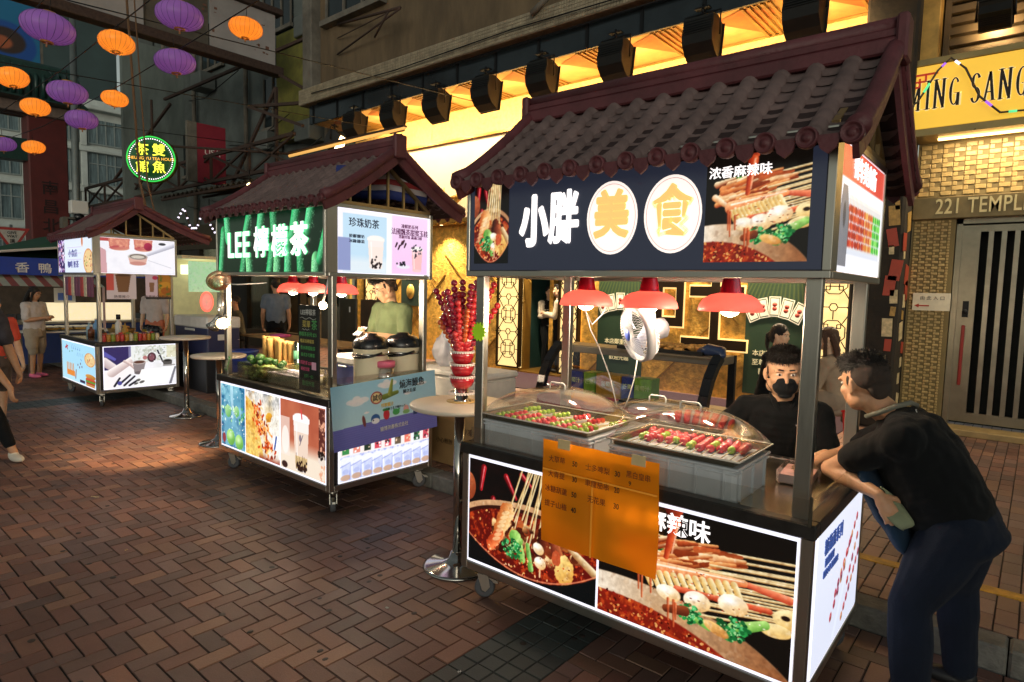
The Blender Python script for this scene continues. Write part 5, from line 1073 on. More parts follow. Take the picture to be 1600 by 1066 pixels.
for i in range(12):
    skewer('fruit_skewer', 'small red skewer at the back of the tray behind the price sheet', 'back skewers in the right tray', C1(.96+i*.043, .33, 1.062), C1(.95+i*.043, .445, 1.06), [m_red, m_red, m_drk][:2+i % 2], .017)
    xb = .955+i*.044; k = [0, 1, 0, 0, 1, 0, 0, 0, 1, 0, 0, 0][i]; F = [[m_red, m_red, m_grn, m_grn], [m_red, m_red, m_red, m_red], [m_red, m_grn, m_grn, m_red], [m_red]*4, [m_red, m_red, m_grn], [m_drk, m_red, m_red]][i % 6]
    skewer("fruit_skewer", "shiny red and green fruit skewer in the tray behind the price sheet", "skewers lying in the trays", C1(xb+.02, .12, 1.055+.003*(i % 2)), C1(xb+g.uniform(-.01, .02), .40+g.uniform(-.03, .02), 1.058+.004*(i % 3)), F, .0205)
dome(.07, .055, .72, .47, .155, 1.07, "large clear dome over the left fruit tray"); dome(.895, .045, .63, .44, .155, 1.07, "clear dome over the tray behind the orange price sheet"); dome(.48, .56, .66, .36, .15, 1.0, "clear dome at the back of the snack cart counter")
cr = crate(.5, .57, .64, .35, "low grey crate beneath the rear dome", .995)
# clear guards around the counters
gl = glass("guard_acrylic", "fff4e0", .04, .03, .25)
def guard(P, L, W, label, h=.13, left=True):
    t = thing("counter_guard", label, "guard", P(0, 0, .9), 0, "clear acrylic counter guards"); b = MB().box(.06, L-.01, .004, .010, .002, h).build("panel", gl, t); MB().box(L-.010, L-.004, .012, W-.1, .002, h).build("panel", gl, t)
    e = MB(); e.box(L-.016, L-.006, .0, .012, .0, h+.012); e.build("edge", M("guard_edge", "5a5448", rough=.4, metal=.6), t); return t
guard(C1, L1, W1, "clear acrylic guard around the snack cart counter", .10); guard(C2, L2, W2, "clear acrylic guard around the tea cart counter", .16)
bx = thing("plastic_tub", "clear plastic tub of pink sauce beside the crate", "tub", C1(1.54, .50, .89), .1)
MB().box(0, .16, 0, .24, 0, .075, .012).build("tub", glass("tub_plastic", "ffffff", .22, .15), bx); MB().box(.012, .148, .012, .228, .005, .045).build("sauce", M("pink_sauce", "e0a8a0", rough=.5), bx)
# orange price sheet
ps = thing("price_sheet", "orange price sheet with handwritten prices hung on the snack cart front", "price list", C1(.58, -.022, .51), .011); v = []; f = []; NX, NZ = 24, 20
for i in range(NX+1):
    for j in range(NZ+1): u, q = i/NX, j/NZ; v.append((.01*(1-q)-.005+u*.635, -.004-.010*math.sin(u*3.1)*(1-q)-.012*abs(u-.5)**1.5*(1-q)-.03*max(0, u-.8)*max(0, .3-q)*10*.6-.005*math.sin(q*5+u*3)+(.006 if abs(u-.48) < .03 else 0), q*.515))
for i in range(NX):
    for j in range(NZ): f.append((i*(NZ+1)+j, (i+1)*(NZ+1)+j, (i+1)*(NZ+1)+j+1, i*(NZ+1)+j+1))
MB().add(v, f, True).build("sheet", translucent("orange_paper", "f08a12", .45, .12), ps, fix=False)  # paper has a faint glow of its own, imitating the light box behind
for x_ in (.1, .5): MB().box(x_, x_+.07, -.022, -.0195, .488, .535).build('tape', M('clear_tape', 'd8c090', rough=.15), ps)
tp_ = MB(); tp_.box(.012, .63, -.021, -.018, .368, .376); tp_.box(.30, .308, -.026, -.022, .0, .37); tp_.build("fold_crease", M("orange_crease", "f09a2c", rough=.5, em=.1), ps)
ink = M("red_brown_ink", "8a3a10", rough=.7, var=0); ink2 = M("black_ink", "1c1208", rough=.7, var=0)
J = []
for i, (a, b_, x0, z) in enumerate((("大草莓", "50", .1, .43), ("士多啤梨", "30", .33, .43), ("大青提", "30", .1, .355), ("車厘茄串", "20", .33, .355), ("冰糖葫蘆", "50", .1, .28), ("无花果", "30", .33, .28), ("提子山楂", "40", .1, .205))): J += [(a, (x0, -.0275, z), .035, 0, .95, 0), (b_, (x0+.105, -.0275, z), .036, .006, .8, 1)]
J.append(("黑白皇串", (.54, -.0275, .44), .034, 0, .9, 0)); J.append(("9", (.5, -.0275, .40), .03, .004, .9, 1))
letters(J, [ink, ink2], ps, FRONT, extrude=.0008)
# green star tag on the post
st = MB(); n = 14; st.poly([((.055 if k % 2 == 0 else .04)*math.cos(math.pi*k/n), (.055 if k % 2 == 0 else .04)*math.sin(math.pi*k/n)) for k in range(2*n)], -.002, .002, 'xz'); o = st.build("star_tag", M("lime_card", "a8d820", rough=.5, em=.12)); o.location = C1(.065, .042, 1.525); tag(o, "lime green starburst tag stuck on the cart post", "tag")
# ------------------------------------------------------------------ bar tables and candied fruit stand
m_lam = M("cream_laminate", "d9cbb8", rough=.35, var=.06); m_chr = M("chrome_pole", "b8b4ae", rough=.12, metal=1.0, var=.1)
def bar_table(x, y, label, z=1.05, r=.31):
    t = thing("bar_table", label, "table", (x, y, 0), 0, "round bar tables between the carts"); MB().lathe([(.0001, z-.028), (r-.01, z-.028), (r, z-.02), (r, z-.006), (r-.006, z), (.0001, z)], 48).build("tabletop", m_lam, t)
    MB().tube([(0, 0, .05), (0, 0, z-.028)], .032, 16).build("pole", m_chr, t); MB().lathe([(.0001, 0), (.215, 0), (.22, .008), (.2, .016), (.1, .03), (.055, .06), (.04, .1), (.0001, .1)], 40).build("base", m_chr, t); return t
bar_table(-2.72, 2.74, "round bar table carrying the candied fruit tower"); bar_table(-8.50, 3.47, "round bar table beside the farther cart", 1.05, .30); bar_table(-6.80, 3.12, "lower round bar table tucked behind the tea cart", .98, .28)
tw = thing("fruit_tower", "tower of stacked red bowls holding candied fruit on the bar table", "display stand", (-2.755, 2.79, 1.05)); m_bowl = M("red_bowl_glaze", "b8202c", rough=.22, coat=.6, var=.1); m_rimw = M("white_scalloped_rim", "efe2dc", rough=.4)
for i in range(6):
    r0 = .080-.0022*i; z = .03+i*.078; 
    if i: b = MB().lathe([(.0001, z-.030), (r0*.5, z-.028), (r0*.8, z-.010), (r0*.96, z+.018), (r0+.002, z+.05), (r0-.004, z+.05), (.0001, z+.03)], 28).build("bowl", m_bowl, tw); tgt = b; zz = z+.05
    else: tgt = MB().lathe([(.0001, .0), (.05, 0), (.055, .01), (.04, .014), (.045, .085), (.0001, .085)], 20).build("foot", m_chr, tw); zz = .055
    q = MB(); n = 30
    for k in range(n):
        a0, a1 = 2*math.pi*k/n, 2*math.pi*(k+.8)/n; rr = r0+.004; q.add([(rr*math.cos(a0), rr*math.sin(a0), zz+.006), (rr*math.cos(a1), rr*math.sin(a1), zz+.006), (rr*1.01*math.cos(a1), rr*1.01*math.sin(a1), zz-.003), (rr*1.02*math.cos((a0+a1)/2), rr*1.02*math.sin((a0+a1)/2), zz-.007), (rr*1.01*math.cos(a0), rr*1.01*math.sin(a0), zz-.003)], [(0, 1, 2, 3, 4)])
    q.lathe([(r0-.004, zz+.004), (r0+.006, zz+.004), (r0+.006, zz+.008), (r0-.004, zz+.008)], 24); q.build("rim", m_rimw, tgt)
MB().lathe([(.0001, 0), (.095, 0), (.097, .004), (.0001, .006)], 30).build("mat", M("straw_mat", "c9a468", rough=.8), tw)
g = random.Random(12)
for i in range(46):
    an = 2*math.pi*(i*.381966 % 1); tilt = .04+.47*g.random()**.7 if i < 36 else .46+.16*g.random(); z0 = 1.42 if i < 28 else 1.36; top = 1.82-.24*g.random()**1.3 if i < 30 else 1.68-.2*g.random(); d = Vector((math.cos(an)*math.sin(tilt), math.sin(an)*math.sin(tilt), math.cos(tilt))); b0 = Vector((-2.755+.035*math.cos(an), 2.79+.035*math.sin(an), z0)); ln = (top-z0)/d.z
    m = g.choice((m_red, m_red, m_drk, m_org, m_red, m_drk)); n = g.randint(7, 9); fr = [m]*n
    if i == 3: fr = [m_red, m_red, m_red, m_grn, m_red, m_red, m_grn]
    nm = {m_red: "bright red", m_drk: "dark plum red", m_org: "orange red"}[m]
    skewer("candied_skewer", "%s candied haw skewer fanned out of the red bowl tower" % nm if i != 3 else "candied haw skewer with two green grapes in the bowl tower", "candied fruit skewers in the tower", b0, b0+d*ln, fr, .0215 if m is not m_org else .018, .002, 1.85, .0)
# ------------------------------------------------------------------ tea cart counter
m_cream = M("cream_urn_enamel", "e8ddbe", rough=.3, var=.06); m_bp = M("black_plastic", "17171a", rough=.25, var=.1)
def urn(x, y, label):
    t = thing("drink_urn", label, "urn", C2(x, y, .888), 0, "insulated drink urns on the tea cart"); t.scale = (1, 1, 1.28); MB().lathe([(.0001, 0), (.135, 0), (.14, .01), (.14, .26), (.145, .27), (.145, .285), (.0001, .285)], 36).build("body", m_cream, t)
    MB().lathe([(.148, .28), (.15, .30), (.14, .33), (.11, .352), (.06, .362), (.05, .375), (.0001, .378)], 36).build("lid", m_bp, t); h = MB(); h.tube([(.15*math.cos(a), .15*math.sin(a)-.0, .255-.03*abs(math.sin(a))) for a in [math.pi+i*math.pi/12 for i in range(13)]], .009, 8); h.build("handle", m_bp, t)
    MB().lathe([(.141, .235), (.1425, .235), (.1425, .25), (.141, .25)], 36).build("band", m_chr, t); return t
urn(1.62, .55, "front cream drink urn with black lid by the sea banner"); urn(1.66, .86, "rear cream drink urn close to the man's elbow")
def cooler(P, x, y, z, w, d, h, label, body="3a4580", rz=0):
    t = thing("cooler_box", label, "cooler", P(x, y, z), rz, "blue cooler boxes with white lids"); MB().box(0, w, 0, d, 0, h*.72, .015).build("body", M("cooler_"+body, body, rough=.4, var=.1), t); MB().box(-.012, w+.012, -.012, d+.012, h*.70, h, .02).build("lid", M("cooler_lid", "ddd8d2", rough=.4), t)
    MB().box(w*.35, w*.65, -.02, -.008, h*.62, h*.68, .004).box(w, w+.012, d*.3, d*.7, h*.4, h*.55, .004).build("handle", m_white, t); return t
cooler(C2, 1.12, .5, .89, .36, .3, .27, "blue and white cooler on the tea cart counter", "545c9c")
cooler(lambda a, b, c: Vector((a, b, c)), -10.55, 4.15, .66, 1.1, .5, .58, "big navy cooler with white lid behind the farther table", "2c3156", .02)
tag(MB().box(-10.7, -9.35, 4.1, 4.75, .12, .655, .01).build("equipment_case", M("dark_case", "1c1d22", rough=.5)), "dark equipment case under the big navy cooler", "case")
jar = thing("candy_jar", "clear jar with a pink lid next to the urns", "jar", C2(1.75, .60, .97)); tag(MB().box(-.09, .09, -.09, .09, 0, .082, .006).build("jar_stand", m_white, None, C2(1.75, .60, .888)), "white block lifting the pink lidded jar", "stand"); MB().lathe([(.0001, 0), (.075, 0), (.08, .02), (.08, .13), (.0001, .13)], 24).build("body", glass("jar_plastic", "ffffff", .3, .15), jar); MB().lathe([(.0001, .13), (.084, .13), (.084, .175), (.07, .18), (.0001, .18)], 24).build("lid", M("pink_lid", "e8708c", rough=.35), jar); MB().lathe([(.0001, .004), (.07, .004), (.072, .06), (.0001, .07)], 20).build("contents", M("jar_contents", "d8c8b0", rough=.7, var=.3, ns=40), jar)
# chalk menu board
cb = thing("chalk_menu_board", "tall black menu board with chalk writing against the tea cart post", "menu board", C2(1.30, .075, .91), -.011); MB().box(0, .29, 0, .018, 0, .69, .004).build("board", M("chalkboard", "1c1f1d", rough=.7, var=.3, ns=5), cb)
ch = [M("chalk_white", "cfcfc8", var=0, rough=.9), M("chalk_green", "58a860", var=0, rough=.9), M("chalk_pink", "d85a80", var=0, rough=.9), M("chalk_yellow", "c8b860", var=0, rough=.9)]
J = [("LEE檸檬茶", (.145, -.002, .63), .052, 0, .95, 0), ("菜單", (.12, -.002, .535), .06, 0, 1, 3), ("茶", (.235, -.002, .53), .085, .004, 1, 1), ("檸檬茶系列 $25", (.14, -.002, .455), .038, 0, 1, 1), ("鴨屎香檸檬茶", (.13, -.002, .40), .034, 0, 1, 3), ("香水檸檬綠茶", (.14, -.002, .345), .036, 0, 1, 1), ("泰式手打檸茶", (.14, -.002, .29), .034, 0, 1, 1), ("珍珠奶茶 $28", (.10, -.002, .225), .034, 0, 1, 2), ("楊枝甘露", (.10, -.002, .175), .032, 0, 1, 2), ("加料 +$5", (.15, -.002, .12), .036, 0, 1, 1), ("歡迎外賣", (.145, -.002, .06), .045, 0, 1, 1)]
letters(J, ch, cb, FRONT, extrude=.0006)
w = MB(); w.tube([(.03+.023*i, -.003, .585+.008*math.sin(i*1.3)) for i in range(11)], .0018, 4); w.tube([(.06+.013*i, -.003, .495+.006*math.sin(i*2)) for i in range(9)], .0015, 4); w.build("chalk_line", ch[0], cb); MB().box(.20, .26, -.004, -.001, .18, .24).build("pink_note", M("pink_note", "e8b0c8", rough=.6), cb)
# small green card by the post, lime bins, cups and paper sleeves
cd = thing("menu_card", "small green edged card leaning on the tea cart edge", "card", C2(.06, .03, .95)); cd.rotation_euler = (R_(-14), 0, R_(-8)); MB().box(0, .075, 0, .004, 0, .13).build("card", M("card_green_edge", "5aa860", rough=.5), cd); MB().box(.008, .067, -.002, 0, .012, .118).build("face", M("card_cream", "e4e4d4", rough=.5), cd)
letters([("收款", (.0375, -.003, .1), .02, 0), ("支付", (.0375, -.003, .03), .02, 0)], M("card_ink", "3a7a4a"), cd, FRONT, extrude=.0006)
lb = thing("lime_bin", "clear acrylic bin of limes and crushed lime cups", "bin", C2(.24, .07, .888)); MB().box(0, 1.0, 0, .005, .004, .15).box(0, 1.0, .295, .30, .004, .15).box(0, .005, .005, .295, .004, .15).box(.495, .50, .005, .295, .004, .15).box(.995, 1.0, .005, .295, .004, .15).build("box", glass("bin_acrylic", "f4f0d8", .16, .05), lb)
g = random.Random(2); w = MB()
for i in range(150): w.ball((g.uniform(.03, .48), g.uniform(.02, .28), g.uniform(.02, .1)), .028, 7, 5)
w.build("lime_fill", M("lime_fill_green", "8aa054", rough=.45, var=.5, ns=22), lb)
w = MB()
for i in range(9):
    for j in range(3): w.lathe([(.0001, .0), (.03, 0), (.036, .085), (.0001, .085)], 12, (.53+i*.055, .05+j*.095, .012))
w.build("juice_cup", M("juice_cup_plastic", "e4dcb8", rough=.3, var=.3, ns=18), lb); w = MB()
for i in range(9):
    for j in range(3): w.lathe([(.037, .088), (.038, .096), (.0001, .098)], 12, (.53+i*.055, .05+j*.095, .012))
w.build("cup_lid", M("clear_cup_lid", "e8e2f0", rough=.25), lb)
m_lime = M("lime_peel", "2f5a20", rough=.4, var=.35, ns=30, bump=.2, bs=160)
for i, (x, y, z, r) in enumerate(((.32, .16, 1.075, .034), (.42, .2, 1.08, .03), (.50, .16, 1.09, .045), (.56, .22, 1.07, .032), (.62, .17, 1.075, .035), (.69, .2, 1.07, .03), (.76, .24, 1.062, .03), (.45, .12, 1.06, .028), (.58, .12, 1.06, .028), (.86, .16, 1.058, .029))):
    o = MB().ball((0, 0, 0), r, 14, 10, (1.2, 1, .95)).build("lime", m_lime); o.location = C2(x, y, z-.004); o.rotation_euler = (0, 0, i*1.1); tag(o, "green lime heaped on the acrylic bin of the tea cart", "lime", "limes on the acrylic bin")
sl = MB().lathe([(.018, 0), (.032, .2), (.034, .23), (.031, .228), (.016, .004)], 10).mesh("paper_sleeve", M("kraft_paper", "c99c58", rough=.8, var=.15))
for i in range(9): o = link("paper_sleeve", sl); o.location = C2(.16+.047*i, .38+.03*(i % 3), 1.03-.004*i); o.rotation_euler = (.08*(i % 3-1), .1*(i % 2)-.04, i); tag(o, "tan paper cup sleeve bundled behind the limes", "paper sleeve", "paper sleeves on the tea cart")
tag(MB().box(0, .5, 0, .2, 0, .14, .006).build("wooden_crate", M("pale_wood", "b48a50", rough=.7, var=.3, ns=6, stretch=(1, 8, 8)), None, C2(.12, .33, .888)), "pale wooden box holding the paper sleeves", "box")
sk = MB()
for k in range(10): sk.lathe([(.026, k*.02), (.036, k*.02+.1), (.0355, k*.02+.1), (.0255, k*.02)], 14)
sk = sk.mesh("cup_stack", glass("cup_plastic", "e8fff0", .25, .1))
for x, lbl in ((.62, "left stack of clear green printed cups"), (.78, "right stack of clear green printed cups")):
    t = thing("cup_stack", lbl, "cups", C2(x, .46, .95), 0, "stacks of clear cups"); link("cups", sk, t); MB().lathe([(.036, .12), (.0362, .2), (.036, .2), (.0358, .12)], 14).build("print", M("cup_print_green", "5a9a78", rough=.5), t)
    tag(MB().box(-.05, .05, -.05, .05, 0, .06).build("cup_riser", m_white, None, C2(x, .46, .888)), "white riser under the %s" % lbl, "riser", "risers under the cup stacks")
# clip lamps wrapped in clear film on the left post
kl = thing("clip_lamp", "pair of silver clip lamps wrapped in film on the tea cart post", "lamp", C2(.075, .03, 1.42)); m_alu = M("aluminium_foil", "c8c4bc", rough=.25, metal=1.0, var=.2, ns=60, bump=.6, bs=70)
def horn(d, o):
    d = Vector(d).normalized(); q = Vector((0, 0, 1)).rotation_difference(d).to_matrix().to_4x4(); T = Matrix.Translation(o) @ q
    a = MB(); a.T = T; a.lathe([(.0001, -.07), (.022, -.068), (.026, -.02), (.04, .03), (.062, .07), (.06, .07), (.036, .03), (.02, -.02)], 20); a.build("reflector", m_alu, kl); b = MB(); b.T = T; b.ball((0, 0, .045), .036, 12, 8); b.build("bulb", M("clip_bulb", "fff0d0", em=42, emcol="ffe0a8", var=0), kl)
horn((.85, -.35, -.45), (.06, -.04, .0)); horn((-.75, -.2, -1), (-.06, -.05, -.02))
MB().tube([(0, -.02, .0), (.0, -.03, .1), (.01, -.02, .25)], [.02, .032, .04], 10).build("film_wrap", glass("crinkled_film", "ffffff", .3, .2), kl); MB().box(-.02, .02, -.01, .03, -.05, .05).build("clamp", m_bp, kl)
ld = bpy.data.lights.new("clip_lamp_beam", 'SPOT'); ld.energy = 190; ld.color = (1, .64, .32); ld.spot_size = R_(58); ld.spot_blend = .8; ld.shadow_soft_size = .04; lo = bpy.data.objects.new("clip_lamp_beam", ld); COL.objects.link(lo); lo.parent = kl; lo.location = (-.125, -.068, -.105); lo.rotation_euler = Vector((-1.1, -.24, -1.4)).to_track_quat('-Z', 'Y').to_euler()
f2 = thing("film_fan", "small clip fan wrapped in orange tinted film by the tea cart sign", "fan", C2(.1, .03, 1.72)); fm = glass("orange_film", "f8c49c", .42, .25); b = MB(); b.T = Matrix.Rotation(R_(50), 4, 'Y') @ Matrix.Rotation(.5, 4, 'X'); b.lathe([(.02, .0), (.05, .012), (.09, .03), (.11, .07), (.105, .072), (.085, .034), (.045, .018)], 20, (.0, -.03, .06)); b.build("wrapped_cage", fm, f2); b = MB(); b.T = Matrix.Rotation(R_(-50), 4, 'Y'); b.lathe([(.02, .0), (.04, .012), (.07, .03), (.085, .07), (.06, .04)], 16, (0, -.03, .02)); b.build("wrapped_motor", fm, f2); MB().tube([(.09, -.03, .03), (.25, .0, .03), (.4, .2, .05)], .005, 6).build("power_cord", m_cord, f2)
# sea banner over the bottle panel
bn = thing("sea_banner", "blue sea and sky banner hung on the tea cart side", "banner", C2(L2+.034, .02, .50), -.011); W_, H_ = 1.02, .50
a = Art(W_/H_, 130, "86b4cc"); W = a.a; a.grad("cfeaf2", "9cd0ea"); a.put((a.Y < .33+.02*np.sin(a.X*1.2)).astype(float), "6f70c4")
for i in range(9): y = .03+.035*i; a.cap(0, y, W, y+.03, .004, .003, "8f90d0", a=.5)
for x, y, s in ((.22, .69, 1), (.5, .88, .9), (.85, .8, .5), (.7, .68, .35), (.3, .5, .25)):
    for q in ((0, 0, .09, .035), (-.05, .01, .06, .028), (.06, .015, .07, .03), (0, .03, .05, .03)): a.ell(W*x+q[0]*s*2, y+q[1]*s*2, q[2]*s*1.5, q[3]*s*1.5, "f2eef2", a=.9)
a.ell(W*.40, .71, .115, .1, "a83a34"); a.ell(W*.40, .71, .095, .08, "f0d8a0"); a.cap(W*.47, .70, W*.6, .74, .045, .03, "8a9a3c", "5a6a2a"); a.cap(W*.53, .74, W*.555, .95, .045, .02, "a8b048", "6a7a30")
a.ell(W*.275, .38, .03, .09, "7a3a3a", .15); a.ell(W*.38, .38, .085, .075, "2c5a9a"); a.ell(W*.38, .345, .075, .045, "f0f0f4"); a.ell(W*.36, .36, .012, .012, "202040"); a.ell(W*.485, .41, .06, .085, "c8303c"); a.cap(W*.46, .49, W*.51, .49, .02, .02, "3a8a48"); a.ell(W*.58, .42, .07, .05, "48a85a"); a.ell(W*.56, .46, .018, .018, "48a85a"); a.ell(W*.61, .46, .018, .018, "48a85a"); a.ell(W*.68, .44, .055, .06, "e8a8a0"); a.ell(W*.68, .39, .07, .035, "88b870"); a.ell(W*.77, .5, .028, .03, "e8c0a0"); a.ell(W*.77, .53, .03, .02, "2a2020"); a.rect(W*.745, .37, W*.795, .47, "e8e8ea"); a.rect(W*.75, .31, W*.79, .38, "2a3a6a")
pn = a.build("print", (0, 0, 0), (.03, W_, -.0), (-.0, 0, H_), colmat("banner_print", rough=.5), bn); MB().box(-.012, -.004, .01, W_-.01, .005, H_-.005).build("backing_board", m_white, bn); bn.rotation_euler = (R_(3.0), R_(-1.5), -.011)
letters([("燒海鰻魚", (.032, .76, .425), .075, .006, .9, 0), ("鰻之巨星", (.032, .73, .365), .035, 0, 1, 0), ("試食", (.024, .41, .355), .055, .01, .9, 0), ("特製醬汁", (.028, .50, .285), .035, .006, .9, 1), ("このうまさ味わって", (.03, .58, .25), .026, 0, .9, 0), ("鰻博海產株式会社", (.026, .56, .095), .04, .003, .9, 2)], [M("banner_ink", "1e2430", var=0), M("banner_yellow", "e8c050", var=0), m_white], bn, RIGHT, extrude=.001)
tag(MB().tube([(.0, 0, 0), (.3, 0, 0)], .003, 5).build("wire_basket", m_steel, None, C2(1.5, 1.0, .99)), "thin wire rail above the sea banner", "rail")
# cartons, foam box and bag between the carts
m_card = M("cardboard", "9a7a4e", rough=.85, var=.15, ns=5, bump=.1)
def carton(x, y, z, w, d, h, label, rz=0):
    t = thing("carton", label, "carton", (x, y, z), rz, "cardboard cartons behind the bar table"); MB().box(0, w, 0, d, 0, h, .004).build("box", m_card, t); MB().box(w*.45, w*.55, -.002, d+.002, h-.002, h+.002).box(w*.45, w*.55, -.0025, .0, h*.7, h).build("packing_tape", M("packing_tape", "b49a66", rough=.3), t)
    letters([("冷凍食品", (w*.3, -.004, h*.6), .07, 0), ("小心輕放", (w*.7, -.004, h*.35), .055, 0)], M("carton_ink", "4a3420", var=0), t, FRONT, extrude=.001); return t
carton(-4.6, 4.0, .12, .62, .5, .62, "cardboard carton under the foam box near the bar table"); carton(-3.9, 3.98, .12, .4, .42, .58, "tall cardboard carton beside the bar table pole"); 
fb = thing("foam_box", "white foam box with lid stacked on cartons", "box", (-4.75, 3.98, .745)); MB().box(0, 1.05, 0, .5, 0, .2, .02).build("body", M("white_foam", "d8d4cc", rough=.8), fb); MB().box(-.015, 1.065, -.015, .515, .2, .26, .02).build("lid", M("white_foam_lid", "e4e0d8", rough=.8), fb)
bm_ = bmesh.new(); bmesh.ops.create_icosphere(bm_, subdivisions=4, radius=1)
for v in bm_.verts: n = mnoise.fractal(v.co*2.3, 1, 2, 4)*.18; top = max(0, v.co.z); v.co = Vector((v.co.x*.15*(1-.45*top)*(1+n), v.co.y*.13*(1-.45*top)*(1+n), .18+v.co.z*.19*(1+n*.6)))
me = bpy.data.meshes.new("plastic_bag"); bm_.to_mesh(me); bm_.free(); me.polygons.foreach_set("use_smooth", [True]*len(me.polygons)); me.materials.append(translucent("white_bag_film", "d8d8e0", .4)); o = link("plastic_bag", me); o.location = (-4.38, 4.22, 1.0); tag(o, "knotted white plastic bag on the foam box", "bag")
# ------------------------------------------------------------------ people: blended solid limbs remeshed into one skin, clothes over it
def V3(*a): return Vector(a)
def axes(x, y, z): return Matrix((x, y, z)).transposed()
class Blob:
    def __init__(s): s.mb = MB()
    def c(s, p0, p1, r0, r1=None, n=14):
        p0 = Vector(p0); p1 = Vector(p1); r1 = r0 if r1 is None else r1
        if (p1-p0).length < 1e-5: s.mb.ball(p0, r0, n, 8); return s
        d = (p1-p0).normalized(); pts = []; rs = []
        for k in range(5): a = math.pi/2*k/4; pts.append(p0-d*r0*math.cos(a)); rs.append(max(1e-4, r0*math.sin(a)))
        for k in range(5): a = math.pi/2*(1-k/4); pts.append(p1+d*r1*math.cos(a)); rs.append(max(1e-4, r1*math.sin(a)))
        s.mb.tube(pts, rs, n); return s
    def ch(s, pts, rs, n=14):
        for i in range(len(pts)-1): s.c(pts[i], pts[i+1], rs[i], rs[i+1], n)
        return s
    def e(s, c, r, ax=None, n=22, m=14):
        s.mb.T = Matrix.Translation(c) @ (ax.to_4x4() if ax else Matrix.Identity(4)) @ Matrix.Diagonal((r[0], r[1], r[2], 1)); s.mb.ball((0, 0, 0), 1, n, m); s.mb.T = None; return s
    def build(s, name, mat, parent, off, voxel=.008, smooth=4, wr=0.0, wf=9.0, st=(1, 1, 1), fn=None):
        me = s.mb.mesh(name, mat); o = bpy.data.objects.new(name, me); COL.objects.link(o)
        md = o.modifiers.new("r", 'REMESH'); md.mode = 'VOXEL'; md.voxel_size = voxel; md.use_smooth_shade = True
        if smooth: sm = o.modifiers.new("s", 'SMOOTH'); sm.factor = .5; sm.iterations = smooth
        dg = bpy.context.evaluated_depsgraph_get(); m2 = bpy.data.meshes.new_from_object(o.evaluated_get(dg)); bpy.data.objects.remove(o); bpy.data.meshes.remove(me); m2.name = name
        if wr or fn:
            no = [v.normal.copy() for v in m2.vertices]
            for v, nn in zip(m2.vertices, no):
                p = v.co; d = wr*(mnoise.noise(Vector((p.x*wf*st[0], p.y*wf*st[1], p.z*wf*st[2])))+.5*mnoise.noise(Vector((p.x*wf*2.1*st[0]+7, p.y*wf*2.1*st[1], p.z*wf*2.1*st[2])))) if wr else 0
                if fn: d += fn(p)
                v.co = p+nn*d
        m2.transform(Matrix.Translation(-Vector(off))); m2.materials.clear(); m2.materials.append(mat)
        m2.polygons.foreach_set("use_smooth", [True]*len(m2.polygons)); m2.update()
        o = link(name, m2, parent); return o
def skin(key, c): 
    m = M(key, c, rough=.5, var=.12, ns=30, bump=.12, bs=180); b = m.node_tree.nodes["Principled BSDF"]; b.inputs["Subsurface Weight"].default_value = .12; b.inputs["Subsurface Radius"].default_value = (.012, .005, .003); return m
def hand(B, wr, d, pn, side, curl=.5, s=1.0, spread=.12):
    """palm plus four unequal bent fingers and a thumb; d finger direction, pn palm normal, side +1 thumb on d x pn"""
    d = Vector(d).normalized(); pn = (Vector(pn)-d*Vector(pn).dot(d)).normalized(); t = d.cross(pn)*side; wr = Vector(wr)
    B.e(wr+d*.045*s, (.034*s, .050*s, .016*s), axes(t, d, pn)); B.c(wr, wr+d*.03*s, .023*s, .024*s)
    for i, (o, ln) in enumerate(((.028, .072), (.009, .08), (-.010, .074), (-.028, .058))):
        b = wr+d*(.082-.004*abs(i-1))*s+t*o*s; dd = (d+t*(o*spread*8)).normalized(); L = ln*s
        d1 = (dd*math.cos(curl*.7)+pn*math.sin(curl*.7)); d2 = (dd*math.cos(curl*1.6)+pn*math.sin(curl*1.6)); d3 = dd*math.cos(curl*2.3)+pn*math.sin(curl*2.3)
        p1 = b+d1*L*.45; p2 = p1+d2*L*.32; p3 = p2+d3*L*.23; B.ch([b-d*.012*s, p1, p2, p3], [.0095*s, .0088*s, .0082*s, .0072*s], 8)
    b = wr+d*.022*s+t*.026*s; p1 = b+(d*.55+t*.75+pn*.25).normalized()*.035*s; p2 = p1+(d*.8+t*.25+pn*.4).normalized()*.03*s; p3 = p2+(d*.85+pn*.45).normalized()*.022*s; B.ch([b, p1, p2, p3], [.014*s, .0115*s, .010*s, .008*s], 8)
def headaxes(f, u): f = Vector(f).normalized(); u = Vector(u); r = f.cross(u).normalized(); u = r.cross(f).normalized(); return f, r, u
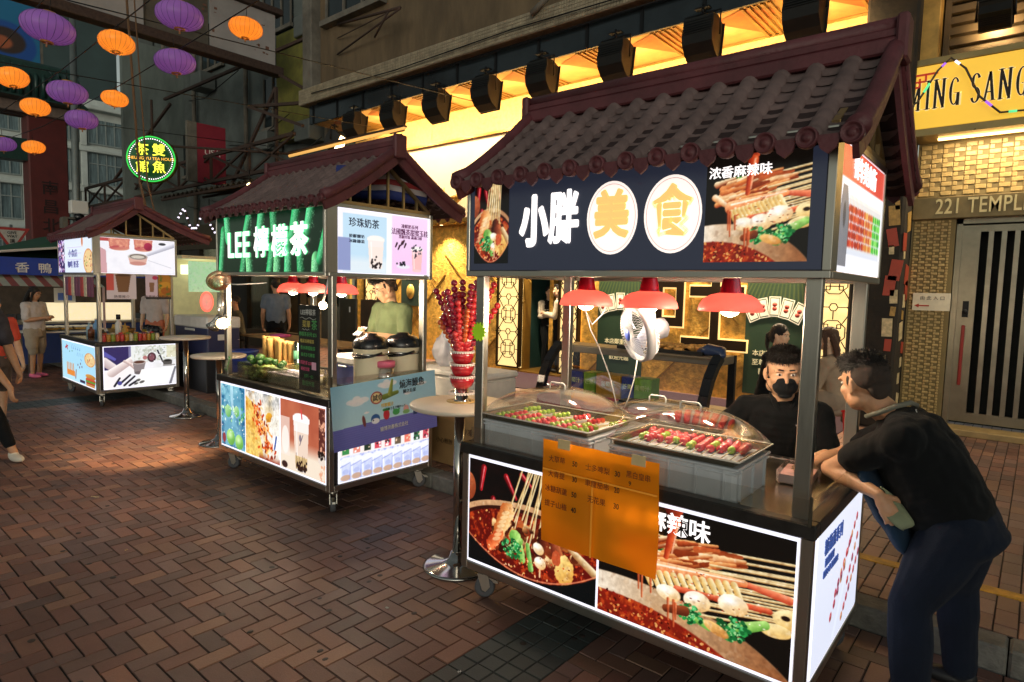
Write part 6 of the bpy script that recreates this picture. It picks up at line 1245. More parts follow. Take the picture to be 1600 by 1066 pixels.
def head(B, c, f, u, s=1.0, fat=1.0):
    f, r, u = headaxes(f, u); A = axes(r, f, u); c = Vector(c); P = lambda x, y, z: c+(r*x+f*y+u*z)*s
    B.e(P(0, -.012, .032), (.076*s*fat**.5, .094*s, .092*s), A); B.e(P(0, .026, -.035), (.062*s*fat, .066*s, .083*s), A); B.e(P(0, .048, -.088), (.034*s*fat, .034*s, .028*s), A)
    for q in (-1, 1):
        B.e(P(q*.042, .052, -.02), (.026*s*fat, .026*s, .028*s), A); B.e(P(q*.03, .078, .03), (.026*s, .014*s, .011*s), A); B.e(P(q*.048*fat, .0, -.06), (.026*s*fat, .042*s, .035*s), A)
        Ae = axes((r*q*.45+f*-.9).normalized(), (r*q*.9+f*.45).normalized(), u); B.e(P(q*.081*fat**.6, -.012, -.004), (.018*s, .009*s, .031*s), Ae); B.e(P(q*.079*fat**.6, -.004, -.026), (.009*s, .008*s, .012*s), Ae)
        B.e(P(q*.011, .094, -.028), (.009*s, .009*s, .008*s), A)
    B.c(P(0, .082, .022), P(0, .101, -.022), .0095*s, .0125*s); B.e(P(0, .085, -.052), (.023*s, .010*s, .006*s), A); B.e(P(0, .083, -.064), (.020*s, .011*s, .007*s), A)
def face(root, off, c, f, u, s, hairm, lip="a86a5c", glasses=False, brow=.012):
    f, r, u = headaxes(f, u); A = axes(r, f, u); c = Vector(c)-Vector(off); P = lambda x, y, z: c+(r*x+f*y+u*z)*s
    for q in (-1, 1):
        w = MB(); w.T = Matrix.Translation(P(q*.0305, .0735, .011)) @ A.to_4x4(); w.cur = 0; w.ball((0, 0, 0), .0125*s, 12, 8, (1.15, .8, .62)); w.cur = 1; w.ball((0, .0062*s, 0), .0062*s, 10, 6, (1, .8, 1)); w.build("eye", [M("eye_white", "c9c4bc", rough=.15), M("eye_iris", "140d0a", rough=.1)], root)
    w = Blob()
    for q in (-1, 1): w.c(P(q*.016, .089, .0355), P(q*.034, .087, .037), .0042*s, .0045*s, 8); w.c(P(q*.034, .087, .037), P(q*.052, .073, .029), .0045*s, .003*s, 8)
    w.mb.build("eyebrow", hairm, root)
    w = Blob(); w.mb.T = None; w.e(P(0, .0925, -.0585), (.0205*s, .004*s, .0045*s), A); w.mb.build("lips", M("lips_"+lip, lip, rough=.4), root)
    if glasses:
        w = MB()
        for q in (-1, 1):
            w.tube([P(q*.033+.023*math.cos(a), .098, .008+.016*math.sin(a)) for a in [i*math.pi/8 for i in range(17)]], .0014*s, 5, False); w.tube([P(q*.056, .096, .012), P(q*.075, .06, .014), P(q*.08, -.01, .012)], .0014*s, 5)
        w.tube([P(-.011, .1, .01), P(.011, .1, .01)], .0014*s, 5); w.build("glasses", m_blk, root)
def pose(kind, pos, heading, h=1.7, seat=.45, lean=0.0):
    """named joints for an ordinary figure; heading is the facing direction in degrees from +X"""
    a = R_(heading); F = V3(math.cos(a), math.sin(a), 0); Rr = V3(F.y, -F.x, 0); k = h/1.7; pos = Vector(pos)
    Q = lambda x, y, z: pos+(Rr*x+F*y+V3(0, 0, z))*k
    J = {}
    if kind == 'sit':
        z = seat/k; J.update(pel=Q(0, 0, z+.1), chest=Q(0, .06+lean, z+.5), neck=Q(0, .07+lean, z+.58), head=Q(0, .10+lean, z+.74))
        for n, q in (('L', -1), ('R', 1)): J['sh'+n] = Q(q*.18, .06+lean, z+.5); J['el'+n] = Q(q*.22, .16+lean, z+.24); J['wr'+n] = Q(q*.07, .36+lean, z+.2); J['hip'+n] = Q(q*.09, .02, z+.08); J['kn'+n] = Q(q*.1, .42, z+.06); J['an'+n] = Q(q*.1, .45, .08)
    else:
        J.update(pel=Q(0, 0, .93), chest=Q(0, .0+lean, 1.36), neck=Q(0, .01+lean, 1.44), head=Q(0, .035+lean, 1.585))
        for n, q in (('L', -1), ('R', 1)):
            J['sh'+n] = Q(q*.18, lean, 1.36); J['hip'+n] = Q(q*.09, 0, .9)
            st = {'walk': .2, 'step': .14}.get(kind, .02)*q
            J['kn'+n] = Q(q*.095, st*.6+.03, .49); J['an'+n] = Q(q*.1, st, .08)
            if kind == 'phone': J['el'+n] = Q(q*.23, .05+lean, 1.09); J['wr'+n] = Q(q*.055, .28+lean, 1.14)
            else: J['el'+n] = Q(q*.23, -.03-st*.4+lean, 1.08); J['wr'+n] = Q(q*.24, .06-st+lean, .84)
    J['hf'] = F.copy(); J['hu'] = V3(0, 0, 1); J['F'] = F; J['k'] = k; return J
def lerp(a, b, t): return Vector(a)+(Vector(b)-Vector(a))*t
def figure(label, J, sk, shirt, trousers, shoes, hairm, hairstyle="short", vox=.012, b=1.0, sleeve=.6, leg=1.0, cat="person", group=None, off=None, hands=None, glasses=False, feats=True, belly=0.0, hs=1.0, fat=1.0, skirt=None, curl=.6, coat=0.0, wr=.006, thigh=1.0):
    k = J['k']; off = Vector(off) if off is not None else V3((J['anL'].x+J['anR'].x)/2, (J['anL'].y+J['anR'].y)/2, min(J['anL'].z, J['anR'].z)-.08*k)
    t = thing("person", label, cat, off, 0, group)
    up = (J['chest']-J['pel']).normalized(); rt = (J['shR']-J['shL']).normalized(); fw = up.cross(rt).normalized(); rt = fw.cross(up); A = axes(rt, fw, up)
    pel, ch_ = J['pel'], J['chest']
    # skin: one continuous body
    B = Blob(); hs_ = hs*k; head(B, J['head'], J['hf'], J['hu'], hs_, fat)
    f_, r_, u_ = headaxes(J['hf'], J['hu']); B.c(J['neck']-up*.03*k, J['head']-u_*.06*hs_-f_*.012*hs_, .055*k*fat**.6, .053*hs_*fat**.6); B.c(ch_-up*.02*k, J['neck']-up*.04*k, .055*k, .05*k)
    for i in range(5): q = i/4*.76; B.e(lerp(pel, ch_, q), (.12*k*b, .082*k*b, .10*k), A)
    for n, sg in (('L', -1), ('R', 1)):
        B.c(ch_, J['sh'+n], .06*k, .05*k*b); ab = .8+.2*b; e, w = J['el'+n], J['wr'+n]; B.ch([J['sh'+n], lerp(J['sh'+n], e, .45), e], [.05*k*ab, .049*k*ab, .038*k*ab]); B.ch([e, lerp(e, w, .3), w], [.039*k*ab, .041*k*ab, .025*k])
        hd = J.get('hd'+n, (w-e).normalized()); pn = J.get('pn'+n, fw.cross(hd)*0+(-rt*sg)); hand(B, w, hd, pn, J.get('ts'+n, (1 if n == 'R' else -1)*-1), J.get('cu'+n, curl), k)
        B.ch([J['hip'+n], J['kn'+n]], [.075*k*b, .05*k]); kn, an = J['kn'+n], J['an'+n]; B.ch([kn, lerp(kn, an, .3), an], [.048*k, .05*k, .034*k]); td = J.get('toe'+n, J['F']); B.e(an-V3(0, 0, .045*k)+td*.05*k, (.04*k, .1*k, .028*k), axes(td.cross(V3(0, 0, 1)), td, V3(0, 0, 1))); B.c(an-V3(0, 0, .0), an-V3(0, 0, .045*k)-td*.02*k, .032*k, .034*k)
    B.build("body", sk, t, off, vox*.75, 3)
    # shirt
    B = Blob()
    prof = ((0, .165, .118), (.25, .158, .115), (.5, .158, .115), (.75, .172, .118), (1.0, .165, .105))
    for i in range(13):
        q = i/12; j = min(3, int(q*4)); fr = q*4-j; rx = prof[j][1]*(1-fr)+prof[j+1][1]*fr; ry = prof[j][2]*(1-fr)+prof[j+1][2]*fr; bb = b*(1+belly*math.sin(math.pi*min(1, q*1.15))); B.e(lerp(pel-up*.02*k, ch_-up*.02*k, q)+fw*belly*.05*math.sin(math.pi*q), (rx*k*bb**.8, ry*k*bb, .075*k), A)
    for n in 'LR':
        s_, e, w = J['sh'+n], J['el'+n], J['wr'+n]; B.c(ch_-up*.02*k, s_-up*.008*k, .09*k*b**.5, .073*k*b**.6); ab = .9+.2*b
        if sleeve <= 1: B.ch([s_, lerp(s_, e, sleeve)], [.064*k*ab, .062*k*ab])
        else: B.ch([s_, e], [.062*k*ab, .05*k*ab]); B.ch([e, lerp(e, w, sleeve-1)], [.052*k*ab, .042*k*ab])
    B.c(ch_-up*.01*k, J['neck']-up*.048*k, .095*k*b**.4, .072*k*fat**.5)
    if coat:
        for i in range(6): q = i/5; B.e(pel-up*(coat*q)+fw*.0, (.19*k*b*(1+.25*q), .14*k*b*(1+.25*q), .1*k), A)
    B.build("shirt" if not coat else "coat", shirt, t, off, vox*.85, 9, wr*1.5*k, 13/k, (1, 1, .75))
    # trousers or skirt
    B = Blob(); th = .088*k*b**.7*thigh
    for i in range(4): B.e(pel-up*(.02+.035*i)*k, (.165*k*b**.8, .118*k*b, .07*k), A)
    for n in 'LR':
        h_, kn, an = J['hip'+n], J['kn'+n], J['an'+n]; B.ch([h_, lerp(h_, kn, .5), kn], [th*1.06, th*.95, th*.72])
        if leg > .5: B.ch([kn, lerp(kn, an, .35), lerp(kn, an, (leg-.5)*2*.98)], [th*.72, th*.72, th*.58])
        else: B.c(h_, lerp(h_, kn, leg*2), th*1.08, th*.98)
    B.build("trousers", trousers, t, off, vox*.85, 4, wr*.9*k, 10/k, (1, 1, .6))
    for n in 'LR':
        an = J['an'+n]; td = J.get('toe'+n, J['F']); ax = axes(td.cross(V3(0, 0, 1)).normalized(), td, V3(0, 0, 1)); B = Blob(); B.e(an+td*.055*k-V3(0, 0, .045*k), (.046*k, .125*k, .036*k), ax); B.e(an-td*.01*k-V3(0, 0, .03*k), (.042*k, .06*k, .048*k), ax); B.build("shoe", shoes, t, off, .009, 2)
    # hair
    hc = J['head']; P = lambda x, y, z: hc+(r_*x+f_*y+u_*z)*hs_; Ah = axes(r_, f_, u_); B = Blob()
    if hairstyle == "fade":
        Fd = Blob(); Fd.e(P(0, -.038, .040), (.0802*hs_*fat**.5, .083*hs_, .080*hs_), Ah); Fd.e(P(0, -.075, -.01), (.058*hs_, .03*hs_, .06*hs_), Ah)
        for q in (-1, 1): Fd.e(P(q*.073*fat**.4, .008, .022), (.006*hs_, .012*hs_, .026*hs_), Ah)
        Fd.build("hair_fade", M("faded_hair", "33271f", rough=.75, var=.35, ns=60, bump=.5, bs=400), t, off, .006, 2)
        B.e(P(0, -.012, .082), (.074*hs_*fat**.4, .090*hs_, .060*hs_), Ah); B.e(P(0, -.06, .05), (.066*hs_, .056*hs_, .055*hs_), Ah); B.e(P(0, .05, .105), (.055*hs_, .036*hs_, .026*hs_), Ah)
    elif hairstyle == "short":
        B.e(P(0, -.026, .058), (.081*hs_*fat**.4, .092*hs_, .078*hs_), Ah); B.e(P(0, .03, .105), (.062*hs_, .055*hs_, .03*hs_), Ah); B.e(P(0, -.07, .01), (.062*hs_, .04*hs_, .055*hs_), Ah)
        for q in (-1, 1): B.e(P(q*.07, -.03, .045), (.012*hs_, .05*hs_, .04*hs_), Ah)
        for i in range(14): an = i*2.399; rr = .058*math.sqrt((i+.5)/14); B.c(P(rr*math.cos(an), rr*math.sin(an)*1.25, .115), P(rr*math.cos(an)*1.2+.012, rr*math.sin(an)*1.3+.02, .142-.35*rr), .018*hs_, .009*hs_, 8)
    else:
        B.e(P(0, -.022, .045), (.087*hs_, .1*hs_, .092*hs_), Ah); B.e(P(0, -.07, -.02), (.075*hs_, .055*hs_, .08*hs_), Ah)
        if hairstyle == "long":
            for x in (-.07, -.04, 0, .04, .07): B.ch([P(x, -.06, .02), P(x*1.1, -.09, -.12), P(x*1.2+.01, -.085, -.26), P(x*1.1, -.07, -.36)], [.035*hs_, .036*hs_, .03*hs_, .012*hs_], 8)
            for q in (-1, 1): B.ch([P(q*.075, .02, .05), P(q*.088, .02, -.06), P(q*.09, .03, -.2), P(q*.085, .03, -.3)], [.022*hs_, .022*hs_, .02*hs_, .008*hs_], 8)
        elif hairstyle == "tied": B.ch([P(0, -.1, .02), P(0, -.14, -.02), P(0.0, -.14, -.12), P(0, -.12, -.2)], [.03*hs_, .032*hs_, .026*hs_, .01*hs_], 8)
    hn = lambda p: .0035*hs_*(mnoise.noise(p*55/hs_)+.6*mnoise.noise(p*120/hs_)); ho = B.build("hair", hairm, t, off, min(vox*.7, .007), 1, fn=hn)
    if vox <= .0105:       # loose strands over the blended cap
        me = ho.data; g = random.Random(5); W_ = MB(); n_ = len(me.vertices)
        for _ in range(5200):
            vv = me.vertices[g.randrange(n_)]; p = vv.co.copy(); nn = vv.normal; loc = p+Vector(off)-hc; up_ = loc.dot(u_)/hs_; top = max(0, min(1, (up_-.03)/.08))
            fl = (f_*(.55 if top > .4 else .1)-u_*(1-top)*.9+Vector((g.gauss(0, .35), g.gauss(0, .35), g.gauss(0, .3)))); d = (nn*(.25+.55*top)+fl*.6).normalized(); L_ = (.009+.017*top)*hs_*g.uniform(.6, 1.25); sd_ = d.cross(nn); sd_ = sd_.normalized()*.0011 if sd_.length > 1e-4 else Vector((.001, 0, 0)); b0 = p-nn*.003; m_ = b0+d*L_*.55+nn*.0015
            W_.add([b0-sd_, b0+sd_, m_+sd_*.8, m_-sd_*.8, b0+d*L_-u_*.25*L_], [(0, 1, 2, 3), (3, 2, 4)], True)
        m3 = W_.mesh("strands", hairm); bmx = bmesh.new(); bmx.from_mesh(me); bmx.from_mesh(m3); bmx.to_mesh(me); bmx.free(); bpy.data.meshes.remove(m3)
    if feats: face(t, off, hc, J['hf'], J['hu'], hs_, hairm, glasses=glasses)
    t["_"] = 0; del t["_"]; return t, off, (f_, r_, u_), A
SK1 = skin("warm_skin", "c79a78"); SK2 = skin("tanned_skin", "b98a68"); SK3 = skin("pale_skin", "d2ab8c")
HB = M("black_hair", "15110f", rough=.42, var=.3, ns=40, bump=.6, bs=300, stretch=(3, 3, .6)); HBR = M("brown_hair", "4a2f1e", rough=.4, var=.3, ns=40, bump=.6, bs=300)
def cloth(key, c, **k):
    m = M(key, c, rough=k.pop('rough', .88), var=k.pop('var', .14), ns=9, bump=.35, bs=k.pop('bs', 320), sheen=.04, **k)
    m.node_tree.nodes['Principled BSDF'].inputs['Specular IOR Level'].default_value = .15; return m
BLK = cloth("black_tee_cloth", "0d0f11"); NAVY = cloth("navy_trouser_cloth", "151c2a"); BLKT = cloth("black_trouser_cloth", "131518"); SHOE = M("black_shoe", "111113", rough=.5)
# --- the man leaning on the snack cart counter, seen from his left and behind
J = dict(k=1.0, F=V3(-.97, -.25, 0), pel=V3(-.225, 3.16, .865), chest=V3(-.415, 3.16, 1.205), neck=V3(-.475, 3.165, 1.265), head=V3(-.585, 3.17, 1.375), hf=V3(-.84, .50, -.16), hu=V3(-.22, 0, 1),
         shL=V3(-.40, 2.965, 1.185), shR=V3(-.42, 3.36, 1.19), elL=V3(-.69, 3.13, .972), elR=V3(-.72, 3.45, .965), wrL=V3(-.465, 2.965, .94), wrR=V3(-.80, 3.2, .945), hipL=V3(-.195, 3.05, .82), hipR=V3(-.17, 3.28, .82), knL=V3(-.325, 2.985, .50), knR=V3(-.20, 3.38, .49), anL=V3(-.30, 2.985, .085), anR=V3(-.165, 3.42, .085),
         hdL=V3(.55, -.1, -.75), pnL=V3(-.3, .75, -.3), cuL=.55, hdR=V3(-.3, -.9, -.1), pnR=V3(0, 0, -1), cuR=.35, toeL=V3(-.95, -.25, 0).normalized(), toeR=V3(-.9, -.1, 0).normalized())
man, off, hx, A = figure("stout man in black T-shirt leaning over the snack cart counter", J, SK2, BLK, NAVY, SHOE, HB, "fade", .0085, 1.34, .62, .985, belly=.16, off=(-.25, 3.2, 0), fat=1.14, hs=1.04, wr=.007, thigh=1.06)
# apron strap, apron and collar mark
w = MB(); up = (J['chest']-J['pel']).normalized(); bk = A @ Vector((0, -1, 0)); rt = A @ Vector((1, 0, 0))
def onback(x, s, d=.0): return J['pel'].lerp(J['chest'], s)+rt*x+bk*d-off
strap = [J['neck']+V3(-.085, -.03, -.03), J['neck']+V3(-.03, -.085, .0), J['neck']+V3(.03, -.07, .035), J['neck']+V3(.075, -.01, .05), J['neck']+V3(.09, .07, .03)]
w.tube([p-off for p in strap], [.011]*5, 8); w.T = None; w.build("apron_strap", cloth("grey_strap_cloth", "6d6c60"), man)
w = Blob(); w.e(J['chest'].lerp(J['pel'], .62)-bk*.215, (.19, .05, .21), A); w.e(J['pel']-bk*.20+up*.0, (.19, .05, .14), A); w.build("apron", cloth("dark_blue_apron", "1d3044"), man, off, .01, 4, .006, 12)
w = MB(); v = []; f = []
for i in range(9):
    for j in range(7):
        a, c = i/8, j/6; v.append((-.46+.11*a+.02*math.sin(c*5), 2.95+.035*math.sin(a*4+c*2)+.05*a, .975-.075*c*(1-.2*a)-.11*a))
for i in range(8):
    for j in range(6): f.append((i*7+j, (i+1)*7+j, (i+1)*7+j+1, i*7+j+1))
w.add([Vector(p)-off for p in v], f, True); o = w.build("apron_flap", cloth("sage_apron_lining", "838b6e"), man, fix=False)
sd = o.modifiers.new("thick", 'SOLIDIFY'); sd.thickness = .006
mk = MB(); mk.T = Matrix.Translation(J['neck']+V3(.105, -.035, .015)-off) @ bk.to_track_quat('Z', 'Y').to_matrix().to_4x4(); mk.lathe([(.011, .0), (.014, 0), (.014, .003), (.011, .003)], 16); mk.box(-.006, .006, -.002, .002, 0, .003); mk.build("collar_mark", m_white, man)
# --- the seller in a black mask
J = dict(k=1.0, F=V3(.3, -.95, 0).normalized(), pel=V3(-1.2, 4.12, .62), chest=V3(-1.19, 4.06, 1.06), neck=V3(-1.185, 4.045, 1.13), head=V3(-1.175, 4.0, 1.285), hf=V3(.40, -.9, -.10), hu=V3(0, -.08, 1),
         shR=V3(-1.40, 4.04, 1.045), shL=V3(-.985, 4.1, 1.045), elR=V3(-1.56, 3.88, .84), elL=V3(-.89, 3.98, .80), wrR=V3(-1.32, 3.56, .96), wrL=V3(-.83, 3.62, .92), hipL=V3(-1.1, 4.1, .56), hipR=V3(-1.3, 4.1, .56), knL=V3(-1.05, 3.85, .6), knR=V3(-1.36, 3.85, .6), anL=V3(-1.02, 3.95, .2), anR=V3(-1.34, 3.95, .2), hdR=V3(.5, -.8, .0), hdL=V3(-.2, -.95, 0), pnR=V3(0, 0, -1), pnL=V3(0, 0, -1), cuL=.4, cuR=.4)
J = {a: (V3(0, 0, 1.762)+(v-V3(0, 0, 1.762))*.94 if isinstance(v, Vector) and len(a) > 2 and a[:2] not in ('hd', 'pn', 'to') else v) for a, v in J.items()}; J['hf'] = V3(.40, -.9, -.10)
sel, off, hx, A = figure("seller in a black face mask and black polo behind the counter", J, SK1, BLK, BLKT, SHOE, HB, "fade", .0085, 1.25, .72, 1.0, off=(-1.13, 3.85, .12), fat=1.16, hs=1.13, glasses=False)
f_, r_, u_ = hx; hc = J['head']; Ah = axes(r_, f_, u_); s_ = 1.13; w = Blob(); P = lambda x, y, z: hc+(r_*x+f_*y+u_*z)*s_
w.e(P(0, .046, -.050), (.071, .068, .060), Ah); w.e(P(0, .066, -.024), (.054, .05, .028), Ah); w.e(P(0, .083, -.03), (.026, .032, .034), Ah); w.e(P(0, .06, -.095), (.04, .04, .02), Ah)
w.build("face_mask", cloth("black_mask_cloth", "16181b"), sel, off, .005, 3, .0015, 30); w = MB()
for q in (-1, 1): w.tube([P(q*.064, .06, -.02)-off, P(q*.078, .03, -.006)-off, P(q*.088, -.01, .012)-off], .0018, 5); w.tube([P(q*.064, .055, -.075)-off, P(q*.082, .02, -.05)-off, P(q*.088, -.012, -.02)-off], .0018, 5)
w.build("mask_loop", m_blk, sel); w = Blob()
for q in (-1, 1): w.ch([J['neck']+r_*q*.07+V3(0, .02, .02), J['neck']+r_*q*.055+f_*.06+V3(0, 0, -.01), J['neck']+r_*q*.02+f_*.1+V3(0, 0, -.075)], [.016, .017, .012], 8)
w.build("collar", BLK, sel, off, .007, 2); MB().ball(J['chest']-off+f_*.128+r_*-.06-V3(0, 0, .06), .008, 8, 6).build("badge", m_steel, sel)
tag(MB().box(-1.35, -.92, 3.72, 4.05, .12, .52, .02).build("seat_stool", M("stool_red", "a82420", rough=.4)), "red stool under the mask wearing seller", "stool")
# --- man in the green T-shirt on his phone
J = pose('phone', (-4.86, 3.93, .12), -88, 1.77); J['hf'] = V3(-.42, -.8, -.48); J['hu'] = V3(-.15, -.4, 1); J['head'] = J['head']+V3(-.03, -.03, -.02); GRN = cloth("sage_green_tee", "667352")
J['hdR'] = V3(.5, -.75, .1); J['hdL'] = V3(-.55, -.7, .1); J['pnL'] = V3(-.3, 0, 1); J['pnR'] = V3(.3, 0, 1); J['cuL'] = J['cuR'] = .7
gm, off, hx, A = figure("man in a sage green T-shirt and glasses reading his phone", J, SK1, GRN, BLKT, SHOE, HB, "fade", .010, 1.06, .75, 1.0, glasses=True, hs=1.1)
ph = MB().box(-.038, .038, -.005, .005, -.075, .075, .004).build("phone", M("phone_body", "d8d8de", rough=.2)); ph.location = J['wrL'].lerp(J['wrR'], .5)+V3(0, -.09, .035); ph.rotation_euler = (R_(-62), 0, R_(15)); tag(ph, "light grey phone in the green shirted man's hands", "phone")
# --- two women on stools by the parlour
J = pose('sit', (-2.42, 7.62, .12), -8, 1.74, .42, .02); J['hf'] = V3(.95, -.15, -.12)
figure("seated woman in a black jacket with tied dark hair", J, SK3, cloth("black_jacket", "17181a"), BLKT, SHOE, HB, "tied", .012, 1.05, 1.85, 1.0)
J = pose('sit', (-1.66, 7.55, .12), 188, 1.74, .42, .02); J['hf'] = V3(-.95, -.25, -.1)
w2, off, hx, A = figure("seated woman in a long grey brown coat and white mask", J, SK3, cloth("taupe_coat", "a08c76"), cloth("taupe_coat_skirt", "968471"), SHOE, HBR, "long", .012, 1.1, 1.85, 1.0)
f_, r_, u_ = hx; w = Blob(); w.e(J['head']+f_*.05-u_*.045, (.058, .056, .05), axes(r_, f_, u_)); w.build("face_mask", cloth("white_mask", "d8d4cf"), w2, off, .008, 2)
w = Blob(); w.ch([J['hipL'], J['knL'], J['knL']-V3(0, 0, .28)], [.13, .13, .17]); w.ch([J['hipR'], J['knR'], J['knR']-V3(0, 0, .28)], [.13, .13, .17]); w.build("coat_hem", cloth("taupe_coat_skirt", "968471"), w2, off, .014, 5, .008, 9)
def stool(x, y, lb):
    t = thing("plastic_stool", lb, "stool", (x, y, .12), 0, "red plastic stools"); m = M("red_plastic", "c8201c", rough=.3, coat=.3); MB().box(-.15, .15, -.15, .15, .40, .43, .012).build("seat", m, t)
    for sx in (-1, 1):
        for sy in (-1, 1): l_ = MB(); l_.bar((sx*.17, sy*.17, 0), (sx*.125, sy*.125, .4), .05, .03); l_.build("leg", m, t)
stool(-2.42, 7.62, "red plastic stool under the woman in black"); stool(-1.66, 7.55, "red plastic stool under the woman in the grey brown coat")
# --- two waiters in the doorway
VEST = cloth("black_waistcoat", "141416"); SHW = cloth("white_shirt_cloth", "d0c4b0")
def waiter(pos, hd, lb, h, k='phone'):
    J = pose(k, pos, hd, h); t, off, hx, A = figure(lb, J, SK3, SHW, BLKT, SHOE, HB, "short", .012, 1.0, 1.9, 1.0); B = Blob()
    up = (J['chest']-J['pel']).normalized()
    for i in range(9): q = i/8; B.e(lerp(J['pel'], J['chest'], q), (.172, .126, .07), A)
    for n in 'LR': B.c(J['chest'], lerp(J['chest'], J['sh'+n], .62)+V3(0, 0, .02), .085, .06)
    B.build("waistcoat", VEST, t, off, .011, 3, .003); return t
J0 = waiter((-7.22, 10.0, .15), 205, "waiter in black waistcoat and white sleeves stepping in the doorway", 1.72); waiter((-7.83, 10.45, .15), -20, "second waiter half hidden behind the lattice pillar in the doorway", 1.68)
# --- woman with phone at the far left stall
J = pose('phone', (-13.65, 3.0, 0), 35, 1.6); J['hf'] = V3(.72, .6, -.25)
figure("woman with long dark hair in white T-shirt and shorts holding a phone", J, SK2, cloth("white_tee", "c9c0bc"), cloth("beige_shorts", "a39684"), M("pink_slipper", "d8688c", rough=.5), HB, "long", .013, 1.28, .8, .36, wr=.009)
# --- passer-by cut by the left edge and another behind him
J = pose('walk', (-7.78, 1.24, 0), 8, 1.74); J['wrR'] = V3(-7.38, 1.42, .72); J['elR'] = V3(-7.56, 1.28, 1.0); J['anR'] = V3(-7.46, 1.44, .085); J['knR'] = V3(-7.60, 1.32, .5); J['anL'] = V3(-8.1, 1.35, .1); J['hdR'] = V3(.15, .0, -1); J['pnR'] = V3(-.3, .9, 0)
figure("passer-by in dark shirt, cropped black trousers and pale sandals, cut by the frame", J, SK2, cloth("checked_dark_shirt", "3c3a40", var=.5), BLKT, M("pale_sandal", "d2cbbd", rough=.6), HB, "short", .011, 1.05, .85, .90)
J = pose('walk', (-9.35, 1.66, 0), 0, 1.55); figure("walker in a coral red top behind the passer-by", J, SK3, cloth("coral_top", "c8503e"), cloth("grey_shorts", "5c5450"), SHOE, HB, "tied", .013, 1.0, .7, .4)
# --- staff and customers around the farther cart
J = pose('stand', (-13.0, 4.75, .12), -40, 1.62); figure("woman in a pale blouse working behind the farther cart", J, SK3, cloth("pale_blouse", "c8bcb8"), cloth("coral_apron", "c87a60"), SHOE, HB, "long", .013, 1.0, .9, 1.0)
J = pose('sit', (-13.35, 6.1, .12), 60, 1.7, .5); figure("man with dark hair seated behind the navy cooler", J, SK2, cloth("grey_polo", "4a4c50"), BLKT, SHOE, HB, "short", .014)
J = pose('sit', (-12.85, 6.35, .12), 240, 1.7, .5); figure("man facing the street seated behind the navy cooler", J, SK2, cloth("olive_polo", "4d4a3c"), BLKT, SHOE, HB, "short", .014)
J = pose('stand', (-11.3, 6.3, .12), 150, 1.72); figure("customer in a blue grey shirt standing by the shop counter", J, SK2, cloth("blue_grey_shirt", "6a7480"), BLKT, SHOE, HB, "short", .014, 1.2)
# ------------------------------------------------------------------ showcase behind the snack cart
sc_ = thing("glass_showcase", "curved glass food showcase with black side frames behind the snack cart", "showcase", (-3.6, 4.72, .12))
def sp(mb, n, m): return mb.build(n, m, sc_)
sp(MB().box(0, 1.62, .05, .62, 0, .60, .02), "cabinet", M("raspberry_cabinet", "8a2c44", rough=.5)); sp(MB().box(-.02, 1.64, .0, .64, .62, .66, .006).box(-.02, 1.64, .0, .05, .60, .68), "lower_shelf", m_steel); sp(MB().box(0, 1.62, .3, .64, 1.05, 1.12, .006), "top_shelf", M("case_top", "8a7d6a", rough=.35, metal=.5))
cv = [(.02, .68), (.06, .82), (.13, .95), (.22, 1.05), (.32, 1.12)]
for x in (-.02, 1.6):
    w = MB()
    for i in range(4): w.bar((x, cv[i][0], cv[i][1]), (x, cv[i+1][0], cv[i+1][1]), .06, .08, (1, 0, 0))
    w.box(x-.03, x+.03, .6, .64, .66, 1.12); sp(w, "side_frame", m_bp)
w = MB(); v = []; f = []
for i, (y, z) in enumerate(cv): v += [(.01, y, z), (1.58, y, z)]
for i in range(4): f.append((i*2, i*2+1, i*2+3, i*2+2))
w.add(v, f, True); o = w.build("curved_glass", glass("case_glass", "ffffff", .1, .03), sc_, fix=False)
for i, (x, wd, c, lb) in enumerate(((.12, .2, "2c3a86", "dark blue drink carton, leftmost in the glass showcase"), (.33, .13, "6f9a2e", "green drink carton in the glass showcase"), (.47, .26, "b8892c", "ochre fruit carton between green and blue ones"), (.74, .12, "2f3f8c", "second blue drink carton in the showcase"), (.87, .17, "7aa838", "bright green carton right of the blue ones"))):
    t = thing("drink_carton", lb, "carton", (-3.6+x, 4.95, .78), 0, "drink cartons in the showcase"); MB().box(0, wd, 0, .16, 0, .22, .006).build("carton", M("carton_"+c, c, rough=.4, var=.3, ns=18), t)
    letters([("葡萄汁" if i % 2 == 0 else "芒果", (wd/2, -.003, .13), .05, .006)], M("carton_print", "c8d8a0"), t, FRONT, extrude=.001)
def metal_tray(x, y, z, w_, d, lb, dark=False):
    t = thing("baking_tray", lb, "tray", (x, y, z), 0, "baking trays on the showcase"); b = MB(); m = M("black_tray", "1d1c1c", rough=.4, metal=.5) if dark else m_tray
    b.box(0, w_, 0, d, 0, .006); b.box(0, w_, 0, .008, .006, .03); b.box(0, w_, d-.008, d, .006, .03); b.box(0, .008, .008, d-.008, .006, .03); b.box(w_-.008, w_, .008, d-.008, .006, .03); b.build("pan", m, t); return t
metal_tray(-2.62, 4.86, .782, .44, .24, "bare steel tray on the lower shelf of the showcase"); bt = metal_tray(-2.95, 5.0, 1.245, .82, .32, "black tray of fried snacks on top of the showcase", True)
w = MB(); g = random.Random(8)
for i in range(110): w.ball((.05+.72*g.random(), .04+.24*g.random(), .03+.035*g.random()), .028, 6, 4, (1.5, .8, .6))
w.build("fried_snack", M("fried_golden", "c8924a", rough=.6, var=.35, ns=30), bt)
